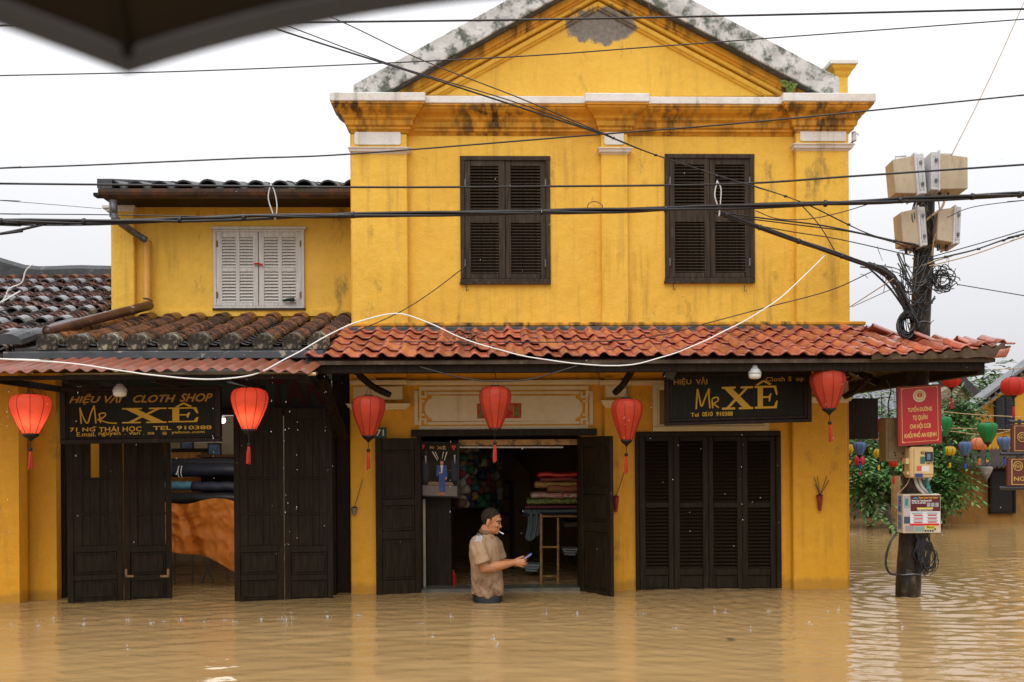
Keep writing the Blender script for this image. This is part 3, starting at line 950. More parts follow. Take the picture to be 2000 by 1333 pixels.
NE = 1.26                                              # how far the eave stands out
zE, zW = L(1150, 694, NE).z, L(1150, 641, 0.1).z        # eave edge and wall line heights
pit = math.atan2(zW - zE, NE - 0.1)
uA0 = L(592, 694, NE).x
uA1 = L(1962, 690, NE).x                                # front right corner of the eave
SE = uA1 - uR                                           # overhang on the side street
AW = NE
m_ = MB()
th = 0.03
# deck under the tiles: front slope and side slope, hipped at the corner
def slab(q, t):
    return [Vector(p) for p in q] + [Vector(p) - Vector((0, 0, t)) for p in q]
F6 = [(0, 1, 2, 3), (7, 6, 5, 4), (0, 4, 5, 1), (1, 5, 6, 2), (2, 6, 7, 3), (3, 7, 4, 0)]
e = 0.05
zl = -0.035
SD = 5.2
m_.add(slab([(uA0, -NE + e, zE + zl), (uA1 - e, -NE + e, zE + zl), (uR, -0.05, zW + zl), (uA0, -0.05, zW + zl)], th), F6)
m_.add(slab([(uA1 - e, -NE + e, zE + zl), (uA1 - e, SD, zE + zl), (uR, SD, zW + zl), (uR, -0.05, zW + zl)], th), F6)
AWN = obj('tiled_awning', m_, M['soffit'], HOUSE)
tme = pantile_mesh('roof_tile'); tme.materials.append(M['tile'])
tw, rowstep = 0.148, 0.262
nrow = 5
rng = random.Random(5)
ncol = int((uA1 - uA0) / tw)
for j in range(nrow):
    nn = NE - j * rowstep * math.cos(pit)
    z0 = zE + j * rowstep * math.sin(pit)
    umax = uA1 - (NE - nn) * (SE / (NE - 0.05)) + 0.02
    for i in range(ncol + 1):
        u = uA0 + tw * (i + 0.5)
        if u > umax: continue
        if u < uL - 0.12 and nn < 0.35: continue
        lift = 0.0
        k = max(0.0, (u - (uA1 - 1.1)) / 1.1)
        lift = (0.085, 0.05, 0.02, 0.0, -0.01)[j] * k * k
        inst('roof_tile', tme, AWN, (u + rng.uniform(-.004, .004), -nn + rng.uniform(-.016, .016) - (.035 if rng.random() < .05 else 0), z0 + lift + rng.uniform(-.004, .004)),
             (pit - 0.03 + rng.uniform(-.03, .03), rng.uniform(-.035, .035), rng.uniform(-.03, .03)))
# the side slope
spit = math.atan2(zW - zE, SE)
srow = int(SE / math.cos(spit) / rowstep) + 1
for j in range(srow - 1):
    uu = uA1 - j * rowstep * math.cos(spit)
    z0 = zE + j * rowstep * math.sin(spit)
    y_start = -NE + (uA1 - uu) * ((NE - 0.05) / SE)
    for i in range(25):
        y = -NE + tw * (i + 0.5)
        if y < y_start + 0.09: continue
        k = max(0.0, 1 - (y + NE) / 1.0)
        inst('roof_tile', tme, AWN, (uu + rng.uniform(-.01, .01), y, z0 - .01 + 0.05 * k * k * (1 - j / srow)), (spit - 0.03 + rng.uniform(-.02, .02), rng.uniform(-.02, .02), math.radians(90)))
# curled tile at the hip corner
hp = (uA1 + 0.03, -NE - 0.01, zE + 0.02)
inst('roof_tile', tme, AWN, hp, (math.radians(6), math.radians(-35), math.radians(45)), (1.0, 0.9, 1.2))
inst('roof_tile', tme, AWN, (hp[0] - 0.16, hp[1] + 0.16, hp[2] + 0.06), (math.radians(8), math.radians(4), math.radians(45)), (1.1, 1.1, 1.1))
# brown ragged underlay showing under the lifted corner tiles
m_ = MB()
for (ax, ay, bx_, by_, n_) in ((uA1 - 1.1, -NE - .005, uA1, -NE - .005, 40),):
    vs = []
    for i in range(n_ + 1):
        f_ = i / n_
        x_ = ax + (bx_ - ax) * f_
        lift = .085 * f_ * f_
        wv = .018 * math.cos(2 * math.pi * (x_ - uA0) / tw - 1.7)
        vs += [(x_, ay - .012 + .006 * math.sin(i * 2.1), zE - .012 + lift + wv), (x_, ay + .004, zE - .045 + lift * .25 + .008 * noise.noise(Vector((x_ * 14, 0, 0)))), (x_, ay + .16, zE - .015 + lift * .5)]
    m_.add(vs, [(3 * i + q, 3 * i + q + 1, 3 * i + q + 4, 3 * i + q + 3) for i in range(n_) for q in range(2)])
obj('eave_underlay', m_, M['soffit'], AWN)
# beams and rafters
m_ = MB()
bt = zE - 0.045
m_.box(L(620, 710, NE - 0.12).x, uA1 - 0.14, -NE + 0.10, -NE + 0.16, bt - 0.085, bt)
m_.add([(uA1 - 0.16, -NE + 0.12, bt - 0.12), (uA1 - 0.10, -NE + 0.12, bt - 0.12), (uA1 - 0.10, SD, bt - 0.12), (uA1 - 0.16, SD, bt - 0.12),
        (uA1 - 0.16, -NE + 0.12, bt), (uA1 - 0.10, -NE + 0.12, bt), (uA1 - 0.10, SD, bt), (uA1 - 0.16, SD, bt)],
       [(0, 3, 2, 1), (4, 5, 6, 7), (0, 1, 5, 4), (1, 2, 6, 5), (2, 3, 7, 6), (3, 0, 4, 7)])
obj('eave_beam', m_, M['beam'], HOUSE, bevel=0.006)
for px in (700, 860, 1035, 1205, 1370, 1540):
    u = U(px, 0.6, 720)
    m_ = MB()
    m_.add([(u - .03, -NE + .165, bt - .06), (u + .03, -NE + .165, bt - .06), (u + .03, -0.001, zW - .13), (u - .03, -0.001, zW - .13),
            (u - .03, -NE + .165, bt), (u + .03, -NE + .165, bt), (u + .03, -0.001, zW - .07), (u - .03, -0.001, zW - .07)],
           [(0, 3, 2, 1), (4, 5, 6, 7), (0, 1, 5, 4), (1, 2, 6, 5), (2, 3, 7, 6), (3, 0, 4, 7)])
    obj('rafter', m_, M['beam'], HOUSE)
# diagonal hip rafter and side rafters
def bar(a, b, w, h, mat, name, parent=HOUSE, bev=0.004):
    a, b = Vector(a), Vector(b)
    t = (b - a).normalized(); s = t.cross(Vector((0, 0, 1))).normalized() * w / 2; q = s.cross(t).normalized() * h / 2
    m_ = MB()
    vs = [a - s - q, a + s - q, b + s - q, b - s - q, a - s + q, a + s + q, b + s + q, b - s + q]
    m_.add(vs, [(0, 3, 2, 1), (4, 5, 6, 7), (0, 1, 5, 4), (1, 2, 6, 5), (2, 3, 7, 6), (3, 0, 4, 7)])
    return obj(name, m_, mat, parent, bevel=bev)
bar((uA1 - .2, -NE + .2, bt - .05), (uR + .02, -.05, zW - .12), .06, .08, M['beam'], 'hip_rafter')
for yy in (0.9, 1.9, 2.9, 3.9):
    bar((uA1 - .18, yy, bt - .05), (uR + .002, yy, zW - .12), .05, .07, M['beam'], 'rafter')
# struts: slanting brackets from the wall up to the beam
def strut(p_wall, p_out, w, name='bracket'):
    m_ = MB()
    a, b = Vector(p_wall), Vector(p_out)
    mid = a.lerp(b, 0.5) + Vector((0, 0.03, -0.03))
    m_.tube(smooth_path([a, mid, b], 4), [w * 0.9, w, w * 1.05, w, w, w, w, w, w], 6)
    return obj(name, m_, M['beam'], HOUSE)
strut(L(762, 772, 0.72), L(690, 722, 0.95), 0.028)
strut(L(1200, 768, 0.75), L(1235, 722, 0.95), 0.032)
strut(L(672, 855, 0.25), L(628, 735, 1.05), 0.045)
strut(L(655, 852, 0.2), L(640, 745, 1.0), 0.03)
strut(L(1650, 775, 0.12), L(1700, 735, 0.55), 0.03)
# carved bracket at the right corner: scrolls of wood
m_ = MB()
for (cx, cy, r, s) in ((1648, 722, 10, 1), (1662, 712, 7, -1), (1656, 736, 7, 1), (1672, 722, 6, -1), (1640, 738, 6, 1)):
    pts = []
    for k in range(12):
        a_ = s * k * 0.55
        rr = r * (1 - k / 15)
        pts.append(L(cx + rr * math.cos(a_), cy + rr * math.sin(a_), 0.62))
    m_.tube(pts, 0.014, 5)
obj('carved_bracket', m_, M['beam'], HOUSE)
# dark board hung under the side awning
m_ = MB()
c0, c1 = LD(1658, 770, 10.2), LD(1716, 770, 10.2)
m_.box(c0.x - 0.3, c1.x, c0.y, c0.y + 0.05, LD(1690, 858, 10.2).z, LD(1690, 778, 10.2).z)
obj('hanging_board', m_, M['wood2'], HOUSE, bevel=0.006)

# ------------------------------------------------------------------ the lower wing at the left, with its own shop
WING = thing('wing_house', 'low yellow house with white shutters above an old tiled lean-to roof', 'house', (0, 0, 0))
NW = -0.76                                              # its upper wall stands back
wl, wr = L(217, 500, NW).x, uL - 0.004
wt0, wb0 = L(400, 404, NW).z, L(400, 640, NW).z
WW = rect(416, 447, 594, 604, NW)
mb = MB(); holed_wall(mb, wl, wr, wb0, wt0 + 0.1, [WW], NW, 0.2)
mb.box(wl + .001, wl + .2, -NW + .202, 6.5, wb0, wt0 + .1)
obj('upper_wall', mb, M['plaster'], WING)
mb = MB(); mb.bpx(218, 398, 262, 612, NW - 0.002 + .004, NW + 0.07); obj('pilaster', mb, M['plaster'], WING, bevel=0.008)
mb = MB(); mb.bpx(198, 400, 262, 407, NW, NW + 0.10); mb.bpx(206, 407.3, 262, 413, NW, NW + 0.085); obj('pilaster_cap', mb, M['trim'], WING, bevel=0.006)
mb = MB(); mb.bpx(262, 606, 687, 618, NW + .001, NW + 0.03); obj('wall_plinth', mb, M['plaster'], WING)
# white shutters
mb = MB(); frame_rect(mb, 416, 447, 594, 604, 6, NW - 0.08, NW + 0.03); obj('window_frame', mb, M['greywood'], WING, bevel=0.003)
mb = MB(); mb.bpx(413, 443, 597, 447.5, NW, NW + 0.05); obj('window_head', mb, M['greywood'], WING)
mb = MB(); mb.bpx(415, 602, 596, 606, NW, NW + 0.045); obj('window_sill', mb, M['wood'], WING)
mb = MB(); mb.bpx(418, 450, 592, 602, NW - .14, NW - .12); obj('window_back', mb, simple('tan_window_back', (.30, .21, .11), .7, .2, 4), WING)
for (x0, x1, cols) in ((422.3, 504, ((434, 460), (468, 494))), (505.5, 588, ((516, 543), (551, 577)))):
    n = NW + 0.022
    m_ = MB()
    xs = [x0] + [q for c in cols for q in c] + [x1]
    for k in range(0, len(xs), 2): m_.bpx(xs[k], 453.3, xs[k + 1], 597.8, n - .035, n)
    for c in cols:
        for (ya_, yb_) in ((453.3, 464), (523, 531), (592, 597.8)): m_.bpx(c[0], ya_, c[1], yb_, n - .034, n - .001)
    lf = obj('shutter', m_, M['greywood'], WING, bevel=0.003)
    for c in cols:
        louvres(lf, c[0], 464, c[1], 523, n - .016, 10, M['slat_w'], 50)
        louvres(lf, c[0], 531, c[1], 592, n - .016, 10, M['slat_w'], 50)
    hx = x0 + 1 if x0 < 500 else x1 - 1
    for hy in (470, 570):
        h_ = MB(); h_.bpx(hx - 1.5, hy, hx + 1.5, hy + 12, n, n + .012); obj('hinge', h_, M['hinge'], lf)
mb = MB(); p = L(496, 516, NW + .045); q = L(513, 518, NW + .045); mb.tube([p, p.lerp(q, .5) + Vector((0, 0, .01)), q], .009, 6)
obj('shutter_tie', mb, M['red'], WING)
mb = MB(); mb.tube([L(553, 588, NW + .05), L(562, 586, NW + .055), L(575, 586, NW + .05)], [.012, .016, .02], 6); obj('shutter_catch', mb, flat('dark_green_cloth', (0.01, 0.025, 0.018), 0.7), WING)

# upper eave: rolls of tile ending above the gutter
def arch_mesh(name, w, h, ln, th, seg=8, solid=False, drop=0.0):
    """half-round roof tile lying along +y"""
    m_ = MB()
    def ring(y, s=1.0, dz=0.0):
        o = [(-w / 2 * s * math.cos(math.pi * k / seg), y, h * s * math.sin(math.pi * k / seg) + dz) for k in range(seg + 1)]
        if solid: return [(-w / 2 * s, y, -drop)] + o + [(w / 2 * s, y, -drop)]
        i_ = [((w / 2 - th) * s * math.cos(math.pi * k / seg), y, (h - th) * s * math.sin(math.pi * k / seg) + dz) for k in range(seg + 1)]
        return o + i_
    m_.loft([ring(0), ring(ln, 0.94)])
    me = m_.mesh(name)
    return me
NG = -0.30
mb = MB()
g0, g1 = L(196, 388, NG), L(686, 390, NG)
zt = L(440, 372, NG).z
rr = 0.062
seg = 8
ring_o = []
for x in (g0.x, g1.x):
    o_ = [(x, -NG - rr * math.cos(math.pi * k / seg), zt - rr * 1.25 * math.sin(math.pi * k / seg)) for k in range(seg + 1)]
    i_ = [(x, -NG - (rr - .008) * math.cos(math.pi * (seg - k) / seg), zt - (rr - .008) * 1.25 * math.sin(math.pi * (seg - k) / seg)) for k in range(seg + 1)]
    ring_o.append(o_ + i_)
mb.loft(ring_o)
mb.box(g0.x, g0.x + .006, -NG - rr, -NG + rr, zt - rr, zt)
obj('eave_gutter', mb, M['gutter'], WING, smooth=False)
mb = MB()
mb.box(L(200, 380, NG - .1).x, wr, -NG + .085, -NW + .6, zt - .05, zt + 0.01)
p = L(182, 379, NG - .08); mb.box(p.x, p.x + .25, p.y, p.y + .1, p.z - .02, p.z + .012)
obj('eave_board', mb, M['beam'], WING)
rme = arch_mesh('eave_tile', 0.19, 0.085, 0.45, 0.016); rme.materials.append(M['ridge'])
rng = random.Random(11)
nroll = 11
upit = math.radians(13.5)
for i in range(nroll):
    x = L(218 + 47 * i, 365, NG).x
    for j in range(5):
        inst('roof_tile', rme, WING, (x, -NG + .0 + .42 * j * math.cos(upit), zt + .012 + .42 * j * math.sin(upit) + rng.uniform(-.004, .004)), (upit - .01, 0, rng.uniform(-.02, .02)), (rng.uniform(.95, 1.05), 1, rng.uniform(.92, 1.08)))
mb = MB()
mb.add(slab([(L(195, 370, NG).x, -NG - .02, zt + .012), (wr, -NG - .02, zt + .012), (wr, -NG + 3.0, zt + .012 + 3.0 * math.tan(upit)), (L(195, 370, NG).x, -NG + 3.0, zt + .012 + 3.0 * math.tan(upit))], .012), F6)
x0 = L(196, 360, NG).x
mb.add(slab([(x0 - .02, -NG - .03, zt + .1), (x0 + .12, -NG - .03, zt + .1), (x0 + .12, -NG + 3, zt + .16 + 3.0 * math.tan(upit)), (x0 - .02, -NG + 3, zt + .16 + 3.0 * math.tan(upit))], .09), F6)
obj('upper_roof', mb, M['ridge'], WING)
# downpipe
mb = MB(); mb.tube([L(221, 392, NG), L(222, 424, NG)], .038, 10); mb.tube(smooth_path([L(222, 420, NG), L(228, 430, NG), L(262, 455, NW + .16), L(286, 470, NW + .08)], 5), .034, 10)
obj('downpipe', mb, M['zinc'], WING, smooth=True)
mb = MB(); mb.tube([L(288, 470, NW + .07), L(288, 588, NW + .07), L(287, 596, NW + .09)], .036, 10); obj('downpipe', mb, M['yelpipe'], WING, smooth=True)
mb = MB(); p0, p1 = L(292, 597, NW + .12), L(92, 648, 1.0)
mb.tube([p0, p0.lerp(p1, .4), p1], .045, 12, cap=False); mb.tube([p1 + (p0 - p1) * .002, p0], .040, 12)
obj('rusty_pipe', mb, M['rustpipe'], WING, smooth=True)
mb = MB(); mb.tube([L(279, 583, NW + .1), L(288, 583, NW + .12), L(298, 589, NW + .05)], .006, 5); obj('pipe_clip', mb, M['wire'], WING)

# lean-to roof of old clay tiles
DF, DT = 8.18, 10.0
zF, zT = W(400, 674, DF).z, W(400, 629, DT).z
lp = math.atan2(zT - zF, DT - DF)
yF, yT = DF - O.y, DT - O.y
ul0 = LD(42, 680, DF).x
ur0 = LD(640, 690, DF).x
mb = MB()
mb.add(slab([(ul0, yF, zF - .03), (ur0, yF, zF - .03), (ur0, yT + .04, zT - .03), (ul0, yT + .04, zT - .03)], .05), F6)
LEAN = obj('leanto_roof', mb, M['deck'], WING)
ome = arch_mesh('roof_tile', 0.142, 0.062, 0.10, 0.013, 8); ome.materials.append(M['oldtile'])
cme = arch_mesh('end_cap', 0.158, 0.078, 0.20, 0.02, 8, solid=True, drop=0.045); cme.materials.append(M['capmortar'])
tme2 = arch_mesh('top_tile', 0.155, 0.074, 0.26, 0.014, 8); tme2.materials.append(M['oldtile'])
rng = random.Random(3)
fx = (104, 162, 219, 275, 335, 393, 453, 517, 573, 622)
slen = (DT - DF) / math.cos(lp)
for i, px in enumerate(fx):
    u = LD(px, 668, DF).x
    inst('end_cap', cme, LEAN, (u, yF - .02, zF), (lp, 0, rng.uniform(-.02, .02)), (rng.uniform(.95, 1.06), 1, rng.uniform(.92, 1.08)))
    s = 0.19
    first = (i == 0)
    step = 0.0545 if not first else 0.2
    while s < slen - (0.18 if not first else .02):
        wob = .006 * math.sin(s * 9 + i)
        inst('roof_tile', ome if not first else tme2, LEAN, (u + wob + rng.uniform(-.004, .004), yF + s * math.cos(lp), zF + .012 + s * math.sin(lp) + rng.uniform(-.003, .003)),
             (lp - .20 if not first else lp - .03, rng.uniform(-.06, .06), rng.uniform(-.06, .06)), (rng.uniform(.92, 1.08), 1, rng.uniform(.88, 1.12)))
        s += step * rng.uniform(.9, 1.1)
    if not first:
        inst('roof_tile', tme2, LEAN, (u, yF + (slen - .24) * math.cos(lp), zF + .022 + (slen - .24) * math.sin(lp)), (lp - .03, 0, 0))
# troughs between the rolls: shallow upturned tiles
mb = MB()
us = [LD(px, 668, DF).x for px in fx]
for i in range(len(us) - 1):
    c = (us[i] + us[i + 1]) / 2
    for j in range(16):
        s = j * .118
        y = yF + .02 + s * math.cos(lp); z_ = zF - .022 + s * math.sin(lp)
        vs, fs = [], []
        for (dy, dz) in ((0, .012), (.13, .0)):
            for k in range(5):
                t_ = -1 + k / 2
                vs.append((c + t_ * .07, y + dy * math.cos(lp), z_ + dz + dy * math.sin(lp) + .028 * t_ * t_))
        for k in range(4): fs.append((k, k + 1, k + 6, k + 5))
        mb.add(vs, fs)
obj('trough_tiles', mb, M['ridge'], LEAN, kind='stuff')
mb = MB()
mb.box(L(8, 695, 1.1).x, ur0 - .02, yF - .045, yF + .03, zF - .125, zF - .062)
obj('eave_fascia', mb, M['fascia'], WING, bevel=0.006)
mb = MB(); mb.box(L(8, 700, 1.0).x, ur0 - .02, yF + .03, yF + .4, zF - .20, zF - .085); obj('eave_board', mb, M['beam'], WING)
# mortar strip between the two old roofs
mb = MB()
a0 = Vector((LD(30, 672, DF).x, yF - .02, zF)); a1 = Vector((wl - .03, yT, zT))
rings = []
for k in range(9):
    c = a0.lerp(a1, k / 8)
    w_ = .12 + .02 * math.sin(k * 2.1)
    rings.append([c + Vector((w_ * math.cos(t_), 0, .085 * math.sin(t_) + .02 * math.sin(k * 1.7))) for t_ in [math.pi * q / 7 for q in range(8)]])
mb.loft(rings); obj('valley_ridge', mb, M['ridge'], WING)

# ------------------------------------------------------------------ corrugated awning of the wing
DC0, DC1 = 7.42, 8.30
zc0, zc1 = W(300, 727, DC0).z, W(300, 701, DC1).z
uc0, uc1 = LD(-260, 715, DC0).x, LD(612, 715, 7.6).x
mb = MB()
nx = int((uc1 - uc0) / 0.0135)
vs = []
for j in range(5):
    t = j / 4
    D = DC0 + (DC1 - DC0) * t
    for i in range(nx + 1):
        x = uc0 + (uc1 - uc0) * i / nx
        ph = (x % 0.108) / 0.108
        h = 0.0125 * math.cos(2 * math.pi * ph)
        sag = 0.012 * math.sin(x * 1.7 + t) + 0.006 * math.sin(x * 5.1)
        vs.append((x, D - O.y + 0.01 * math.sin(x * 3.3) * (1 - t), zc0 + (zc1 - zc0) * t + h + sag))
fs = [(j * (nx + 1) + i, j * (nx + 1) + i + 1, (j + 1) * (nx + 1) + i + 1, (j + 1) * (nx + 1) + i) for j in range(4) for i in range(nx)]
mb.add(vs, fs)
co = obj('corrugated_awning', mb, M['corr'], WING, smooth=True)
so = co.modifiers.new('thick', 'SOLIDIFY'); so.thickness = 0.004; so.offset = -1
mb = MB()
mb.box(uc0, uc1 - .03, DC0 - O.y + .12, DC0 - O.y + .17, zc0 - .05, zc0 - .02)
mb.box(uc0, uc1 - .03, DC1 - O.y - .1, DC1 - O.y - .05, zc1 - .09, zc1 - .03)
for px in (40, 170, 330, 470, 600):
    u = LD(px, 740, 7.9).x
    mb.box(u - .02, u + .02, DC0 - O.y + .171, DC1 - O.y + .5, zc0 - .07, zc0 - .02)
obj('awning_frame', mb, M['beam'], WING)
mb = MB(); mb.tube([LD(70, 737, 7.55), LD(350, 738, 7.55), LD(617, 731, 7.55)], .012, 6)
obj('conduit', mb, simple('cream_conduit', (0.52, 0.38, 0.2), 0.5), WING)

# ------------------------------------------------------------------ shop front of the wing
mb = MB(); mb.bpx(-330, 715, 37, 1240, 0.25, 0.42, -0.9); obj('shop_wall', mb, M['plaster_low'], WING)
mb = MB(); mb.bpx(37, 715, 110, 1240, 0.0, 0.2, -0.9); obj('shop_wall', mb, M['plaster_low'], WING)
mb = MB(); mb.bpx(111, 735, 640, 800, -0.02, 0.06); obj('old_name_board', mb, simple('dark_green_board', (0.012, 0.022, 0.018), 0.6, 0.3, 4), WING)
mb = MB(); mb.bpx(111, 800.5, 640, 812, -0.1, 0.10); mb.bpx(111, 812.4, 128, 1240, -0.1, 0.1, -0.9); mb.bpx(650, 720, 683, 1240, -0.1, -0.02, -0.9)
mb.bpx(636, 812.4, 655, 1240, -0.1, 0.12, -0.9)
obj('door_frame', mb, M['wood2'], WING, bevel=0.004)
LW = []
def barred_leaf(px0, n0, px1, n1, ytop, missing=(), nb=5):
    a, b = L(px0, 1000, n0), L(px1, 1000, n1)
    d = Vector((b.x - a.x, b.y - a.y))
    w = d.length
    zt_ = L(px0, ytop, n0).z
    z0 = -0.12
    base = Vector((a.x, a.y, z0))
    nm = (n0 + n1) / 2
    zz = lambda py: L((px0 + px1) / 2, py, nm).z
    st = 0.05
    m_ = MB()
    bx = lambda x0, x1, y0, y1, z_0, z_1: m_.box(a.x + x0, a.x + x1, a.y + y0, a.y + y1, z_0, z_1)
    bx(0, st, 0, .036, z0, zt_); bx(w - st, w, 0, .036, z0, zt_)
    for (p, q) in ((ytop, ytop + 22), (1066, 1079), (1123, 1134)):
        bx(st, w - st, .001, .035, zz(q), zz(p))
    bx(st, w - st, .001, .035, z0, zz(1172))
    for p in (933, 1002):
        bx(st, w - st, .002, .008, zz(p + 4), zz(p))
    o = obj('door_leaf', m_, M['wood2'], WING, base=base, bevel=0.004)
    o.rotation_euler = (0, 0, math.atan2(d.y, d.x))
    bw = (w - 2 * st) / nb
    for k in range(nb):
        if k in missing:
            segs = [(zz(1066), zz(934))]
        else:
            segs = [(zz(1066), zz(ytop + 22))]
        for (s0, s1) in segs:
            p_ = MB(); p_.box(a.x + st + bw * k - .002, a.x + st + bw * (k + 1) + (.002 if (k * 7 + int(px0)) % 9 else -.006), a.y + .006 + .012 * (k % 2), a.y + .012 + .012 * (k % 2), s0, s1)
            obj('slat', p_, M['wood2'], o, base=base, bevel=.002)
    for (p, q) in ((1079, 1123), (1134, 1172)):
        p_ = MB(); p_.box(a.x + st + .001, a.x + w - st - .001, a.y + .014, a.y + .028, zz(q) - .001, zz(p) + .001)
        p_.box(a.x + st + .022, a.x + w - st - .022, a.y + .004, a.y + .0139, zz(q) + .022, zz(p) - .022)
        obj('panel', p_, M['wood2'], o, base=base, bevel=.006)
    LW.append((o, base))
    return o
barred_leaf(131, 0.44, 240, 0.30, 800, missing=(2,))
lb = barred_leaf(242, 0.30, 335, 0.20, 800)
lc = barred_leaf(457, 0.46, 554, 0.38, 795)
barred_leaf(556, 0.38, 650, 0.32, 797)
bk_m = simple('brass_bracket', (0.22, 0.12, 0.04), 0.4, 0.3, 20)
for (x, s) in ((244, 1), (330, -1)):
    mb = MB()
    for (ax0, ay0, ax1, ay1) in ((x, 1112, x + s * 4, 1128), (x, 1124, x + s * 17, 1128)):
        xx = sorted((ax0, ax1)); mb.bpx(xx[0], ay0, xx[1], ay1, .30, .316)
    obj('corner_bracket', mb, bk_m, WING)
# room behind the wing's doors
mb = MB()
x0, x1 = LD(60, 900, 9.3).x, uL - .02
mb.box(x0, x1, 3.0, 3.1, -0.9, 2.4); mb.box(x0 - .1, x0, 0.1, 3.0, -0.9, 2.4); mb.box(x1 - .05, x1, 0.1, 3.0, -0.9, 2.4); mb.box(x0, x1, 0.2, 3.0, 1.98, 2.05)
obj('room_wall', mb, simple('cream_room_wall', (0.74, 0.69, 0.55), 0.8, 0.1, 2), WING)
# lit bulb inside
bl = LD(433, 818, 9.3)
BULB = thing('lit_bulb', 'small lit white bulb inside the left shop beside its signboard', 'light bulb', bl)
mb = MB(); mb.lathe([(.001, -.045), (.03, -.04), (.038, -.015), (.034, .0)], bl, 12); obj('glass', mb, flat('lit_bulb_glass', (1, 1, 1), 0.4, 3.5, ecol=(0.85, 0.9, 1.0)), BULB, smooth=True)
mb = MB(); mb.lathe([(.034, .001), (.028, .03), (.018, .06), (.012, .08)], bl, 12); obj('base', mb, M['boxgrey'], BULB)
mb = MB(); mb.tube([bl + Vector((0, 0, .08)), Vector((bl.x, bl.y, 1.979))], .004, 5); obj('cord', mb, M['wire'], BULB)
def lamp(name, pos, watt, col, rad, parent=None):
    d = bpy.data.lights.new(name, 'POINT'); d.energy = watt; d.color = col; d.shadow_soft_size = rad
    o = bpy.data.objects.new(name, d); COL.objects.link(o)
    o.location = FM @ Vector(pos)
    return o
lamp('bulb_light', bl + Vector((0, -.06, -.12)), 18, (1.0, 0.96, 0.90), .40)

# contents of the left shop: cabinet, cloth rolls, orange tarpaulin, folding table
def shelf_box(name, label, cat, px0, py0, px1, py1, D, depth, mat, group=None):
    a, b = LD(px0, py0, D), LD(px1, py1, D)
    t = thing(name, label, cat, Vector((a.x, a.y, b.z)), group)
    return t, a, b
t, a, b = shelf_box('wooden_cabinet', 'low brown wooden cabinet behind the cloth rolls in the left shop', 'cabinet', 330, 880, 392, 912, 10.95, .4, None)
mb = MB(); mb.box(a.x, b.x, a.y, a.y + .4, b.z - .5, a.z - .02); obj('body', mb, wood('honey_wood', (0.40, 0.19, 0.05), 0.4, 0.3), t)
mb = MB(); mb.box(a.x - .03, b.x + .03, a.y - .03, a.y + .43, a.z - .02, a.z + .02); obj('top', mb, M['beam'], t)
t, a, b = shelf_box('wooden_chest', 'dark brown chest with a carved top behind the navy cloth roll', 'chest', 392, 890, 470, 916, 10.65, .4, None)
mb = MB(); mb.box(a.x, b.x, a.y, a.y + .4, b.z - .5, a.z - .02); obj('body', mb, M['beam'], t)
mb = MB(); mb.box(a.x - .03, b.x + .03, a.y - .03, a.y + .43, a.z - .02, a.z + .01); obj('top', mb, wood('red_brown_wood', (0.10, 0.04, 0.018), 0.35, 0.3), t)
for (px0, px1, py0, py1, lab) in ((352, 378, 862, 884, 'small framed picture leaning at the back of the left shop above the honey wood cabinet'), (405, 432, 866, 890, 'dark framed picture standing on the dark brown chest in the left shop')):
    a, b = LD(px0, py0, 11.15), LD(px1, py1, 11.15)
    t = thing('framed_picture', lab, 'picture', Vector((a.x, a.y, b.z)))
    mb = MB(); mb.box(a.x, b.x, a.y, a.y + .02, b.z, a.z); obj('frame', mb, M['black'], t)
    mb = MB(); mb.box(a.x + .015, b.x - .015, a.y - .004, a.y - .0005, b.z + .015, a.z - .015); obj('print', mb, simple('blue_print', (0.10, 0.17, 0.28), 0.4, 0.6, 12), t)
def cloth_roll(px0, px1, pyc, D, r, mat, label, squash=1.0, name='cloth_roll', group=None, sway=.0035):
    a, b = LD(px0, pyc, D), LD(px1, pyc, D)
    m_ = MB()
    n_ = 14
    pts = [a.lerp(b, k / n_) + Vector((0, 0, sway * math.sin(k * 1.3))) for k in range(n_ + 1)]
    rings = []
    for k, p in enumerate(pts):
        rings.append([p + Vector((0, r * (1 + .025 * math.sin(3 * t_ + k * .4) + .02 * noise.noise(Vector((k * .8, t_ * 2, pyc)))) * math.cos(t_), r * squash * (1 + .03 * math.sin(4 * t_ + k * .3) + .03 * noise.noise(Vector((k * .8, t_ * 2, pyc + 5)))) * math.sin(t_))) for t_ in [2 * math.pi * q / 14 for q in range(14)]])
    m_.loft(rings)
    base = Vector((a.x, a.y, a.z - r * squash))
    o = obj(name, m_, mat, None, base=base, smooth=True)
    return tag(o, label, 'cloth roll', group)
navy = simple('navy_cloth', (0.010, 0.014, 0.028), 0.5, 0.3, 6, 0.4, bscale=18)
cloth_roll(300, 470, 918, 10.08, .085, navy, 'thick navy cloth roll with white edge stripe topping the pile in the left shop', .85)
cloth_roll(310, 470, 906, 10.3, .08, simple('dark_slate_cloth', (0.02, 0.024, 0.032), 0.6, 0.2, 6), 'dark slate cloth roll lying at the back of the pile in the left shop', .7)
a = LD(347, 922, 9.97); mb = MB()
for k in range(2):
    mb.tube([Vector((a.x + .03 * k, a.y + .11 - .105 * math.cos(t_), a.z + .075 * math.sin(t_))) for t_ in [math.radians(-50 + 14 * q) for q in range(10)]], .004, 5)
obj('edge_stripe', mb, M['white'], bpy.data.objects['cloth_roll'])
cloth_roll(322, 378, 949, 10.03, .05, simple('teal_cloth', (0.07, 0.20, 0.27), 0.6, 0.2, 6), 'folded teal cloth under the thick navy roll in the left shop', .9)
cloth_roll(376, 462, 951, 9.99, .055, simple('blue_black_cloth', (0.014, 0.018, 0.035), 0.6, 0.3, 6, 0.4, bscale=14), 'crumpled blue black cloth beside the folded teal cloth in the left shop', .9)
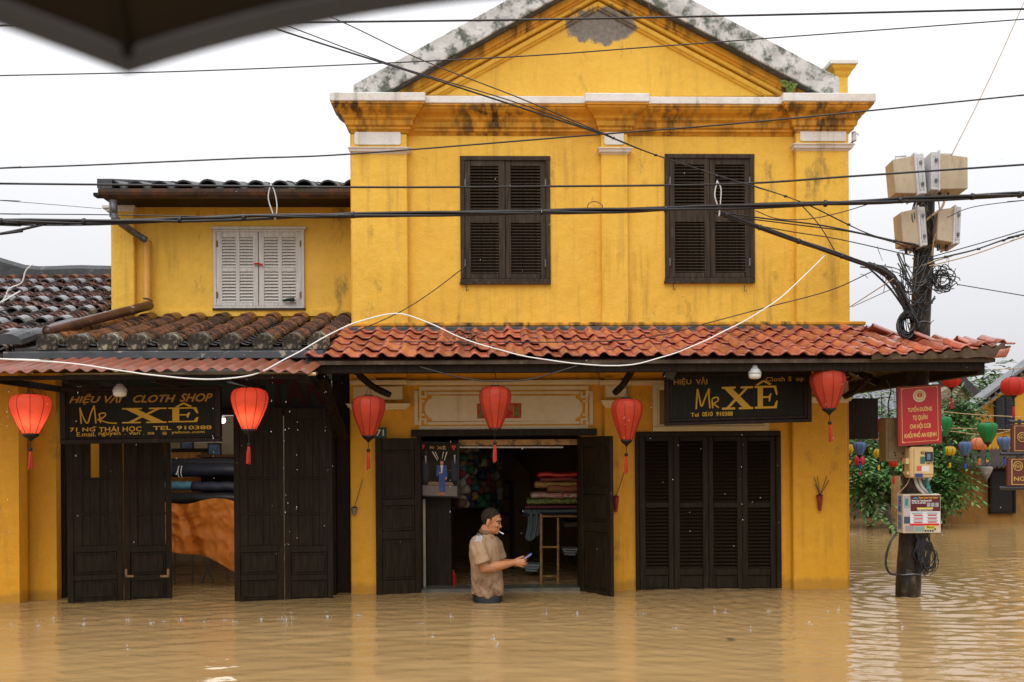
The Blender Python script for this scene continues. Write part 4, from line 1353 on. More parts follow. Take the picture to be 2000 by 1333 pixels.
cloth_roll(310, 470, 973, 9.93, .07, simple('black_cloth', (0.010, 0.011, 0.012), 0.45, 0.3, 6, 0.4, bscale=16), 'long black cloth roll lying on the orange tarpaulin in the left shop', .75)
# tarpaulin hanging over the table
mb = MB()
NX_, NY_ = 70, 50
vs = []
for j in range(NY_ + 1):
    t = j / NY_
    for i in range(NX_ + 1):
        s = i / NX_
        px = 318 + (472 - 318) * s
        bot = 1064 + 45 * s ** .8 - 6 * math.sin(s * 5)
        py = 980 + 6 * math.sin(s * 7) + (bot - 980) * t
        p = LD(px, py, 9.76)
        q = Vector((s * 3.1, t * 2.3, 0.3))
        p.y += .03 * noise.noise(q) + .06 * abs(noise.noise(q * 1.7)) + .022 * abs(noise.noise(q * 3.1 + Vector((4, 1, 0)))) - .10 * t + .06 * max(0, 1 - abs(s - .22 - .25 * t) / .10) * min(1, t * 2.5) + .03 * math.sin(s * 9 + t * 3)
        vs.append(p)
mb.add(vs, [(j * (NX_ + 1) + i, (j + 1) * (NX_ + 1) + i, (j + 1) * (NX_ + 1) + i + 1, j * (NX_ + 1) + i + 1) for j in range(NY_) for i in range(NX_)])
o = obj('tarpaulin', mb, silk('orange_tarpaulin', (0.98, 0.29, 0.03), .42, .45), None, base=LD(395, 1085, 9.76), smooth=True)
tag(o, 'crumpled orange tarpaulin hanging under the dark cloth rolls in the left shop doorway', 'tarpaulin')
t = thing('folding_table', 'metal folding table with crossed legs under the orange tarpaulin', 'table', LD(395, 1150, 9.95))
mb = MB(); a, b = LD(315, 988, 9.98), LD(470, 988, 9.98); mb.box(a.x, b.x, a.y - .05, a.y + .45, a.z - .03, a.z - .005); obj('table_top', mb, M['beam'], t)
for (xa_, ya_, xb_, yb_) in ((344, 1000, 340, 1170), (440, 1000, 444, 1170), (376, 1000, 376, 1170), (398, 1090, 430, 1170), (412, 1085, 384, 1170)):
    mb = MB(); mb.tube([LD(xa_, ya_, 10.0), LD(xb_, yb_, 10.0)], .012, 6); obj('leg', mb, simple('dull_metal', (0.11, 0.10, 0.08), 0.4, 0.2, 10, metal=.4), t)
mb = MB(); mb.tube([LD(344, 1105, 10.01), LD(376, 1105, 10.01)], .008, 6); mb.tube([LD(344, 1123, 10.01), LD(376, 1123, 10.01)], .008, 6); obj('rail', mb, bpy.data.materials['dull_metal'], t)

# ------------------------------------------------------------------ text
_tc, _tw = {}, {}
BARRED = {'Đ': 'D', 'Ư': 'U', 'Ờ': 'Ò'}                  # letters whose extra stroke is laid on separately
def text_geo(body, bold=0.0, shear=0.0, spacing=1.0):
    key = (body, bold, shear, spacing)
    if key in _tc: return _tc[key]
    cu = bpy.data.curves.new('lettering_curve', 'FONT')
    cu.body = body; cu.resolution_u = 3; cu.offset = bold; cu.shear = shear; cu.space_character = spacing
    o = bpy.data.objects.new('lettering_curve', cu)
    COL.objects.link(o)
    dg = bpy.context.evaluated_depsgraph_get()
    me = bpy.data.meshes.new_from_object(o.evaluated_get(dg))
    vs = [(v.co.x, v.co.y) for v in me.vertices]
    fs = [tuple(p.vertices) for p in me.polygons]
    bpy.data.objects.remove(o); bpy.data.curves.remove(cu); bpy.data.meshes.remove(me)
    x0 = min(v[0] for v in vs); x1 = max(v[0] for v in vs); y0 = min(v[1] for v in vs); y1 = max(v[1] for v in vs)
    _tw[key] = (x0, x1, y0, y1)
    vs = [((v[0] - x0) / max(x1 - x0, 1e-6), (v[1] - y0) / max(y1 - y0, 1e-6)) for v in vs]
    _tc[key] = (vs, fs)
    return vs, fs

def put_text(parent, body, org, ex, ez, rectf, mat, off, bold=0.0, shear=0.0, spacing=1.0, name='lettering'):
    """lay a line of lettering on a board: org = top-left corner, ex/ez = full edge vectors, rectf in board fractions"""
    plain = ''.join(BARRED.get(c, c) for c in body)
    vs, fs = text_geo(plain, bold, shear, spacing)
    nrm = ex.cross(ez).normalized()                    # ez points down: the normal faces the viewer
    if nrm.y > 0: nrm = -nrm
    x0, y0, x1, y1 = rectf
    m_ = MB()
    m_.add([org + ex * (x0 + (x1 - x0) * a) + ez * (y1 + (y0 - y1) * b) + nrm * off for a, b in vs], fs)
    W0 = _tw.get((plain, bold, shear, spacing))
    for i, c in enumerate(body):
        if c not in BARRED: continue
        text_geo(plain[:i + 1], bold, shear, spacing); text_geo(plain[i], bold, shear, spacing)
        e0, e1 = _tw[(plain[:i + 1], bold, shear, spacing)], _tw[(plain[i], bold, shear, spacing)]
        xr = (e0[1] - W0[0]) / (W0[1] - W0[0]); wd = (e1[1] - e1[0]) / (W0[1] - W0[0]); xl = xr - wd
        ybase = (0 - W0[2]) / (W0[3] - W0[2]); cap = .70 / (W0[3] - W0[2])
        def bar_(p0, p1, th):
            q = [(p0[0], p0[1] - th), (p1[0], p1[1] - th), (p1[0], p1[1] + th), (p0[0], p0[1] + th)]
            put_poly(m_, org, ex, ez, [(x0 + (x1 - x0) * a, y1 + (y0 - y1) * b) for a, b in q], off + .0006)
        if c == 'Đ': bar_((xl - wd * .18, ybase + cap * .5), (xl + wd * .42, ybase + cap * .5), cap * .075)
        else: bar_((xr - wd * .08, ybase + cap * .88), (xr + wd * .14, ybase + cap * 1.08), cap * .08)
    return obj(name, m_, mat, parent)

def put_poly(mb, org, ex, ez, pts, off):
    nrm = ex.cross(ez).normalized()
    if nrm.y > 0: nrm = -nrm
    P = [org + ex * x + ez * y + nrm * off for x, y in pts]
    if (P[1] - P[0]).cross(P[2] - P[1]).dot(nrm) < 0: P = P[::-1]
    mb.add(P, [tuple(range(len(P)))])

def stroke(mb, org, ex, ez, pts, w, off):
    nrm = ex.cross(ez).normalized()
    if nrm.y > 0: nrm = -nrm
    P = smooth_path([org + ex * x + ez * y + nrm * off for x, y in pts], 4)
    mb.tube(P, w, 6)

def quadbox(mb, org, ex, ez, x0, y0, x1, y1, n0, n1):
    nrm = ex.cross(ez).normalized()
    if nrm.y > 0: nrm = -nrm
    P = [org + ex * x + ez * y for x, y in ((x0, y0), (x1, y0), (x1, y1), (x0, y1))]
    vs = [p + nrm * n0 for p in P] + [p + nrm * n1 for p in P]
    mb.add(vs, [(0, 1, 2, 3), (7, 6, 5, 4), (0, 4, 5, 1), (1, 5, 6, 2), (2, 6, 7, 3), (3, 7, 4, 0)])

def xe(parent, org, ex, ez, X, E, hat, mat, off):
    """the big slab-serif X and E with a circumflex; X and E are px rects in board fractions"""
    m_ = MB()
    x0, y0, x1, y1 = X
    w, h = x1 - x0, y1 - y0
    q = lambda pts, o: put_poly(m_, org, ex, ez, [(x0 + w * a, y0 + h * b) for a, b in pts], off + o)
    q([(.06, .06), (.32, .06), (.95, .94), (.68, .94)], .0000)
    q([(.76, .06), (.86, .06), (.58, .46), (.52, .40)], .0006)
    q([(.12, .94), (.24, .94), (.47, .60), (.41, .53)], .0006)
    q([(0, 0), (.44, 0), (.44, .09), (0, .09)], .0012); q([(.60, 0), (1, 0), (1, .09), (.60, .09)], .0012)
    q([(0, .91), (.42, .91), (.42, 1), (0, 1)], .0012); q([(.54, .91), (1.0, .91), (1.0, 1), (.54, 1)], .0012)
    x0, y0, x1, y1 = E
    w, h = x1 - x0, y1 - y0
    q([(.13, .05), (.36, .05), (.36, .95), (.13, .95)], 0)
    q([(0, 0), (.93, 0), (.93, .09), (0, .09)], .0006); q([(0, .91), (.93, .91), (.93, 1), (0, 1)], .0006)
    q([(.80, .0), (.93, .0), (1.0, .40), (.94, .42), (.86, .2)], .0012)
    q([(.94, .66), (1.0, .68), (.95, 1.0), (.84, 1.0), (.84, .88)], .0012)
    q([(.34, .46), (.62, .46), (.62, .54), (.34, .54)], .0006)
    q([(.60, .46), (.68, .34), (.73, .34), (.66, .70), (.61, .70)], .0012)
    hx0, hy0, hx1, hy1 = hat
    q2 = lambda pts, o: put_poly(m_, org, ex, ez, [(hx0 + (hx1 - hx0) * a, hy0 + (hy1 - hy0) * b) for a, b in pts], off + o)
    q2([(0, .85), (.45, 0), (.60, .12), (.14, 1)], .0016); q2([(.40, .15), (.55, 0), (1, .75), (.86, 1)], .002)
    return obj('lettering', m_, mat, parent)

def fr(x0, y0, x1, y1):
    """fraction helper: pixel in a crop -> board fraction"""
    return lambda X, Y: ((X - x0) / (x1 - x0), (Y - y0) / (y1 - y0))

# signboard of the left shop
n = 0.98
org, tr, bl_ = L(118, 757, n), L(431, 753, n), L(124, 868, n)
ex, ez = tr - org, Vector((0, 0, bl_.z - org.z))
SGN = thing('shop_signboard', 'wide framed cloth shop signboard with slanted gold title and address at left shop', 'signboard', org + ez + ex * .5, 'black and gold cloth shop signboards')
mb = MB(); quadbox(mb, org, ex, ez, .03, .06, .97, .94, -.03, 0); obj('board', mb, M['signboard'], SGN)
mb = MB()
for (a, b, c, d) in ((0, 0, 1, .08), (0, .92, 1, 1), (0, .0805, .035, .9195), (.965, .0805, 1, .9195)): quadbox(mb, org, ex, ez, a, b, c, d, -.04, .02)
for (a, b, c, d) in ((.036, .085, .964, .115), (.036, .885, .964, .915), (.036, .1155, .047, .8845), (.953, .1155, .964, .8845)): quadbox(mb, org, ex, ez, a, b, c, d, -.02, .010)
obj('frame', mb, M['signframe'], SGN, bevel=.003)
F = fr(40, 60, 1945, 790)      # crop (110,740)-(440,880) scaled 6.06
R = lambda a, b, c, d: (*F(a, b), *F(c, d))
put_text(SGN, 'HIỆU', org, ex, ez, R(140, 150, 520, 288), M['gold2'], .002, .025, .35)
put_text(SGN, 'VẢI', org, ex, ez, R(565, 140, 780, 270), M['gold2'], .002, .025, .35)
put_text(SGN, 'CLOTH', org, ex, ez, R(900, 172, 1410, 270), M['gold2'], .002, .025, .35)
put_text(SGN, 'SHOP', org, ex, ez, R(1455, 160, 1850, 268), M['gold2'], .002, .025, .35)
put_text(SGN, '71 NG', org, ex, ez, R(150, 580, 450, 632), M['gold'], .002, .02, 0, 1.05)
put_text(SGN, '~', org, ex, ez, R(425, 566, 465, 576), M['gold'], .002, .02)
put_text(SGN, 'THÁI HỌC', org, ex, ez, R(492, 562, 1000, 655), M['gold'], .002, .02, 0, 1.05)
put_text(SGN, 'TEL', org, ex, ez, R(1135, 575, 1355, 625), M['gold'], .002, .02)
put_text(SGN, '910388', org, ex, ez, R(1418, 575, 1835, 625), M['gold'], .002, .02)
put_text(SGN, 'E.mail.', org, ex, ez, R(230, 640, 455, 695), M['gold'], .002, .01)
put_text(SGN, 'nguyen', org, ex, ez, R(490, 648, 748, 700), M['gold'], .002, .01)
put_text(SGN, 'van', org, ex, ez, R(848, 652, 980, 682), M['gold'], .002, .01)
put_text(SGN, 'xe', org, ex, ez, R(1068, 652, 1150, 682), M['gold'], .002, .01)
for x_ in (796, 1016): put_text(SGN, '.', org, ex, ez, R(x_, 675, x_ + 14, 683), M['gold'], .002, .01)
put_text(SGN, '@', org, ex, ez, R(1245, 648, 1300, 690), M['gold'], .002, .01)
put_text(SGN, 'yahoo.com', org, ex, ez, R(1355, 640, 1750, 682), M['gold'], .002, .01)
xe(SGN, org, ex, ez, R(770, 338, 1300, 534), R(1320, 338, 1680, 530), R(1400, 278, 1605, 338), M['gold'], .002)
mb = MB()
ps = lambda *p: [F(*q) for q in p]
stroke(mb, org, ex, ez, ps((272, 325), (285, 530)), .0065, .002)
stroke(mb, org, ex, ez, ps((272, 325), (310, 450), (360, 525), (400, 400), (440, 300)), .0065, .0025)
stroke(mb, org, ex, ez, ps((440, 300), (452, 420), (460, 532)), .0065, .003)
stroke(mb, org, ex, ez, ps((515, 525), (505, 440), (500, 410), (560, 395), (575, 425), (530, 465), (478, 480)), .006, .0035)
stroke(mb, org, ex, ez, ps((478, 480), (540, 500), (620, 525), (710, 530)), .006, .004)
obj('lettering', mb, M['gold'], SGN)
mb = MB()
for f_ in (.1, .9):
    p = org + ex * f_; mb.tube([p, Vector((p.x, p.y + .1, zc0 - .05))], .006, 5)
obj('hanger', mb, M['wire'], SGN)

# signboard of the corner house
n = 0.60
org, tr, bl_ = L(1298, 724, n), L(1584, 717, n), L(1301, 832, n)
ex, ez = tr - org, Vector((0, 0, bl_.z - org.z))
SGN = thing('shop_signboard', 'black wooden cloth shop signboard with missing letter hung under the red tiled awning', 'signboard', org + ez + ex * .5, 'black and gold cloth shop signboards')
mb = MB(); quadbox(mb, org, ex, ez, .03, .05, .97, .95, -.03, 0); obj('board', mb, M['signboard'], SGN)
mb = MB()
for (a, b, c, d) in ((0, 0, 1, .06), (0, .94, 1, 1), (0, .0605, .03, .9395), (.97, .0605, 1, .9395)): quadbox(mb, org, ex, ez, a, b, c, d, -.04, .02)
for (a, b, c, d) in ((.031, .07, .969, .12), (.031, .88, .969, .93), (.031, .1205, .05, .8795), (.95, .1205, .969, .8795)): quadbox(mb, org, ex, ez, a, b, c, d, -.02, .012)
obj('frame', mb, M['signframe'], SGN, bevel=.003)
def F(X, Y):                    # crop (1290,700)-(1600,850) scaled 6.45; the board leans a little in the picture
    x0_ = 62 + (Y - 140) * .01
    top = 150 - 42 * (X - 62) / 1835; bot = 862 - 40 * (X - 62) / 1835
    return ((X - 62) / 1835, (Y - top) / (bot - top))
R = lambda a, b, c, d: (F(a, b)[0], F((a + c) / 2, b)[1], F(c, d)[0], F((a + c) / 2, d)[1])
put_text(SGN, 'HIỆU', org, ex, ez, R(175, 245, 395, 350), M['gold2'], .002, .02)
put_text(SGN, 'VẢI', org, ex, ez, R(450, 235, 595, 333), M['gold2'], .002, .02)
put_text(SGN, 'Cloth S', org, ex, ez, R(1325, 235, 1650, 295), M['gold2'], .002, .025, 0, 1.1)
put_text(SGN, 'op', org, ex, ez, R(1705, 250, 1808, 303), M['gold2'], .002, .025, 0, 1.1)
put_text(SGN, 'Tel', org, ex, ez, R(385, 698, 482, 748), M['gold'], .002, .012)
put_text(SGN, '0510', org, ex, ez, R(528, 685, 660, 743), M['gold'], .002, .022)
put_text(SGN, '910388', org, ex, ez, R(702, 683, 910, 740), M['gold'], .002, .022)
xe(SGN, org, ex, ez, R(775, 360, 1165, 655), R(1185, 350, 1475, 645), R(1198, 280, 1400, 345), M['gold'], .002)
mb = MB()
ps = lambda *p: [F(*q) for q in p]
stroke(mb, org, ex, ez, ps((452, 650), (460, 520), (470, 390)), .0075, .002)
stroke(mb, org, ex, ez, ps((470, 395), (495, 510), (520, 615), (565, 500), (615, 385)), .0075, .0025)
stroke(mb, org, ex, ez, ps((615, 385), (612, 500), (625, 640)), .0075, .003)
stroke(mb, org, ex, ez, ps((660, 640), (655, 520), (720, 500), (725, 540), (665, 580)), .007, .0035)
stroke(mb, org, ex, ez, ps((665, 580), (735, 632)), .007, .004)
obj('lettering', mb, M['gold'], SGN)
mb = MB()
for f_ in (.14, .84):
    p = org + ex * f_
    pts = [p + Vector((.012 * math.sin(k * 1.9), 0, .02 * k)) for k in range(5)]
    mb.tube(pts, .009, 6)
obj('chain', mb, M['wire'], SGN)
# faded red lettering of the old board over the left shop doors
o_ = bpy.data.objects['old_name_board']
org, tr, bl_ = L(111, 735, .062), L(640, 735, .062), L(111, 800, .062)
darkred = flat('faded_dark_red', (0.06, 0.008, 0.006), 0.6)
put_text(o_, 'H TAN', org, tr - org, bl_ - org, (.68, .08, .99, .88), darkred, .003, .03)
put_text(o_, 'A', org, tr - org, bl_ - org, (.42, .08, .50, .88), darkred, .003, .03)

# red New Year print on the plaque
org, tr, bl_ = L(932, 789, .016), L(1018, 788, .016), L(932, 818, .016)
ex, ez = tr - org, bl_ - org
NYP = thing('paper_banner', 'small red paper banner with gold character pasted on the cream plaque over the door', 'banner', org + ez)
mb = MB(); quadbox(mb, org, ex, ez, 0, 0, 1, 1, .001, .003); obj('sheet', mb, flat('red_paper', (0.42, 0.03, 0.015), 0.6), NYP)
gp = flat('dull_gold_print', (0.36, 0.22, 0.05), 0.5)
put_text(NYP, '門', org, ex, ez, (.60, .14, .84, .90), gp, .0045, .01)
put_text(NYP, '五', org, ex, ez, (.20, .14, .42, .90), gp, .0045, .01)
fl_m = flat('green_gold_print', (0.17, 0.17, 0.04), 0.6)
for (cx, cy, r) in ((.08, .3, .055), (.11, .62, .06), (.06, .85, .045), (.92, .35, .05), (.90, .68, .06), (.96, .88, .03), (.15, .12, .04), (.95, .12, .03)):
    mb = MB(); put_poly(mb, org, ex, ez, [(cx + r * (1 + .3 * (k % 2)) * math.cos(k * .628), cy + r * 2.6 * (1 + .3 * (k % 2)) * math.sin(k * .628)) for k in range(10)], .0045)
    obj('flower_print', mb, fl_m, NYP)
# house number plate
org, tr, bl_ = L(724, 836, .095), L(755, 835, .095), L(724, 857, .095)
ex, ez = tr - org, bl_ - org
NP = thing('house_number_plate', 'small green house number plate reading 71 behind a red lantern', 'number plate', org + ez)
mb = MB(); quadbox(mb, org, ex, ez, 0, 0, 1, 1, .001, .006); obj('plate', mb, flat('dark_green_enamel', (0.01, 0.06, 0.035), 0.35), NP)
put_text(NP, '71', org, ex, ez, (.34, .2, .84, .8), flat('pale_number', (0.6, 0.6, 0.45), 0.5), .008, .02)

# ------------------------------------------------------------------ lanterns
RATIOS = {'drop': [(.30, 1.0), (.62, .985), (.84, .945), (.96, .88), (1.0, .78), (.985, .68), (.90, .54), (.76, .38), (.58, .20), (.42, .06), (.36, 0)],
          'round': [(.28, 1.0), (.60, .95), (.86, .82), (.98, .64), (1.0, .5), (.98, .36), (.86, .18), (.60, .05), (.28, 0)]}
def lantern(kind, p_top, p_bot, radius, mat, label, group, tassel_to=None, cord_to=None, lit=0, cat='lantern', name='silk_lantern', tmat=None, seg=40, nribs=10, fr_='F', rot=0.0, top_dark=False):
    """silk lantern: panels bulging between bamboo ribs, black top and bottom collars, cord, bead and tassel"""
    p_top, p_bot = Vector(p_top), Vector(p_bot)
    h = p_top.z - p_bot.z
    c = Vector((p_bot.x, p_bot.y, p_bot.z))
    t = thing(name, label, cat, c, group, fr_)
    prof = [(r * radius, z * h) for r, z in RATIOS[kind]]
    m_ = MB(); m_.lathe(prof, c, seg, .055, nribs)
    if lit:
        m_.f = [f for f in m_.f if len(f) == 4]        # open top and bottom
    obj('shade', m_, mat, t, smooth=True)
    m_ = MB()
    for k in range(nribs):
        a = 2 * math.pi * k / nribs
        m_.tube([c + Vector((r * 1.003 * math.cos(a), r * 1.003 * math.sin(a), z)) for r, z in prof], .0022 if radius > .1 else .0028, 4)
    obj('rib', m_, M['ribdark'] if top_dark else M['ribred'], t)
    rb, rt = prof[-1][0], prof[0][0]
    m_ = MB(); m_.lathe([(rb * 1.04, .012), (rb * 1.06, -.004), (rb * .8, -.016), (rb * .4, -.03), (.006, -.05)], c, 14); obj('bottom_collar', m_, M['black'], t)
    m_ = MB(); m_.lathe([(rt * 1.03, h - .008), (rt * .98, h + .008), (rt * .5, h + .012)], c, 14); obj('top_cap', m_, M['black'], t)
    if tassel_to is not None:
        zt_ = tassel_to - c.z
        bead = -.05 + (zt_ + .05) * .30
        m_ = MB(); m_.tube([c + Vector((0, 0, -.045)), c + Vector((0, 0, bead))], .003, 5); obj('cord', m_, M['black'], t)
        m_ = MB(); m_.ell(c + Vector((0, 0, bead)), (.017, .017, .016), 10, 6); obj('bead', m_, M['black'], t, smooth=True)
        m_ = MB()
        for k in range(9):
            a = k * 2.4; rr_ = .002 + .009 * math.sqrt(k / 9)
            e_ = Vector((rr_ * 1.5 * math.cos(a), rr_ * 1.5 * math.sin(a), zt_ + .01 * math.sin(k * 5)))
            m_.tube([c + Vector((rr_ * .6 * math.cos(a), rr_ * .6 * math.sin(a), bead - .012)), c + Vector((rr_ * 1.3 * math.cos(a), rr_ * 1.3 * math.sin(a), (bead + zt_) / 2)), c + e_], .0045, 5)
        obj('tassel', m_, tmat or M['tassel'], t)
    if cord_to is not None:
        ct = Vector(cord_to)
        top = c + Vector((0, 0, h + .01))
        m_ = MB()
        for s in (-1, 1):
            m_.tube([top + Vector((s * rt * .6, 0, 0)), top + Vector((0, 0, .07)), top + Vector((.004 * s, 0, .075))], .0022, 4)
        m_.tube([top + Vector((0, 0, .07)), ct], .004, 5)
        obj('hanging_cord', m_, M['wire'], t)
    return t
M['ribred'] = flat('rib_dark_red', (0.16, 0.012, 0.008), 0.6)
M['ribdark'] = flat('rib_shadow_red', (0.10, 0.008, 0.006), 0.6)
def lantern_px(px, y0, y1, half, n, tas, cord, mat, label, lit=0):
    a, b = L(px, y0, n), L(px, y1, n)
    rad = (L(px + half, y0, n) - L(px - half, y0, n)).length / 2
    t = lantern('drop', a, Vector((a.x, a.y, b.z)), rad, mat, label, 'red silk lanterns hung along the shop awnings', L(px, tas, n).z, L(*cord) if cord else None, lit)
    q_ = random.Random(px)
    t.rotation_euler = (q_.uniform(-.04, .04), q_.uniform(-.05, .05), YAW + q_.uniform(-1.5, 1.5))
    return t
DROPDIR = M['silk_red']
l1 = lantern_px(59, 771, 850, 41, 1.58, 915, (59, 738, 1.58), M['silk_lit'], 'glowing red lantern in front of the ochre pillar, far left of the long black signboard', 1)
l2 = lantern_px(486, 758, 841, 36, 1.58, 905, (486, 738, 1.58), M['silk_lit'], 'glowing red lantern right of the left signboard, in front of the barred doors', 1)
lantern_px(719, 774, 853, 33, 0.98, 916, (716, 752, .98), M['silk_red'], 'unlit red lantern hiding part of the green house number plate')
lantern_px(966, 755, 839, 31, 1.02, 902, (966, 716, 1.02), M['silk_red'], 'unlit red lantern hanging over the middle of the doorway in front of the cream plaque')
lantern_px(1223, 779, 861, 30.5, 0.98, 925, (1214, 752, .98), M['silk_red'], 'unlit red lantern between the open doorway and the shut louvred doors')
lantern_px(1619, 723, 800, 34, 1.05, 862, (1619, 716, 1.05), M['silk_red'], 'unlit red lantern at the right house corner beside the signboard with the missing letter')
for t in (l1, l2):
    b = INFO[t.name][0]
    hh = .30
    lamp('lantern_bulb', b + Vector((0.0, -.012, .115)), 1.5, (1.0, 0.72, 0.52), .035)
    mb = MB(); mb.lathe([(.001, .06), (.022, .07), (.03, .095), (.022, .12), (.014, .14)], b, 10)
    obj('bulb', mb, flat('warm_bulb', (1, .9, .8), .5, 1.5, ecol=(1, .8, .6)), t, smooth=True)

# white bulbs hanging from the beams
def bulb(px, y0, y1, n, hook_y, label):
    a, b = L(px, y0, n), L(px, y1, n)
    h = a.z - b.z
    t = thing('hanging_bulb', label, 'light bulb', Vector((a.x, a.y, b.z)), 'unlit white bulbs under the awnings')
    c = Vector((a.x, a.y, b.z))
    m_ = MB(); m_.lathe([(.004, 0), (.03, .003), (.047, .012), (.050, .03), (.050, .042)], c, 18); obj('diffuser', m_, flat('white_diffuser', (.72, .70, .66), .4), t, smooth=True)
    m_ = MB(); m_.lathe([(.054, .0425), (.052, .055), (.042, .075), (.026, .095), (.022, h)], c, 18, .0, 0); obj('heat_sink', m_, M['boxgrey'], t, smooth=True)
    m_ = MB()
    for k in range(18):
        q = 2 * math.pi * k / 18; m_.tube([c + Vector((.053 * math.cos(q), .053 * math.sin(q), .05)), c + Vector((.030 * math.cos(q), .030 * math.sin(q), .09))], .002, 4)
    obj('fin', m_, M['gutter'], t)
    m_ = MB(); m_.lathe([(.017, h), (.017, h + .05), (.01, h + .055)], c, 10); m_.tube([c + Vector((0, 0, h + .05)), Vector((a.x, a.y, L(px, hook_y, n).z))], .008, 6); obj('socket', m_, M['black'], t)
bulb(234, 750, 776, 1.50, 738, 'dirty white bulb hanging in front of the left signboard title')
bulb(1474, 714, 741, 1.15, 700, 'clean white bulb hanging in front of the right signboard')
# black spotlights under the awning
def spot(px, py, n, ang, label):
    p = L(px, py, n)
    t = thing('spotlight', label, 'spotlight', p, 'black spotlights under the red tiled awning')
    R_ = Matrix.Rotation(ang, 3, 'Y') @ Matrix.Rotation(math.radians(20), 3, 'X')
    m_ = MB(); m_.box(-.05, .05, -.03, .03, -.06, .06); m_.v = [R_ @ Vector(q) + p for q in m_.v]; obj('housing', m_, M['black'], t, bevel=.006)
    m_ = MB(); m_.box(-.04, .04, -.036, -.0305, -.05, .05); m_.v = [R_ @ Vector(q) + p for q in m_.v]; obj('glass', m_, flat('dark_lamp_glass', (.03, .035, .04), .15), t)
    m_ = MB(); m_.tube([p + Vector((-.03, .03, .0)), p + Vector((-.03, .03, .10)), p + Vector((0, .03, .14))], .008, 5); obj('yoke', m_, M['black'], t)
spot(1309, 727, .9, .35, 'black spotlight clipped to the beam at the left end of the right signboard')
spot(1636, 735, .9, -.15, 'black spotlight just behind the lantern at the right house corner')

# ------------------------------------------------------------------ neighbour's roof at the far left
NB = thing('neighbour_house', 'far left neighbour house seen only as a dark old tiled roof with bands of mortar', 'house', (-5.2, 0, 0))
tanp = 0.313
lp2 = math.atan(tanp)
def roofD(py): return 1.727 / (.313 - (880 - py) / FPX)
zr = lambda D: 2.15 + tanp * (D - 8.2)
Xr = -4.13
mb = MB()
def wl_(X, D, z): return FMI @ Vector((X, D, z))
mb.add([wl_(-8.5, 8.2, zr(8.2) - .03), wl_(Xr, 8.2, zr(8.2) - .03), wl_(Xr, 12.6, zr(12.6) - .03), wl_(-8.5, 12.6, zr(12.6) - .03),
        wl_(-8.5, 8.2, zr(8.2) - .1), wl_(Xr, 8.2, zr(8.2) - .1), wl_(Xr, 12.6, zr(12.6) - .1), wl_(-8.5, 12.6, zr(12.6) - .1)], F6)
NBR = obj('roof', mb, M['deck'], NB)
mb = MB(); p = wl_(-8.4, 9.0, 0); q = wl_(Xr - .1, 12.4, 0); mb.box(p.x, q.x, p.y, q.y, -.9, 2.0); obj('wall', mb, M['plaster_low'], NB)
dme = arch_mesh('roof_tile', 0.155, 0.066, 0.105, 0.013, 8); dme.materials.append(M['oldtile2'])
kme = arch_mesh('mortar_cap', 0.18, 0.082, 0.20, 0.018, 8); kme.materials.append(M['greycap'])
rng = random.Random(9)
cand = []
rows_D = [8.8, 9.35, 9.95, 10.6, 11.3, 12.0]
nroll2 = 22
for i in range(nroll2):
    X = Xr - .12 - .195 * i
    for D in rows_D:
        Xp, Dp = X + rng.uniform(-.015, .015), D + rng.uniform(-.05, .05)
        if X / Dp < -.53: continue
        inst('mortar_cap', kme, NBR, wl_(Xp, Dp, zr(Dp) + .008), (lp2 - .05, 0, rng.uniform(-.05, .05)), (rng.uniform(.86, .98), .8, rng.uniform(.8, 1.0)))
    D = 8.25
    while D < 12.4:
        if not any(-.10 < D - r < .15 for r in rows_D) and X / D > -.53:
            cand.append((X, D))
        D += .074
extra = MB()
cand.sort(key=lambda c: c[1])
for k, (X, D) in enumerate(cand):
    loc = wl_(X + rng.uniform(-.006, .006), D, zr(D) + rng.uniform(-.003, .003))
    rot = (lp2 - .2 + rng.uniform(-.04, .04), 0, rng.uniform(-.05, .05))
    if k < 298:
        inst('roof_tile', dme, NBR, loc, rot, (rng.uniform(.94, 1.06), 1, rng.uniform(.9, 1.1)))
    else:
        R_ = Matrix.Rotation(rot[2], 3, 'Z') @ Matrix.Rotation(rot[0], 3, 'X')
        extra.add([R_ @ v.co + loc for v in dme.vertices], [tuple(p.vertices) for p in dme.polygons])
if extra.v: obj('far_tiles', extra, M['oldtile2'], NBR, kind='stuff')
# top row of bigger tiles and the black ridge, swept up at the left
for i in range(nroll2):
    X = Xr - .12 - .195 * i
    inst('mortar_cap', tme2, NBR, wl_(X, 12.3, zr(12.3) + .01), (lp2 - .03, 0, 0), (1.0, .9, 1))
rings = []
for k in range(24):
    X = -8.2 + (Xr + 8.2) * k / 23
    up = .35 * max(0, (-6.0 - X)) ** 1.3 + .006 * math.sin(k * 1.3)
    zc = zr(12.55)
    rings.append([wl_(X, 12.42, zc - .1), wl_(X, 12.68, zc - .1), wl_(X, 12.68, zc + .10 + up), wl_(X, 12.64, zc + .15 + up), wl_(X, 12.46, zc + .15 + up), wl_(X, 12.42, zc + .10 + up)])
mb = MB(); mb.loft(rings); obj('ridge', mb, M['ridge'], NB)

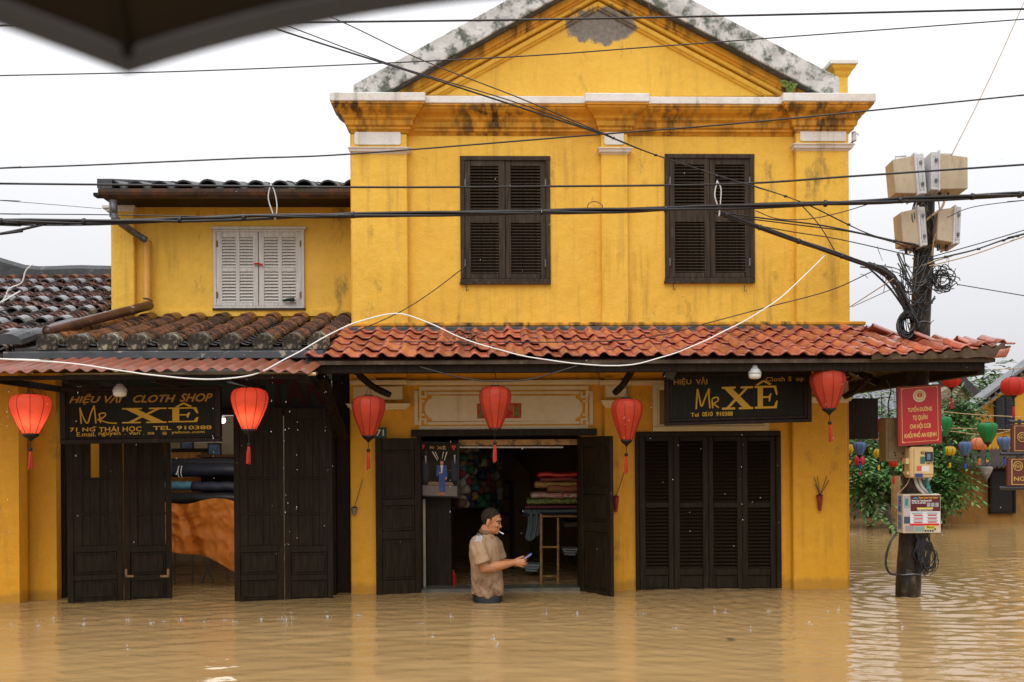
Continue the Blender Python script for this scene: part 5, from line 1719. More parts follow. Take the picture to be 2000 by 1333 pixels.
# ------------------------------------------------------------------ things by the main doorway
# poster on a stand
org, tr, bl_ = L(824, 864, -.06), L(893, 866, -.06), L(824, 969, -.06)
ex, ez = tr - org, Vector((0, 0, bl_.z - org.z))
PST = thing('poster', 'shop poster of a man in a blue suit hung left inside the doorway', 'poster', org + ez)
mb = MB(); quadbox(mb, org, ex, ez, -.02, -.015, 1.06, 1.02, -.03, 0); obj('frame', mb, M['black'], PST, bevel=.003)
mb = MB(); quadbox(mb, org, ex, ez, 0, 0, 1, 1, .001, .002); obj('sheet', mb, simple('dark_photo_print', (0.022, 0.017, 0.012), 0.6, 0.6, 9, spec=.1), PST)
def pp(name, col, polys, off):
    mt_ = flat('print_' + name, col, .4)
    for k, q in enumerate(polys):
        m_ = MB(); put_poly(m_, org, ex, ez, q, off + .0002 * k)
        obj(name[:-1] if name.endswith('s') and len(polys) > 1 else name, m_, mt_, PST)
pp('printed_floor', (0.16, 0.13, 0.11), [[(0.01, .80), (.99, .80), (.99, .99), (.01, .99)]], .003)
pp('printed_step', (0.20, 0.12, 0.06), [[(.2, .73), (.85, .73), (.9, .79), (.15, .79)]], .0031)
pp('printed_lights', (0.75, 0.68, 0.55), [[(.28, .17), (.31, .17), (.45, .33), (.43, .33)], [(.69, .17), (.72, .17), (.64, .33), (.62, .33)], [(.36, .17), (.38, .17), (.47, .30), (.46, .30)], [(.60, .17), (.62, .17), (.57, .30), (.56, .30)]], .0035)
pp('printed_mannequins', (0.01, 0.011, 0.016), [[(.02, .33), (.16, .33), (.2, .55), (.14, .72), (.03, .72)], [(.84, .30), (.98, .30), (.99, .70), (.86, .70), (.82, .5)]], .004)
pp('printed_shirts', (0.45, 0.42, 0.38), [[(.08, .25), (.13, .25), (.11, .42)], [(.9, .22), (.95, .22), (.93, .40)]], .0045)
pp('printed_suit', (0.035, 0.07, 0.25), [[(.42, .42), (.70, .42), (.72, .66), (.67, .67), (.66, .60), (.46, .60), (.43, .64), (.40, .60)], [(.47, .60), (.66, .60), (.65, .92), (.57, .92), (.56, .68), (.54, .92), (.49, .92)]], .005)
pp('printed_skin', (0.50, 0.26, 0.15), [[(.51, .335), (.61, .335), (.60, .40), (.56, .425), (.52, .40)], [(.48, .55), (.55, .545), (.55, .575), (.48, .58)], [(.66, .64), (.70, .64), (.69, .69), (.66, .68)]], .0065)
pp('printed_shirt', (0.62, 0.60, 0.58), [[(.52, .42), (.60, .42), (.57, .56), (.54, .56)]], .0075)
pp('printed_hair', (0.012, 0.01, 0.01), [[(.50, .30), (.60, .295), (.615, .345), (.51, .345)]], .008)
pp('printed_shoes', (0.48, 0.16, 0.03), [[(.41, .95), (.53, .92), (.54, .955), (.42, .97)], [(.55, .93), (.63, .93), (.63, .97), (.55, .97)]], .0085)
pp('printed_hearts', (0.55, 0.03, 0.02), [[(.83, .06), (.87, .035), (.90, .05), (.93, .035), (.97, .06), (.90, .14)], [(.005, .05), (.06, .04), (.08, .07), (.03, .14), (.005, .12)]], .009)
put_text(PST, 'XÊ', org, ex, ez, (.42, .055, .68, .125), flat('poster_gold', (.5, .26, .06), .4), .004, .02)
put_text(PST, 'Mr', org, ex, ez, (.22, .065, .36, .12), bpy.data.materials['poster_gold'], .004, .01)
# wooden counter and a pale post under the poster
t = thing('counter', 'dark wooden counter block standing inside the doorway under the poster', 'counter', L(857, 1148, -.3))
mb = MB(); mb.bpx(832, 960, 882, 1149, -.9, -.25); obj('body', mb, M['wood2'], t, bevel=.006)
mb = MB(); mb.bpx(830, 952, 884, 960, -.92, -.23); obj('top', mb, M['wood2'], t, bevel=.004)
t = thing('pale_post', 'narrow pale painted post standing beside the dark counter at the doorway', 'post', L(826, 1150, -.2))
mb = MB(); mb.bpx(822.8, 975, 831, 1150, -.24, -.16); obj('shaft', mb, simple('pale_post_paint', (.42, .36, .26), .6, .2, 5), t)
# shelf wall of small cloth rolls and yarn cones
SHF = thing('shelf_rack', 'tall dark shelf along the side of the shop stacked with small cloth rolls', 'shelf', L(925, 1148, -1.2))
mb = MB()
sA, sB = L(884, 900, -.55), L(968, 900, -2.2)
for py in (893, 930, 955, 990):
    z_ = L(900, py, -.6).z
    mb.add(slab([(sA.x - .25, sA.y, z_), (sA.x + .02, sA.y, z_), (sB.x + .02, sB.y, z_), (sB.x - .4, sB.y, z_)], .02), F6)
for y_ in (sA.y, (sA.y + sB.y) / 2, sB.y):
    f_ = (y_ - sA.y) / (sB.y - sA.y)
    mb.box(sA.x + (sB.x - sA.x) * f_ - .3, sA.x + (sB.x - sA.x) * f_ - .26, y_, y_ + .03, -.1, 1.9)
obj('frame', mb, M['wood2'], SHF)
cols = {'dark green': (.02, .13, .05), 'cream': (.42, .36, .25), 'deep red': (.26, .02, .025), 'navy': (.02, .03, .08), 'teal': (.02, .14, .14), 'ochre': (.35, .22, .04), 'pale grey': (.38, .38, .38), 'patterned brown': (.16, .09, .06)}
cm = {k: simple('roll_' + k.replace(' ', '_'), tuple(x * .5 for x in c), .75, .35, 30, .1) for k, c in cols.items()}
rng = random.Random(21)
ys0 = [868, 880, 892, 904, 917, 930, 944, 957, 970, 983, 996, 1008]
proto_me = {}
nrow_ = 0
for r, py in enumerate(ys0):
    k0, k1 = (896, 968)
    for q in range(7):
        f_ = q / 6.0 + rng.uniform(-.04, .04)
        dep = -.62 - 1.45 * max(0, min(1, f_))
        px = 893 + 72 * f_ + rng.uniform(-3, 3)
        if py + 10 * (1 - f_) > 1000 and f_ < .45: continue
        if py > 985 and f_ < .8: continue
        pyy = py + (880 - py) * .0 + rng.uniform(-2.5, 2.5)
        ck = rng.choice(list(cols))
        if ck not in proto_me:
            m_ = MB()
            m_.lathe([(.012, -.11), (.042, -.105), (.046, -.05), (.046, .05), (.042, .105), (.012, .11)], (0, 0, 0), 10)
            me_ = m_.mesh('cloth_bundle', smooth=True); me_.materials.append(cm[ck]); proto_me[ck] = me_
        o = bpy.data.objects.new('cloth_bundle', proto_me[ck]); COL.objects.link(o)
        place(o, L(px, pyy, dep), None, 'F')
        o.rotation_euler = (math.radians(90) + rng.uniform(-.3, .3), 0, math.radians(rng.uniform(30, 75)))
        s_ = rng.uniform(.85, 1.15); o.scale = (s_, s_, rng.uniform(.8, 1.1))
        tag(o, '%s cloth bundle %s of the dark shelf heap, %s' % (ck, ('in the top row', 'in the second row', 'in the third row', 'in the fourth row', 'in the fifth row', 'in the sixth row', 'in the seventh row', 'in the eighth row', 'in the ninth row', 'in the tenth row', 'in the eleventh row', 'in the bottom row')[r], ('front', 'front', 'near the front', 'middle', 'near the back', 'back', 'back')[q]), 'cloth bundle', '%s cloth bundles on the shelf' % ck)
# fabric pile on a metal rack at the right
RCK = thing('metal_rack', 'rusty yellow metal rack carrying the folded patterned cloths in the doorway', 'rack', L(1095, 1148, -.9))
rm = simple('rusty_yellow_steel', (.30, .15, .035), .5, .4, 14, .1, col2=(.08, .04, .02), thr=(.5, .65))
def tube_px(parent, pts, n_, r, mat, name):
    m_ = MB(); m_.tube([L(x, y, n_) for x, y in pts], r, 6); return obj(name, m_, mat, parent)
tube_px(RCK, [(1057, 1005), (1057, 1160)], -.62, .015, rm, 'leg'); tube_px(RCK, [(1090, 1012), (1090, 1160)], -.62, .012, rm, 'leg')
for y_ in (1009, 1069, 1126): tube_px(RCK, [(1057, y_), (1090 if y_ > 1010 else 1132, y_)], -.62, .010, rm, 'rail')
mb = MB(); mb.bpx(1020, 1004, 1150, 1008, -1.5, -.64); obj('shelf_board', mb, M['beam'], RCK)
def cloth(px0, px1, py0, py1, n_, mat, label, depth=.45, sag=0.0, seed=0):
    a, b = L(px0, py0, n_), L(px1, py1, n_)
    m_ = MB()
    nx_, th_ = 16, a.z - b.z
    rings = []
    for k in range(nx_ + 1):
        f_ = k / nx_
        x = a.x + (b.x - a.x) * f_
        w1 = .012 * noise.noise(Vector((f_ * 3, seed, 0))) - sag * (abs(f_ - .5) * 2) ** 2
        rr = .5 * th_
        ring = []
        for q in range(10):
            t_ = 2 * math.pi * q / 10
            ring.append((x, a.y + depth / 2 - depth / 2 * math.copysign(abs(math.cos(t_)) ** .5, math.cos(t_)), (a.z + b.z) / 2 + w1 + rr * math.copysign(abs(math.sin(t_)) ** .6, math.sin(t_)) * (1 + .12 * noise.noise(Vector((f_ * 4, q, seed))))))
        rings.append(ring)
    m_.loft(rings)
    o = obj('folded_cloth', m_, mat, None, base=Vector(((a.x + b.x) / 2, a.y, b.z)), smooth=True)
    return tag(o, label, 'folded cloth', 'folded cloths piled on the metal rack')
def pattern(name, c1, c2, sc, rough=.6, c3=None, stretch=(1, 1, 1)):
    m, nt, bs, lk = new_mat(name)
    n_ = nz(nt, coords(nt, stretch), sc, 3, .6, 1.2)
    st = [(.42, c1), (.5, c2)] + ([(.58, c3)] if c3 else [])
    lk.new(ramp(nt, n_, st), bs.inputs['Base Color']); bs.inputs['Roughness'].default_value = rough
    return m
cloth(1052, 1150, 923, 933, -.70, simple('glossy_red_satin', (.50, .03, .015), .3, .3, 10), 'glossy red satin cloth on top of the pile on the rack', seed=1)
cloth(1056, 1150, 933, 941, -.68, pattern('red_check', (.35, .03, .02), (.16, .04, .03), 20), 'dark red checked cloth just under the top red satin', seed=2)
cloth(1046, 1140, 941, 954, -.69, pattern('gold_brocade', (.26, .13, .03), (.40, .24, .05), 16, stretch=(1, 1, 4)), 'gold brocade cloth in the middle of the pile on the rack', seed=3)
cloth(1070, 1150, 946, 963, -.66, pattern('red_gold', (.34, .05, .02), (.20, .10, .03), 12), 'folded red and brown cloth draped at the right of the pile', seed=4)
cloth(1038, 1150, 963, 974, -.67, pattern('red_white', (.42, .05, .03), (.45, .33, .25), 30), 'red cloth with a pale pattern below the gold brocade', seed=5)
cloth(1030, 1150, 974, 986, -.66, pattern('leaf_print', (.02, .03, .02), (.26, .25, .03), 14, c3=(.05, .09, .02)), 'black cloth with yellow green leaf print under the red patterned cloth', seed=6)
cloth(1026, 1150, 987, 995, -.68, simple('wine_cloth', (.10, .012, .02), .6, .3, 8), 'dark wine cloth under the leaf printed one', seed=7)
cloth(1022, 1150, 995, 1004, -.70, simple('grey_teal_cloth', (.06, .085, .08), .7, .3, 8), 'grey teal cloth at the bottom of the pile on the rack', seed=8)
mb = MB()
vs = []
for j in range(15):
    for i in range(13):
        f_, t_ = i / 12, j / 14
        p = L(1028 + 26 * f_ + 3 * math.sin(t_ * 4), 996 + (42 + 20 * (1 - abs(f_ - .35))) * t_, -.66)
        p.y += .02 * math.sin(f_ * 16 + t_) - .02
        vs.append(p)
mb.add(vs, [(j * 13 + i, (j + 1) * 13 + i, (j + 1) * 13 + i + 1, j * 13 + i + 1) for j in range(14) for i in range(12)])
o = obj('fringed_shawl', mb, bpy.data.materials['grey_teal_cloth'], None, base=L(1040, 1050, -.66), smooth=True)
tag(o, 'grey green shawl hanging down from the left end of the cloth pile', 'shawl')
cloth(1104, 1150, 1019, 1031, -1.0, simple('beige_roll', (.20, .14, .07), .7, .2, 8), 'beige rolled cloth on the shelf below the main pile', seed=9)
for (x0, x1, y0, y1, lab, c) in ((1100, 1130, 1072, 1076, 'pale folded sheets on the lower right of the rack', (.32, .32, .30)), (1024, 1055, 1103, 1108, 'small heap of pale plastic bags low beside the rack', (.25, .29, .28))):
    for q in range(3):
        cloth(x0 + q * 2, x1 - q * 3, y0 + q * 5, y1 + q * 5, -1.0 + .01 * q, simple('pale_sheet_%d' % (q + x0), c, .5, .3, 12), ('topmost of the ', 'middle of the ', 'lowest of the ')[q] + lab, .3, seed=q + 11)
# panel of shelving at the back and slanted stair underside
t = thing('back_cabinet', 'tall dark cabinet with open compartments at the back of the shop', 'cabinet', L(985, 1148, -3.0))
mb = MB(); frame_rect(mb, 963, 940, 1003, 1148, 6, -3.2, -2.9)
for y_ in (972, 1003, 1038): mb.bpx(969, y_, 997, y_ + 4, -3.2, -2.92)
obj('frame', mb, M['wood2'], t)
t = thing('stair_panel', 'dim ochre slanted panel under a stair at the back of the shop', 'stair panel', L(1000, 940, -3.0))
mb = MB(); mb.prism([(L(x, y, -3.05).x, L(x, y, -3.05).z) for x, y in ((955, 880), (1000, 888), (1035, 925), (1035, 1148), (955, 1148))], 3.05, 3.15)
obj('panel', mb, simple('stair_ochre', (.16, .085, .02), .7, .3, 4), t)
# red bottle low in the dark
t = thing('red_canister', 'small red canister on the floor behind the dark counter', 'canister', L(885, 1143, -.5))
mb = MB(); c = L(885, 1143, -.5); mb.lathe([(.001, 0), (.03, 0), (.032, .10), (.014, .13), (.012, .15), (.001, .15)], c, 12); obj('body', mb, M['red'], t)
# incense holders on the pillars
def incense(px, py0, py1, n_, mat, label, sticks):
    a, b = L(px, py0, n_ + .03), L(px, py1, n_ + .03)
    t = thing('incense_holder', label, 'incense holder', b, 'incense holders nailed to the ochre pillars')
    m_ = MB(); m_.lathe([(.014, 0), (.030, a.z - b.z - .012), (.034, a.z - b.z)], b, 12); obj('cup', m_, mat, t)
    m_ = MB(); m_.lathe([(.001, a.z - b.z - .004), (.031, a.z - b.z + .004), (.001, a.z - b.z + .012)], b, 12); obj('ash', m_, M['black'], t)
    for (dx, dy) in sticks:
        m_ = MB(); e_ = L(px + dx, py0 + dy, n_ + .03); m_.tube([a, a.lerp(e_, .5) + Vector((.003, 0, 0)), e_], .0035, 5); obj('stick', m_, M['rustpipe'], t)
incense(692, 992, 1007, .09, simple('tin', (.25, .22, .2), .35, .2, 20, metal=.5), 'tin incense holder on the left pillar beside the open door leaf', [(16, -55)])
dred = simple('dark_red_cup', (.22, .018, .012), .5, .3, 20)
incense(1203, 970, 1000, .06, dred, 'red incense holder on the middle pillar with one long stick', [(16, -48)])
incense(1601, 968, 998, .09, dred, 'dark red incense holder on the right corner pillar with several sticks', [(-5, -38), (-9, -22), (14, -38), (18, -30), (-11, -36)])
# security camera at the corner
p = L(1668, 268, .05)
t = thing('security_camera', 'small white security camera fixed high on the right house corner', 'camera', p)
mb = MB(); mb.tube([p + Vector((0, 0, .045)), p + Vector((-.004, -.01, -.04))], .022, 10); obj('body', mb, M['boxgrey'], t)
mb = MB(); mb.tube([p + Vector((-.05, .05, -.06)), p + Vector((-.02, .02, -.055)), p + Vector((0, 0, -.03))], .010, 6); obj('arm', mb, M['gutter'], t)
mb = MB(); mb.tube([p + Vector((0, 0, .03)), p + Vector((.03, 0, .03)), p + Vector((.045, 0, .015))], .004, 5); obj('cable', mb, M['wire'], t)
# fern growing from the cornice
t = thing('fern', 'little green fern sprouting on the cornice beside the right end of the gable', 'fern', L(1545, 182, .15))
mb = MB(); rng = random.Random(2)
for (ex_, ey_) in ((1527, 163), (1533, 172), (1552, 170), (1540, 166), (1548, 176)):
    a, b = L(1543, 182, .17), L(ex_, ey_, .2)
    pts = [a, a.lerp(b, .5) + Vector((0, 0, .03)), b]
    mb.tube(pts, .003, 4)
    for k in range(8):
        c = a.lerp(b, k / 8 + .1) + Vector((0, 0, .03 * math.sin(math.pi * k / 8)))
        for s in (-1, 1):
            mb.add([c, c + Vector((s * .012, -.01, .022)), c + Vector((s * .03, -.012, .012)), c + Vector((s * .016, 0, -.004))], [(0, 1, 2, 3)])
obj('fronds', mb, simple('fern_green', (.16, .24, .05), .5, .3, 20), t)

# ------------------------------------------------------------------ the man standing in the water
BD = 8.65
def P(X, Y, dy=0.0):
    """point on the man: crop pixels (x, y) at depth offset dy"""
    return W(860 + X / 6.06, 970 + Y / 6.06, BD + dy)
PX = 1.0 / 1362.0                                      # metres per crop pixel
def ring_at(X, Y, hw, hd, dy=0.0, seg=20, tilt=0.0, pw=1.0):
    c = P(X, Y, dy)
    out = []
    for k in range(seg):
        t_ = 2 * math.pi * k / seg
        cx_, sy_ = math.cos(t_), math.sin(t_)
        cx_ = math.copysign(abs(cx_) ** pw, cx_); sy_ = math.copysign(abs(sy_) ** pw, sy_)
        x, y = hw * PX * cx_, hd * sy_
        out.append(c + Vector((x * math.cos(.28) - y * math.sin(.28) * .35, y, tilt * x)))
    return out
MAN = thing('person', 'man in a brown polo shirt standing waist deep in the flood looking at a phone', 'person', W(955, 1180, BD), None, 'W')
def remeshed(mb_, voxel, name, mat, parent, smooth_it=4, disp=None):
    me = mb_.mesh(name + '_src')
    o = bpy.data.objects.new('remesh_source', me); COL.objects.link(o)
    r = o.modifiers.new('r', 'REMESH'); r.mode = 'VOXEL'; r.voxel_size = voxel
    s = o.modifiers.new('s', 'SMOOTH'); s.iterations = smooth_it; s.factor = .5
    dg = bpy.context.evaluated_depsgraph_get()
    res = bpy.data.meshes.new_from_object(o.evaluated_get(dg))
    bpy.data.objects.remove(o)
    base = INFO[parent.name][0]
    n = len(res.vertices)
    co = np.empty(n * 3, dtype=np.float32); res.vertices.foreach_get('co', co); co = co.reshape(-1, 3)
    if disp is not None: co = disp(co)
    co = co - np.array(base, dtype=np.float32)
    res.vertices.foreach_set('co', co.ravel())
    res.polygons.foreach_set('use_smooth', [True] * len(res.polygons))
    res.name = name; res.materials.clear(); res.materials.append(mat)
    res.update()
    o = bpy.data.objects.new(name, res); COL.objects.link(o)
    o.parent = parent; o.location = (0, 0, 0)
    INFO[o.name] = (Vector(base), 'W')
    return o
sk, nt, bs, lk = new_mat('tanned_skin')
n_ = nz(nt, coords(nt), 22, 4)
lk.new(ramp(nt, n_, [(.3, (.43, .175, .075)), (.7, (.53, .225, .10))]), bs.inputs['Base Color'])
bs.inputs['Roughness'].default_value = .42
bs.inputs['Subsurface Weight'].default_value = .08
bs.inputs['Subsurface Radius'].default_value = (.02, .008, .004)
body = MB()
# torso, hips, legs down to the ground under the water
body.loft([ring_at(*a) for a in [(556, 1330, 165, .13), (556, 1180, 175, .135), (552, 1000, 175, .14), (545, 800, 175, .145), (535, 640, 170, .15), (530, 540, 150, .14), (532, 470, 95, .09), (540, 420, 68, .062)]])
for dy in (-.08, .08):
    c = P(556, 1300, dy); g = Vector((c.x, c.y, -.88))
    body.tube([c, c.lerp(g, .5) + Vector((.02, 0, 0)), g], [.085, .06, .045], 10)
    body.ell(g + Vector((.06, 0, -.01)), (.13, .045, .035), 10, 6)
# neck and head
body.tube([P(535, 450), P(555, 390), P(585, 330)], [.062, .056, .055], 14)
body.ell(P(598, 248), (.083, .073, .082), 20, 14)               # skull
body.ell(P(640, 320), (.056, .061, .080), 18, 12, Matrix.Rotation(math.radians(10), 3, 'Y'))   # face
body.ell(P(630, 385), (.052, .054, .048), 16, 10)               # jaw
body.ell(P(662, 424, -.004), (.024, .030, .019), 12, 8)         # chin
body.ell(P(690, 272, -.004), (.026, .050, .017), 12, 8)         # brow
body.ell(P(703, 335, -.012), (.013, .011, .030), 10, 8, Matrix.Rotation(math.radians(-18), 3, 'Y'))  # nose
body.ell(P(708, 360, -.012), (.016, .017, .0115), 10, 8)         # nose tip
body.ell(P(683, 400, -.010), (.014, .024, .0075), 10, 6)        # lips
body.ell(P(680, 412, -.010), (.014, .022, .0075), 10, 6)
body.ell(P(672, 345, -.046), (.022, .018, .016), 10, 8)         # cheek
body.ell(P(668, 345, .030), (.022, .018, .016), 10, 8)
body.ell(P(562, 314, -.072), (.016, .010, .028), 12, 8, Matrix.Rotation(math.radians(10), 3, 'Y'))  # near ear
body.ell(P(566, 338, -.070), (.009, .008, .010), 8, 6)
body.ell(P(562, 318, .076), (.019, .010, .033), 12, 8)
# arms
body.tube([P(455, 545, -.165), P(470, 690, -.20), P(520, 845, -.205)], [.062, .054, .043], 12)
body.ell(P(520, 848, -.205), (.045, .042, .042), 12, 8)
body.tube([P(520, 845, -.205), P(620, 838, -.185), P(740, 812, -.145), P(850, 788, -.100)], [.044, .046, .037, .027], 12)
body.tube([P(640, 560, .155), P(670, 680, .19), P(705, 790, .19)], [.058, .05, .041], 12)
body.tube([P(705, 790, .19), P(790, 790, .13), P(880, 780, .045)], [.041, .038, .027], 12)
# near hand: palm, four fingers curled round the phone, thumb on top
def finger(pts, r0, r1):
    pts = smooth_path(pts, 4)
    body.tube(pts, [r0 + (r1 - r0) * k / (len(pts) - 1) for k in range(len(pts))], 8)
body.ell(P(905, 785, -.085), (.050, .020, .034), 12, 8, Matrix.Rotation(math.radians(4), 3, 'Y'))
body.tube([P(845, 788, -.100), P(885, 785, -.09)], [.027, .027], 10)
finger([P(935, 755, -.085), P(985, 748, -.080), P(1008, 762, -.050)], .0105, .0085)
finger([P(935, 778, -.090), P(992, 775, -.088), P(1015, 790, -.055)], .0110, .0085)
finger([P(930, 800, -.090), P(985, 802, -.090), P(1008, 815, -.058)], .0105, .0080)
finger([P(922, 818, -.085), P(960, 828, -.085), P(982, 840, -.060)], .0095, .0075)
finger([P(885, 755, -.075), P(940, 728, -.050), P(985, 716, -.038)], .0125, .0095)
# far hand closing from the other side
body.ell(P(925, 775, .012), (.046, .020, .032), 12, 8)
finger([P(955, 760, .010), P(1000, 750, .012), P(1022, 752, -.012)], .0105, .0085)
finger([P(955, 780, .012), P(1005, 782, .012), P(1026, 788, -.015)], .0105, .0085)
finger([P(950, 800, .012), P(995, 806, .010), P(1015, 812, -.018)], .0100, .0080)
finger([P(940, 815, .010), P(972, 826, .008), P(992, 832, -.018)], .0095, .0075)
finger([P(905, 745, .008), P(955, 722, -.005), P(992, 712, -.018)], .0120, .0095)
remeshed(body, .0042, 'body', sk, MAN, 3)
# hair: cropped short, following the head
BODY = bpy.data.objects['body'] if False else [c for c in MAN.children if c.name.startswith('body')][0]
def hair_limit(X):
    return float(np.interp(X, [500, 540, 552, 588, 596, 606, 618, 650, 690, 705, 730], [338, 332, 282, 272, 296, 286, 250, 232, 216, 208, 206]))
bme = BODY.data
mb0 = INFO[BODY.name][0]
o00 = P(0, 0)
hv, keep = {}, []
for v_ in bme.vertices:
    p_ = v_.co + mb0
    Y_ = (o00.z - p_.z) / PX; X_ = (p_.x - o00.x) / PX
    if Y_ > 380 or p_.z < P(0, 385).z: continue
    q_ = Vector((X_, p_.y, Y_))
    m_ = hair_limit(X_) - Y_ + 5 * noise.noise(p_ * 60)
    if abs(p_.y - BD) > .068 and 528 < X_ < 590 and Y_ > 268: continue
    if m_ > -2:
        hv[v_.index] = p_ + v_.normal * (.0006 + .0032 * max(0, min(1, m_ / 55)) * (1 + .25 * noise.noise(p_ * 120)))
idx = {k: i for i, k in enumerate(hv)}
hair = MB(); hair.v = [tuple(q) for q in hv.values()]
hair.f = [tuple(idx[k] for k in f_.vertices) for f_ in bme.polygons if all(k in idx for k in f_.vertices)]
obj('hair', hair, simple('short_black_hair', (.020, .014, .010), .75, .6, 70, .5, bscale=220, spec=.15, col2=(.15, .08, .042), thr=(.52, .78)), MAN, smooth=True)
# eyes and brows
for dy_ in (-.041, .021):
    m_ = MB(); m_.ell(P(685, 326, dy_), (.009, .011, .0042), 10, 6); e_ = obj('eye', m_, flat('eye_white', (.30, .25, .20), .3), MAN, smooth=True)
    m_ = MB(); m_.ell(P(690, 327, dy_ - (.004 if dy_ < 0 else -.001)), (.007, .008, .0045), 8, 6); obj('pupil', m_, M['black'], e_, smooth=True)
mb = MB()
mb.tube([P(660, 300, -.056), P(685, 292, -.050), P(708, 298, -.030)], [.003, .005, .003], 6)
mb.tube([P(668, 316, -.053), P(690, 314, -.044), P(704, 320, -.034)], [.002, .0035, .002], 6)
obj('eyebrow', mb, M['black'], MAN)
# polo shirt
shirt = MB()
shirt.loft([ring_at(*a) for a in [(556, 1166, 205, .160), (555, 1080, 199, .162), (550, 980, 195, .164), (543, 880, 194, .168), (535, 780, 195, .174), (528, 690, 197, .186), (524, 610, 190, .192), (526, 560, 178, .190), (530, 515, 152, .172), (535, 478, 116, .125), (540, 450, 88, .09), (544, 430, 76, .078)]])
shirt.ell(P(455, 560, -.150), (.075, .07, .075), 14, 10)
shirt.tube([P(440, 560, -.155), P(470, 680, -.205), P(500, 770, -.212), P(508, 792, -.212)], [.074, .071, .068, .068], 16)
shirt.ell(P(635, 560, .150), (.065, .07, .075), 14, 10)
shirt.tube([P(635, 560, .15), P(665, 650, .19), P(692, 745, .195)], [.075, .072, .068], 16)
def folds(co):
    out = co.copy()
    for i in range(len(co)):
        x, y, z = co[i]
        k = .009 * noise.noise(Vector((x * 9, y * 9, z * 5 + x * 4))) + .006 * noise.noise(Vector((x * 22 + z * 8, y * 20, z * 14)))
        low = max(0, min(1, (0.45 - z) / .35))
        out[i][1] += k * 1.6 - low * .007 * math.sin(x * 60 + z * 9)
        out[i][0] += k * .9
        if z < .16: out[i][2] += .010 * math.sin(x * 34) + .006 * math.sin(x * 71 + 1)
    return out
sm, nt, bs, lk = new_mat('brown_polo_cloth')
v = coords(nt)
c = ramp(nt, nz(nt, v, 5, 4), [(.3, (.33, .21, .122)), (.7, (.42, .275, .165))])
sx = nt.nodes.new('ShaderNodeSeparateXYZ'); lk.new(v, sx.inputs[0])
wet = math_n(nt, 'MULTIPLY', ramp(nt, nz(nt, v, 9, 7, .7), [(.44, 0), (.60, 1)]), ramp(nt, math_n(nt, 'ADD', math_n(nt, 'MULTIPLY', sx.outputs[2], -1.6), 1.0), [(.42, 0), (.72, 1)]))
c = mix(nt, math_n(nt, 'MULTIPLY', wet, .85), c, (.12, .062, .028))
lk.new(c, bs.inputs['Base Color']); bs.inputs['Roughness'].default_value = .8; bs.inputs['Specular IOR Level'].default_value = .2
bump(nt, bs, math_n(nt, 'ADD', nz(nt, v, 14, 4), math_n(nt, 'MULTIPLY', nz(nt, v, 160, 2), .12)), .3, .02)
SHIRT = remeshed(shirt, .0065, 'shirt', sm, MAN, 3, folds)
# collar, placket, hem line, sleeve cuffs, striped shoulder patch
col_m = simple('dark_brown_collar', (.17, .085, .035), .8, .15, 30)
mb = MB()
n_ = 26
def cpt(t_, out, up):
    # open neckline: from the placket round the back of the neck
    a = math.radians(-20 + (t_) * 320 + 20)
    X = 545 + (72 + out) * math.cos(a) ; dyy = (.072 + out * PX) * math.sin(a)
    Y = 418 + 26 * (1 + math.cos(a)) / 2 * 1.6 - up
    return P(X, Y, dyy)
rings = []
vs = []
for k in range(n_ + 1):
    t_ = k / n_
    for (o_, u_) in ((10, -26), (4, 8), (-2, 30), (8, 34), (14, 10), (20, -30)):
        vs.append(cpt(t_, o_ + 2, u_))
mb.add(vs, [(k * 6 + q, (k + 1) * 6 + q, (k + 1) * 6 + (q + 1) % 6, k * 6 + (q + 1) % 6) for k in range(n_) for q in range(6)])
obj('collar', mb, col_m, SHIRT, base=INFO[SHIRT.name][0], smooth=True)
mb = MB()
mb.add([P(590, 452, -.110), P(636, 490, -.060), P(640, 585, -.105), P(632, 588, -.112)], [(0, 3, 2, 1)])
mb.v = [Vector(q) + Vector((.004, -.012, 0)) for q in mb.v]
obj('placket', mb, sk, SHIRT, base=INFO[SHIRT.name][0])
def onshirt(X, Y):
    """depth of the shirt's near surface below crop pixel (X, Y)"""
    d0 = P(X, Y, -.6); r_ = (P(X, Y, .4) - d0).normalized()
    loc = d0 - INFO[SHIRT.name][0]
    hit, p_, nn, idx = SHIRT.ray_cast(loc, r_)
    return (p_ + INFO[SHIRT.name][0], nn) if hit else (P(X, Y, -.18), Vector((0, -1, 0)))
dgs = bpy.context.evaluated_depsgraph_get()
def decal(name, polys, mat, off):
    m_ = MB()
    for g in polys:
        (x0, y0), (x1, y1), (x2, y2), (x3, y3) = g
        N = 6
        vs = []
        for j in range(N + 1):
            for i in range(4):
                f_, t_ = i / 3, j / N
                X = (x0 + (x1 - x0) * f_) * (1 - t_) + (x3 + (x2 - x3) * f_) * t_
                Y = (y0 + (y1 - y0) * f_) * (1 - t_) + (y3 + (y2 - y3) * f_) * t_
                p_, nn = onshirt(X, Y)
                vs.append(p_ + nn * off)
        m_.add(vs, [(j * 4 + i, (j + 1) * 4 + i, (j + 1) * 4 + i + 1, j * 4 + i + 1) for j in range(N) for i in range(3)])
    obj(name, m_, mat, SHIRT, base=INFO[SHIRT.name][0], smooth=True)
decal('shoulder_patch', [((440, 432), (498, 462), (478, 540), (412, 536))], flat('white_patch', (.62, .6, .57), .7), .003)
st_ = []
for f_ in (.1, .32, .54, .76):
    g = lambda f: ((440 + 58 * f, 432 + 30 * f), (412 + 66 * f, 536 + 4 * f))
    (ax, ay), (bx_, by_) = g(f_); (cx_, cy_), (dx_, dy_) = g(f_ + .075)
    st_.append(((ax, ay), (cx_, cy_), (dx_, dy_), (bx_, by_)))
decal('patch_stripe', st_, flat('black_stripe', (.02, .02, .03), .7), .0045)
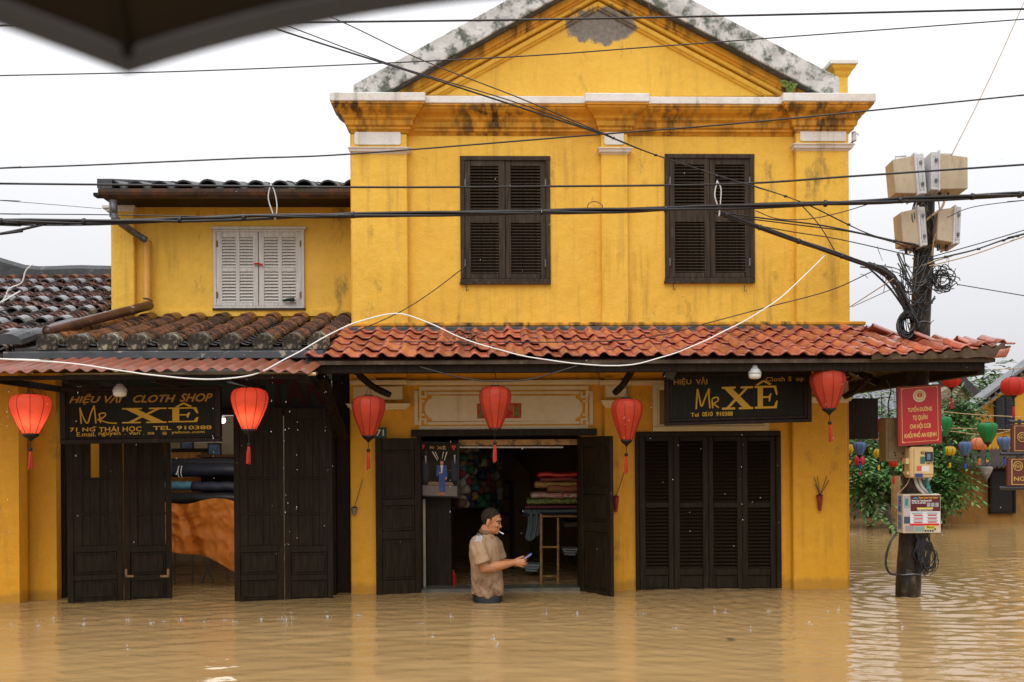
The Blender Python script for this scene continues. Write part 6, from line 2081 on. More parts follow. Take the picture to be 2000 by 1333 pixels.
# sleeve cuff line
mb = MB()
c = P(506, 786, -.212); ax_ = (P(508, 792, -.212) - P(470, 680, -.205)).normalized(); q1 = ax_.orthogonal().normalized(); q2 = ax_.cross(q1)
mb.tube([c + q1 * .069 * math.cos(t_) + q2 * .069 * math.sin(t_) for t_ in [2 * math.pi * k / 24 for k in range(25)]], .006, 6)
obj('sleeve_cuff', mb, col_m, SHIRT, base=INFO[SHIRT.name][0])
# trousers
tr_ = MB()
tr_.loft([ring_at(*a) for a in [(556, 1420, 180, .15), (556, 1260, 178, .145), (556, 1150, 186, .150), (556, 1120, 180, .14)]])
obj('trousers', tr_, simple('black_trousers', (.010, .011, .013), .4, .4, 20), MAN, smooth=True)
# cigarette and phone
a, b = P(680, 406, -.018), P(748, 445, -.03)
t = thing('cigarette', 'lit white cigarette hanging from the mouth of the man in the brown polo', 'cigarette', b, None, 'W')
mb = MB(); mb.tube([a.lerp(b, .3), b], .0045, 8); obj('paper', mb, M['white'], t)
mb = MB(); mb.tube([a, a.lerp(b, .3)], .0047, 8); obj('filter', mb, simple('tan_filter', (.5, .25, .08), .6), t)
a, b = P(965, 757, -.030), P(1082, 676, -.030)
t = thing('phone', 'slim blue edged phone held up in both hands of the standing man', 'phone', a, None, 'W')
d = (b - a).normalized(); s = Vector((0, 1, 0)); q = d.cross(s).normalized()
def slabbox(c0, c1, hw, th_):
    vs = []
    for c_ in (c0, c1):
        for (i, j) in ((-1, -1), (1, -1), (1, 1), (-1, 1)):
            vs.append(c_ + s * hw * i + q * th_ * j)
    m_ = MB(); m_.add(vs, [(3, 2, 1, 0), (4, 5, 6, 7), (0, 1, 5, 4), (1, 2, 6, 5), (2, 3, 7, 6), (3, 0, 4, 7)]); return m_
obj('body', slabbox(a, b - d * .012, .036, .006), flat('phone_grey', (.25, .23, .36), .3), t, bevel=.002)
obj('bumper', slabbox(b - d * .0119, b, .036, .0062), flat('phone_blue', (.03, .12, .55), .3), t, bevel=.002)

# ------------------------------------------------------------------ utility pole with boxes and cable tangle
PD = 8.78
POLE = thing('utility_pole', 'leaning dark wet utility pole standing in the flood at the right house corner', 'utility pole', W(1773, 1172, PD), None, 'W')
pts, rs = [], []
for (px, py, w) in ((1770, 1330, 48), (1773, 1170, 46), (1779, 1040, 44), (1788, 850, 41), (1799, 600, 37), (1806, 450, 34), (1810, 330, 31)):
    pts.append(W(px, py, PD)); rs.append(w / 2 / FPX * PD)
sp = smooth_path(pts, 5)
rr = [np.interp(k / 5, range(len(rs)), rs) for k in range(len(sp))]
rng = random.Random(4)
mb = MB(); mb.tube(sp, [r * rng.uniform(.97, 1.04) for r in rr], 16); obj('shaft', mb, M['pole'], POLE, smooth=True)
mb = MB()
for py in (352, 505, 632, 1120, 760):
    c = W(np.interp(py, [330, 1170], [1810, 1773]), py, PD); r = np.interp(py, [330, 1170], [.076, .110])
    mb.tube([c + Vector((r * math.cos(t_), r * math.sin(t_), .006 * math.sin(3 * t_))) for t_ in [2 * math.pi * k / 20 for k in range(21)]], .006, 5)
obj('strap', mb, M['zinc'], POLE)
# tangle of cables round the pole head: one mass nobody could count
mb = MB()
def loop(px, py, rx, ry, dy, r, a0=0, a1=360, wob=.15, seed=0):
    g = random.Random(seed)
    pts_ = []
    n_ = 18
    ph = g.uniform(0, 6)
    for k in range(n_ + 1):
        t_ = math.radians(a0 + (a1 - a0) * k / n_)
        f_ = 1 + wob * math.sin(3 * t_ + ph)
        pts_.append(W(px + rx * f_ * math.cos(t_), py + ry * f_ * math.sin(t_), PD + dy + .03 * math.sin(2 * t_ + ph)))
    mb.tube(pts_, r, 5)
for k in range(16):
    loop(1842 + rng.uniform(-8, 8), 548 + rng.uniform(-8, 8), rng.uniform(10, 26), rng.uniform(8, 22), -.12, .0045, rng.uniform(0, 90), rng.uniform(300, 420), .2, k)
for k in range(26):
    x0, y0 = 1760 + rng.uniform(-8, 12), 500 + rng.uniform(-10, 90)
    x1, y1 = 1800 + rng.uniform(-10, 30), 470 + rng.uniform(0, 200)
    mb.tube(smooth_path([W(x0, y0, PD - .1), W((x0 + x1) / 2 + rng.uniform(-14, 14), max(y0, y1) + rng.uniform(-8, 36), PD - .14), W(x1, y1, PD - .11)], 6), rng.choice((.003, .004, .006)), 5)
for k in range(10):
    x0 = 1746 + rng.uniform(-18, 18)
    mb.tube(smooth_path([W(1700 + rng.uniform(-20, 10), 515 + rng.uniform(-4, 8), PD - .1), W(x0, 540 + rng.uniform(-12, 20), PD - .12), W(1764 + rng.uniform(-6, 6), 580 + rng.uniform(-10, 20), PD - .13), W(1782 + rng.uniform(-5, 5), 625 + rng.uniform(-8, 16), PD - .1)], 6), rng.choice((.004, .007, .009)), 5)
for k in range(22):
    x0, y0 = rng.uniform(1690, 1860), rng.uniform(490, 560)
    mb.tube(smooth_path([W(x0, y0, PD - .1), W(x0 + rng.uniform(-9, 9), y0 - rng.uniform(3, 16), PD - .12), W(x0 + rng.uniform(-16, 16), y0 + rng.uniform(-20, 18), PD - .13)], 5), .0026, 4)
for k in range(9):
    mb.tube(smooth_path([W(1800 + rng.uniform(-12, 14), 385, PD - .1), W(1800 + rng.uniform(-24, 24), 430 + rng.uniform(-10, 20), PD - .16), W(1802 + rng.uniform(-12, 14), 490, PD - .1)], 6), rng.choice((.004, .006)), 5)
# the dark bundle down to the right of the lower box
for k in range(30):
    xx = rng.uniform(1786, 1818)
    mb.tube(smooth_path([W(1800 + rng.uniform(-16, 18), 1040, PD - .13), W(xx + rng.uniform(-6, 10), 1075 + rng.uniform(-10, 10), PD - .15), W(1800 + rng.uniform(-8, 16), 1100 + rng.uniform(0, 24), PD - .13), W(1792 + rng.uniform(-4, 10), 1075, PD - .12)], 6), .0045, 5)
for k in range(7):
    loop(1812 + rng.uniform(-4, 4), 1092 + rng.uniform(-8, 8), rng.uniform(10, 16), rng.uniform(18, 30), -.14, .0045, 0, 360, .12, 50 + k)
obj('cable_tangle', mb, M['wire'], POLE, kind='stuff')
mb = MB()
for k in range(26):
    loop(1773 + rng.uniform(-2, 2), 636 + rng.uniform(-2, 2), 10 + k * .42, 15 + k * .5, -.15 + .05 * math.sin(k), .0055, rng.uniform(0, 40), 360 + rng.uniform(0, 40), .03, 80 + k)
obj('cable_coil', mb, M['wire'], POLE)
mb = MB(); mb.tube(smooth_path([W(1752, 1040, PD - .1), W(1738, 1062, PD - .12), W(1730, 1095, PD - .12), W(1736, 1118, PD - .12), W(1752, 1124, PD - .1)], 6), .010, 7); obj('cable_loop', mb, M['wire'], POLE)
mb = MB(); mb.tube(smooth_path([W(1794, 932, PD - .13), W(1800, 950, PD - .15), W(1812, 962, PD - .14)], 5), .014, 7); mb.tube(smooth_path([W(1786, 932, PD - .13), W(1793, 952, PD - .15), W(1806, 966, PD - .14)], 5), .014, 7)
mb.tube(smooth_path([W(1800, 932, PD - .13), W(1810, 938, PD - .15), W(1818, 934, PD - .14)], 5), .012, 7)
obj('conduit', mb, simple('grey_conduit', (.42, .40, .36), .5), POLE)
mb = MB(); mb.tube(smooth_path([W(1808, 935, PD - .14), W(1812, 950, PD - .16), W(1818, 966, PD - .14)], 5), [.016, .02, .014, .02, .018, .014, .02, .016, .014, .02, .016], 6); obj('teal_wrap', mb, simple('teal_tape', (.02, .16, .14), .5, .3, 20), POLE)
mb = MB(); mb.tube(smooth_path([W(1778, 932, PD - .13), W(1770, 948, PD - .14), W(1752, 966, PD - .13)], 5), .004, 5); mb.tube(smooth_path([W(1848, 372, PD - .12), W(1840, 405, PD - .14), W(1815, 425, PD - .12), W(1800, 440, PD - .1)], 5), .010, 6)
mb.tube(smooth_path([W(1833, 390, PD - .12), W(1836, 430, PD - .14), W(1824, 470, PD - .12), W(1820, 500, PD - .1)], 5), .006, 5); mb.tube([W(1786, 525, PD - .1), W(1820, 512, PD - .12), W(1860, 500, PD - .12)], .006, 5)
obj('tan_cable', mb, M['wire_tan'], POLE, kind='stuff')

def tbox(px0, py0, px1, py1, lid, D, rot, label, depth=.22, handle=None, lidcol='boxgrey', bodycol='boxcream', latches=True, tilt=0.0, lf=.30):
    """telecom box: deep body, lid with rim and latches, carrying handle; lid = -1 on its left side, +1 on its right"""
    a, b = W(px0, py1, D), W(px1, py0, D)
    w, h = b.x - a.x, b.z - a.z
    c = Vector(((a.x + b.x) / 2, D, (a.z + b.z) / 2))
    t = thing('telecom_box', label, 'telecom box', c, 'telecom boxes on the utility pole', 'W')
    lw = w * lf
    m_ = MB()
    if lid < 0: x0, x1, l0, l1 = -w / 2 + lw, w / 2, -w / 2, -w / 2 + lw
    else: x0, x1, l0, l1 = -w / 2, w / 2 - lw, w / 2 - lw, w / 2
    fx = x1 if lid < 0 else x0
    g = .02 if lid < 0 else -.02
    # body tapers away from the lid
    near, far = (x0, x1) if lid < 0 else (x1, x0)
    vs = [(near, -depth / 2, -h / 2), (near, depth / 2, -h / 2), (near, depth / 2, h / 2), (near, -depth / 2, h / 2),
          (far, -depth / 2 + .02, -h / 2 + .02), (far, depth / 2 - .02, -h / 2 + .02), (far, depth / 2 - .02, h / 2 - .02), (far, -depth / 2 + .02, h / 2 - .02)]
    m_.add(vs, [(0, 1, 2, 3), (7, 6, 5, 4), (0, 4, 5, 1), (1, 5, 6, 2), (2, 6, 7, 3), (3, 7, 4, 0)] if lid > 0 else [(3, 2, 1, 0), (4, 5, 6, 7), (1, 5, 4, 0), (2, 6, 5, 1), (3, 7, 6, 2), (0, 4, 7, 3)])
    parts = [('body', m_, M[bodycol])]
    m_ = MB(); m_.box(l0, l1, -depth / 2 - .012, depth / 2 + .012, -h / 2 - .008, h / 2 + .008)
    e_ = l0 if lid > 0 else l1
    m_.box(e_ - .008, e_ + .008, -depth / 2 - .024, depth / 2 + .024, -h / 2 - .02, h / 2 + .02)
    for q in (.3, .7):
        xx = l0 + (l1 - l0) * q
        m_.box(xx - .006, xx + .006, -depth / 2 - .022, -depth / 2 - .0121, -h / 2 + .02, h / 2 - .02)
    parts.append(('lid', m_, M[lidcol]))
    if latches:
        for z_ in (-.28, .28):
            m_ = MB(); m_.box((l0 + l1) / 2 - .008, (l0 + l1) / 2 + .012, -depth / 2 - .034, -depth / 2 - .0225, z_ * h - .012, z_ * h + .012)
            parts.append(('latch', m_, M['zinc']))
    if handle is not None:
        m_ = MB(); m_.tube([(handle - .045, 0, h / 2 - .005), (handle - .045, 0, h / 2 + .035), (handle + .045, 0, h / 2 + .035), (handle + .045, 0, h / 2 - .005)], .009, 6); parts.append(('handle', m_, M['boxgrey']))
    m_ = MB()
    for q in (-.05, .02): m_.tube([(q, -.02, -h / 2), (q, -.02, -h / 2 - .05)], .013, 7)
    parts.append(('cable_gland', m_, M['wire']))
    for nme, m_, mt in parts:
        m_.v = [tuple(Vector(v_) + c) for v_ in m_.v]
        obj(nme, m_, mt, t, base=c, bevel=.005 if nme in ('body', 'lid') else 0)
    t.rotation_euler = (tilt, rot, 0)
tbox(1739, 312, 1796, 388, 1, 8.72, math.radians(-3), 'upper left cream telecom box with its grey lid turned to the pole', handle=-.02, tilt=math.radians(-4))
tbox(1808, 308, 1881, 380, -1, 8.70, math.radians(2), 'upper right cream telecom box, widest, with a handle on top', handle=.02, tilt=math.radians(-4), lf=.20)
tbox(1754, 414, 1798, 486, 1, 8.72, math.radians(-3), 'lower left telecom box with a pale lid and a stained side', tilt=math.radians(-2))
tbox(1823, 412, 1864, 482, 1, 8.72, math.radians(5), 'lower right narrow telecom box with three latches on its pale lid', tilt=math.radians(-5))

# red street notice on the pole
D = 8.56
org, tr, bl_ = W(1752, 756, D), W(1838, 750, D), W(1754.5, 873, D)
ex, ez = tr - org, bl_ - org
RS = thing('street_notice', 'red street notice with yellow lettering and round emblem fixed on the utility pole', 'sign', org + ez + ex * .5, None, 'W')
mb = MB(); quadbox(mb, org, ex, ez, 0, 0, 1, 1, -.03, 0); obj('board', mb, simple('dark_red_frame', (.22, .03, .015), .5, .2, 8), RS, bevel=.003)
mb = MB(); quadbox(mb, org, ex, ez, .035, .03, .965, .97, .0005, .003); obj('panel', mb, simple('red_enamel', (.42, .012, .014), .35, .1, 5), RS)
yl = flat('yellow_lettering', (.72, .50, .16), .5)
mb = MB()
F = fr(50, 45, 420, 570)
def ln(X0, Y0, X1, Y1):
    a, b = F(X0, Y0), F(X1, Y1); quadbox(mb, org, ex, ez, a[0], a[1], b[0], b[1], .0031, .0042)
ln(100, 62, 372, 65); ln(100, 535, 372, 538); ln(84, 80, 87, 520); ln(385, 80, 388, 520)
for (x_, y_, sx_, sy_) in ((84, 62, 1, 1), (388, 62, -1, 1), (84, 538, 1, -1), (388, 538, -1, -1)):
    put_poly(mb, org, ex, ez, [F(x_, y_), F(x_ + sx_ * 24, y_), F(x_ + sx_ * 8, y_ + sy_ * 8), F(x_, y_ + sy_ * 24)], .0036)
obj('border', mb, yl, RS)
for (txt, r_) in (('TUYẾN ĐƯỜNG', (135, 218, 338, 274)), ('TỰ QUẢN', (175, 293, 298, 358)), ('CHI HỘI CCB', (150, 370, 325, 432)), ('KHỐI PHỐ AN ĐỊNH', (103, 442, 370, 510))):
    a, b = F(r_[0], r_[1]), F(r_[2], r_[3])
    put_text(RS, txt, org, ex, ez, (*a, *b), yl, .004, .022)
def disc(cx, cy, r, k=28, r2=None):
    return [F(cx + (r if (q % 2 == 0 or r2 is None) else r2) * math.cos(2 * math.pi * q / k), cy + (r if (q % 2 == 0 or r2 is None) else r2) * math.sin(2 * math.pi * q / k)) for q in range(k)]
mb = MB(); put_poly(mb, org, ex, ez, disc(235, 137, 54), .0034); EMB = obj('emblem', mb, flat('cream_emblem', (.68, .60, .45), .5), RS)
mb = MB(); put_poly(mb, org, ex, ez, disc(235, 137, 46, 44, 40), .0040); obj('emblem_ring', mb, flat('gold_emblem', (.55, .30, .05), .5), EMB)
mb = MB(); put_poly(mb, org, ex, ez, disc(235, 137, 33), .0046); obj('emblem_disc', mb, bpy.data.materials['cream_emblem'], EMB)
mb = MB(); put_poly(mb, org, ex, ez, disc(237, 132, 23), .0052); obj('emblem_core', mb, M['red'], EMB)
mb = MB(); put_poly(mb, org, ex, ez, [F(240, 115), F(248, 122), F(240, 130), F(246, 140), F(236, 150), F(226, 146), F(232, 136), F(226, 126)], .0058); obj('emblem_star', mb, bpy.data.materials['gold_emblem'], EMB)
# rusty metal box half hidden behind the notice
t = thing('switch_box', 'tall rusty metal switch box half hidden behind the red street notice', 'switch box', W(1750, 900, 8.75), None, 'W')
mb = MB(); a, b = W(1729, 902, 8.7), W(1771, 816, 8.7); mb.box(a.x, b.x, 8.68, 8.85, a.z, b.z); obj('case', mb, simple('khaki_steel', (.17, .11, .045), .5, .25, 6, .1, col2=(.06, .04, .02), thr=(.55, .7)), t, bevel=.006)
mb = MB(); mb.box(a.x + .02, b.x - .02, 8.672, 8.6795, a.z + .03, b.z - .02); obj('door', mb, bpy.data.materials['khaki_steel'], t)
mb = MB()
for (x_, y_) in ((1748, 885), (1749, 890), (1764, 886)):
    p_ = W(x_, y_, 8.67); mb = MB(); mb.ell(p_, (.008, .006, .008), 6, 4)
    obj('bolt', mb, M['black'], t)
mb = MB(); a = W(1737, 816, 8.72); mb.tube(smooth_path([a, a + Vector((-.01, 0, .12)), a + Vector((.015, 0, .24)), a + Vector((-.02, 0, .33))], 5), .006, 5); obj('cable', mb, M['wire'], t)
# electricity meter box
t = thing('meter_box', 'beige electricity meter box covered with small stickers below the red notice', 'meter box', W(1802, 934, 8.6), None, 'W')
a, b = W(1778, 934, 8.56), W(1823, 873, 8.56)
mb = MB(); mb.box(a.x, b.x, 8.56, 8.70, a.z, b.z); obj('case', mb, simple('beige_plastic', (.62, .43, .19), .4, .08, 5), t, bevel=.012)
mb = MB(); mb.box(a.x + .03, b.x - .004, 8.548, 8.5595, a.z + .03, b.z - .01); obj('lid', mb, bpy.data.materials['beige_plastic'], t, bevel=.008)
mb = MB(); mb.box(a.x - .03, a.x - .0005, 8.58, 8.66, a.z + .12, a.z + .17); obj('lug', mb, bpy.data.materials['beige_plastic'], t)
mb = MB(); mb.box(a.x - .022, a.x - .0005, 8.58, 8.66, a.z + .03, a.z + .055); obj('lug', mb, bpy.data.materials['beige_plastic'], t)
o_ = W(1778, 873, 8.547); o_.y = 8.547
exb, ezb = Vector((b.x - a.x, 0, 0)), Vector((0, 0, a.z - b.z))
def stick(name, col, x0, y0, x1, y1, off=.001, par=t):
    m_ = MB(); quadbox(m_, o_, exb, ezb, x0, y0, x1, y1, .0003, off); return obj(name, m_, flat('sticker_' + name + '_%d' % int(x0 * 1000 + y0 * 10), col, .5), par)
stick('sticker', (.02, .03, .05), .62, .17, .97, .48)
stick('sticker', (.05, .14, .10), .42, .32, .62, .55)
stick('sticker', (.55, .10, .07), .27, .62, .47, .78)
stick('sticker', (.66, .62, .58), .48, .62, .80, .80)
stick('sticker', (.04, .05, .22), .2, .86, .52, .99)
stick('sticker', (.12, .18, .25), .72, .23, .86, .42, .0016)
put_text(t, 'KU', o_, exb, ezb, (.45, .15, .66, .25), M['black'], .002, .03)
put_text(t, 'NICU', o_, exb, ezb, (.68, .49, .98, .57), M['black'], .002, .02)
# advert covered box
t = thing('advert_box', 'square box plastered with tour adverts and stickers low on the utility pole', 'electric box', W(1795, 1042, 8.5), None, 'W')
a, b = W(1764, 1042, 8.48), W(1837, 966, 8.48)
a2 = W(1752, 1042, 8.60)
zt_, zb_ = b.z, a.z
vs = [(a.x, a.y, zb_), (b.x, b.y, zb_), (b.x + .05, 8.66, zb_), (a2.x, 8.60, zb_), (a.x, a.y, zt_), (b.x, b.y, zt_), (b.x + .05, 8.66, zt_), (a2.x, 8.60, zt_)]
mb = MB(); mb.add(vs, [(0, 3, 2, 1), (4, 5, 6, 7), (0, 1, 5, 4), (1, 2, 6, 5), (2, 3, 7, 6), (3, 0, 4, 7)])
obj('case', mb, simple('dirty_cream_case', (.52, .43, .30), .45, .2, 8), t, bevel=.004)
o_ = Vector((a.x, a.y, zt_)); exb, ezb = Vector((b.x - a.x, b.y - a.y, 0)), Vector((0, 0, zb_ - zt_))
F = fr(105, 965, 420, 1298)
def adv(name, col, X0, Y0, X1, Y1, off=.001):
    a_, b_ = F(X0, Y0), F(X1, Y1); m_ = MB(); quadbox(m_, o_, exb, ezb, a_[0], a_[1], b_[0], b_[1], .0003, off); obj(name, m_, flat('advert_%s_%d' % (name, X0 * 7 + Y0), col, .45), t)
def advt(txt, col, X0, Y0, X1, Y1, bold=.02, off=.0028):
    a_, b_ = F(X0, Y0), F(X1, Y1); put_text(t, txt, o_, exb, ezb, (*a_, *b_), col, off, bold)
adv('paper', (.62, .63, .64), 165, 1095, 415, 1225)
adv('banner', (.10, .014, .018), 168, 972, 416, 1110, .0016)
adv('strip', (.30, .30, .28), 112, 975, 165, 1130)
adv('sticker', (.04, .20, .20), 122, 1000, 148, 1060, .002)
adv('sticker', (.05, .07, .10), 112, 1155, 163, 1215, .0016)
adv('sticker', (.45, .38, .36), 108, 1085, 164, 1150, .0018)
adv('sticker', (.30, .25, .24), 120, 1232, 195, 1285)
adv('sticker', (.22, .30, .26), 200, 1240, 285, 1285)
adv('sticker', (.55, .48, .04), 298, 1232, 372, 1262, .002)
adv('bar', (.55, .02, .02), 162, 1215, 405, 1232, .0022)
adv('bar', (.65, .60, .10), 222, 1078, 355, 1092, .0026)
for (yy, lx0, lx1) in ((1145, 195, 270), (1175, 195, 270), (1205, 195, 268), (1145, 312, 385), (1175, 312, 385), (1203, 312, 385)): adv('red_line', (.50, .03, .03), lx0, yy - 5, lx1, yy + 5, .0022)
for (yy, lx0, lx1) in ((1122, 175, 275), (1130, 180, 260), (1158, 185, 275), (1190, 185, 270), (1122, 300, 400), (1132, 310, 390), (1160, 300, 395), (1190, 305, 395)): adv('text_line', (.14, .14, .16), lx0, yy, lx1, yy + 4, .0022)
for q in range(3): adv('printed_square', (.30, .30, .30), 305 + 35 * q, 1036, 333 + 35 * q, 1072, .0026)
advt('Same same but better', bpy.data.materials['gold_lettering'], 235, 982, 400, 1000)
advt("Private Car / Taxi Service 24/7", M['white'], 178, 1010, 345, 1026)
advt('Hoi An to Da Nang', M['white'], 180, 1030, 298, 1047)
advt('Daily Private Tour', M['white'], 228, 1094, 350, 1106)
advt('Boog', M['black'], 305, 1236, 366, 1260)
a_, b_ = F(185, 990), F(228, 1004)
mb = MB(); put_poly(mb, o_, exb, ezb, [F(184, 1002), F(192, 994), F(202, 988), F(216, 989), F(228, 998), F(228, 1003)], .0026); obj('car_print', mb, flat('advert_blue', (.02, .25, .42), .4), t)
mb = MB()
for q in range(5): put_poly(mb, o_, exb, ezb, [F(292 + 20 * q + 8 * math.cos(k_), 1278 - (q > 3) * 14 + 8 * math.sin(k_)) for k_ in [6.283 * j / 10 for j in range(10)]], .0026)
obj('round_sticker', mb, M['black'], t)
# side numbers
so = Vector((a2.x, 8.60, zt_)); se = Vector((a.x - a2.x, a.y - 8.60, 0))
mb = MB(); quadbox(mb, so, se, ezb, .15, .03, .9, .47, .0003, .001); quadbox(mb, so, se, ezb, .15, .52, .9, .92, .0003, .001); obj('side_sticker', mb, flat('side_sticker', (.28, .33, .45), .5), t)
def vtext(txt, f0, f1, col):
    vs_, fs_ = text_geo(txt, .02, 0, 1.0)
    nrm = se.cross(ezb).normalized()
    if nrm.y > 0: nrm = -nrm
    m_ = MB(); m_.add([so + se * (.25 + .5 * (1 - v_[1])) * 1.0 + ezb * (f1 + (f0 - f1) * v_[0]) + nrm * .003 for v_ in vs_], fs_)
    obj('lettering', m_, col, t)
vtext('0948.10.46.46', .05, .45, flat('navy_print', (.02, .03, .12), .5)); vtext('TAXI 24/7', .54, .90, M['black'])

# ------------------------------------------------------------------ overhead wires
WG = 'overhead wires crossing the street'
def wire(pts_, w, label, D=8.5, mat='wire', per=6, strands=1, cat='wire', name='overhead_wire', group=WG, noisy=.0):
    P_ = []
    for p_ in pts_:
        d_ = p_[2] if len(p_) > 2 else D
        P_.append(W(p_[0], p_[1], d_))
    # wires that leave the picture run on to poles far outside it
    if pts_[0][0] < 0: P_.insert(0, P_[0] + (P_[0] - P_[1]).normalized() * 7)
    if pts_[-1][0] > 2000: P_.append(P_[-1] + (P_[-1] - P_[-2]).normalized() * 8)
    sp_ = smooth_path(P_, per)
    r = w / 2 / FPX * D
    m_ = MB()
    if strands == 1:
        if noisy: sp_ = [q + Vector((0, 0, noisy * noise.noise(q * 4))) for q in sp_]
        m_.tube(sp_, r, 6)
    else:
        g = random.Random(int(w * 10) + len(pts_))
        for s in range(strands):
            ph, f_ = g.uniform(0, 6), g.uniform(1.0, 3.0)
            off = r * .62
            m_.tube([q + Vector((0, off * math.cos(f_ * q.x + ph), off * math.sin(f_ * q.x + ph) + .006 * noise.noise(q * 3 + Vector((s, 0, 0))))) for q in sp_], r * .5, 6)
        for k in range(2, len(sp_) - 1, 5):
            m_.tube([sp_[k] + Vector((-.012, 0, 0)), sp_[k] + Vector((.012, 0, 0))], r * 1.25, 7)
    o = obj(name, m_, M[mat], None, base=P_[0], fr='W', smooth=True)
    return tag(o, label, cat, group)
wire([(-150, 52), (690, 43), (1200, 36), (2000, 18), (2200, 13)], 4, 'topmost black wire crossing in front of the gable top')
wire([(-100, 150), (0, 148), (350, 140), (700, 126), (1040, 109), (1300, 90), (2000, 38), (2150, 27)], 2.4, 'thin wire crossing the gable just under the grey cement patch')
wire([(-100, 334), (0, 329), (170, 323), (470, 310), (690, 301), (1170, 263), (1480, 238), (2000, 186), (2150, 170)], 3, 'wire rising from above the left tiled eave across the cornice and off right')
wire([(-100, 358), (0, 359), (300, 362), (690, 366), (1000, 365), (1420, 360), (1660, 345), (2000, 322), (2150, 312)], 4, 'straight black wire crossing the upper parts of both dark windows')
wire([(-100, 430), (0, 433), (200, 433), (420, 428), (560, 423), (1000, 415), (1300, 409), (1660, 396), (1800, 389), (2000, 380), (2150, 372)], 11, 'thickest black cable bundle running across the middle of both dark windows to the pole', strands=4, cat='cable')
wire([(-100, 470), (0, 457), (80, 440), (100, 434)], 5, 'short black cable joining the thick bundle at the far left', cat='cable')
wire([(-100, 416), (0, 418), (220, 420), (420, 424)], 2, 'thin wire just above the thick bundle at the far left')
wire([(-100, 436), (0, 440), (190, 440), (400, 430)], 2, 'thin wire just below the thick bundle at the far left')
wire([(-100, 388), (0, 392), (198, 408, 9.9)], 1.2, 'hair thin faint wire ending at the left gutter')
wire([(400, 8), (555, 62), (800, 140), (1000, 205), (1175, 262)], 3.4, 'lower of two slanting wires falling from the umbrella to the mid cornice')
wire([(420, 0), (580, 58), (760, 125), (1000, 198), (1178, 262)], 2.2, 'upper of two slanting wires falling from the umbrella to the mid cornice')
wire([(560, 0), (672, 45), (830, 120), (1010, 190), (1195, 268)], 2.2, 'slanting wire falling from the top wire across the white cornice slab')
wire([(1170, 258), (1260, 296), (1400, 344), (1560, 393), (1700, 458), (1790, 478)], 4, 'slanting twisted wire from the middle pilaster across the right window to the pole', strands=2)
wire([(1560, 395), (1600, 440), (1630, 490)], 2, 'short dark wire dropping from the bundle near the right house corner')
wire([(1395, 412), (1470, 440), (1560, 472), (1660, 506), (1730, 532), (1765, 575), (1785, 620)], 9, 'drooping cable bundle from the right window to the coil on the pole', strands=5, cat='cable', D=8.6)
wire([(1405, 415), (1500, 428), (1600, 440), (1700, 460), (1795, 482)], 3, 'first thin wire under the thick bundle leading to the lower telecom boxes', D=8.6)
wire([(1440, 425), (1560, 440), (1660, 453), (1740, 472), (1780, 488)], 2.4, 'second thin wire under the thick bundle ending left of the lower telecom boxes', D=8.6)
wire([(1420, 430), (1540, 452), (1640, 468), (1760, 495), (1790, 500)], 2, 'third and lowest thin wire leading from the right window to the pole', D=8.6)
wire([(1475, 412), (1520, 428), (1580, 428), (1640, 416), (1700, 398)], 1.8, 'loosely sagging thin wire looping below the bundle at the house corner')
wire([(2040, -90), (2000, 5), (1930, 160), (1858, 305)], 1.6, 'thin pale wire slanting from the upper right corner down to the widest telecom box', mat='wire_tan')
wire([(1820, 508), (1900, 490), (1960, 470), (2000, 458), (2150, 420)], 4, 'twisted wire leaving the pole to the right', D=8.6, strands=2)
wire([(1820, 502), (1920, 474), (2000, 450), (2150, 405)], 2, 'thin upper wire leaving the pole to the right', D=8.6)
wire([(1815, 520), (1900, 498), (2000, 463), (2150, 415)], 2.2, 'tan lower wire leaving the pole to the right', D=8.6, mat='wire_tan')
wire([(1850, 425), (1900, 405), (2000, 392), (2150, 380)], 1.6, 'thin wire running right from beside the lower telecom boxes')
wire([(1870, 556), (2000, 578), (2150, 604)], 1.8, 'lowest thin wire leaving the pole coil to the right')
wire([(1745, 545), (1660, 600, 9.3)], 2, 'first short wire from the tangle to the house wall', mat='wire_tan')
wire([(1752, 560), (1664, 600, 9.3)], 1.4, 'second short wire from the tangle to the house wall', )
wire([(1705, 530, 8.6), (1620, 568, 8.8), (1500, 600, 8.9), (1380, 632, 8.9), (1290, 655, 8.4), (1150, 668, 8.2), (760, 668, 8.1)], 2, 'thin dark wire slanting down across the wall to lie on the red tiles')
wire([(910, 520, 9.1), (840, 573, 9.1), (775, 613, 9.0), (690, 650, 8.7)], 2, 'thin dark wire slanting from the left dark window down to the awning')
wire([(820, 717, 7.95), (900, 738, 7.95), (966, 745, 7.95), (1040, 740, 7.95), (1127, 715, 7.95)], 2.4, 'dark wire sagging under the red awning over the plaque', group='overhead wires crossing the street')
wire([(-60, 700, 7.3), (0, 702, 7.3), (150, 712, 7.3), (300, 733, 7.3), (400, 741, 7.3), (490, 733, 7.35), (560, 700, 7.6), (640, 655, 7.8), (700, 628, 7.9), (775, 613, 7.9), (840, 632, 7.85), (900, 660, 7.85), (1000, 690, 7.85), (1100, 708, 7.85), (1210, 713, 7.85), (1290, 700, 7.9), (1400, 655, 8.1), (1500, 600, 8.3), (1570, 540, 8.5), (1612, 498, 8.6)], 2.6, 'long loose white cable looping along both awnings and up to the cable bundle', D=7.85, mat='wire_white', cat='cable', noisy=.008)
wire([(-80, 640), (0, 592), (18, 565), (42, 553), (50, 530), (63, 517)], 2.8, 'short kinked white cable over the far left roof', mat='wire_white', cat='cable', D=9.0)
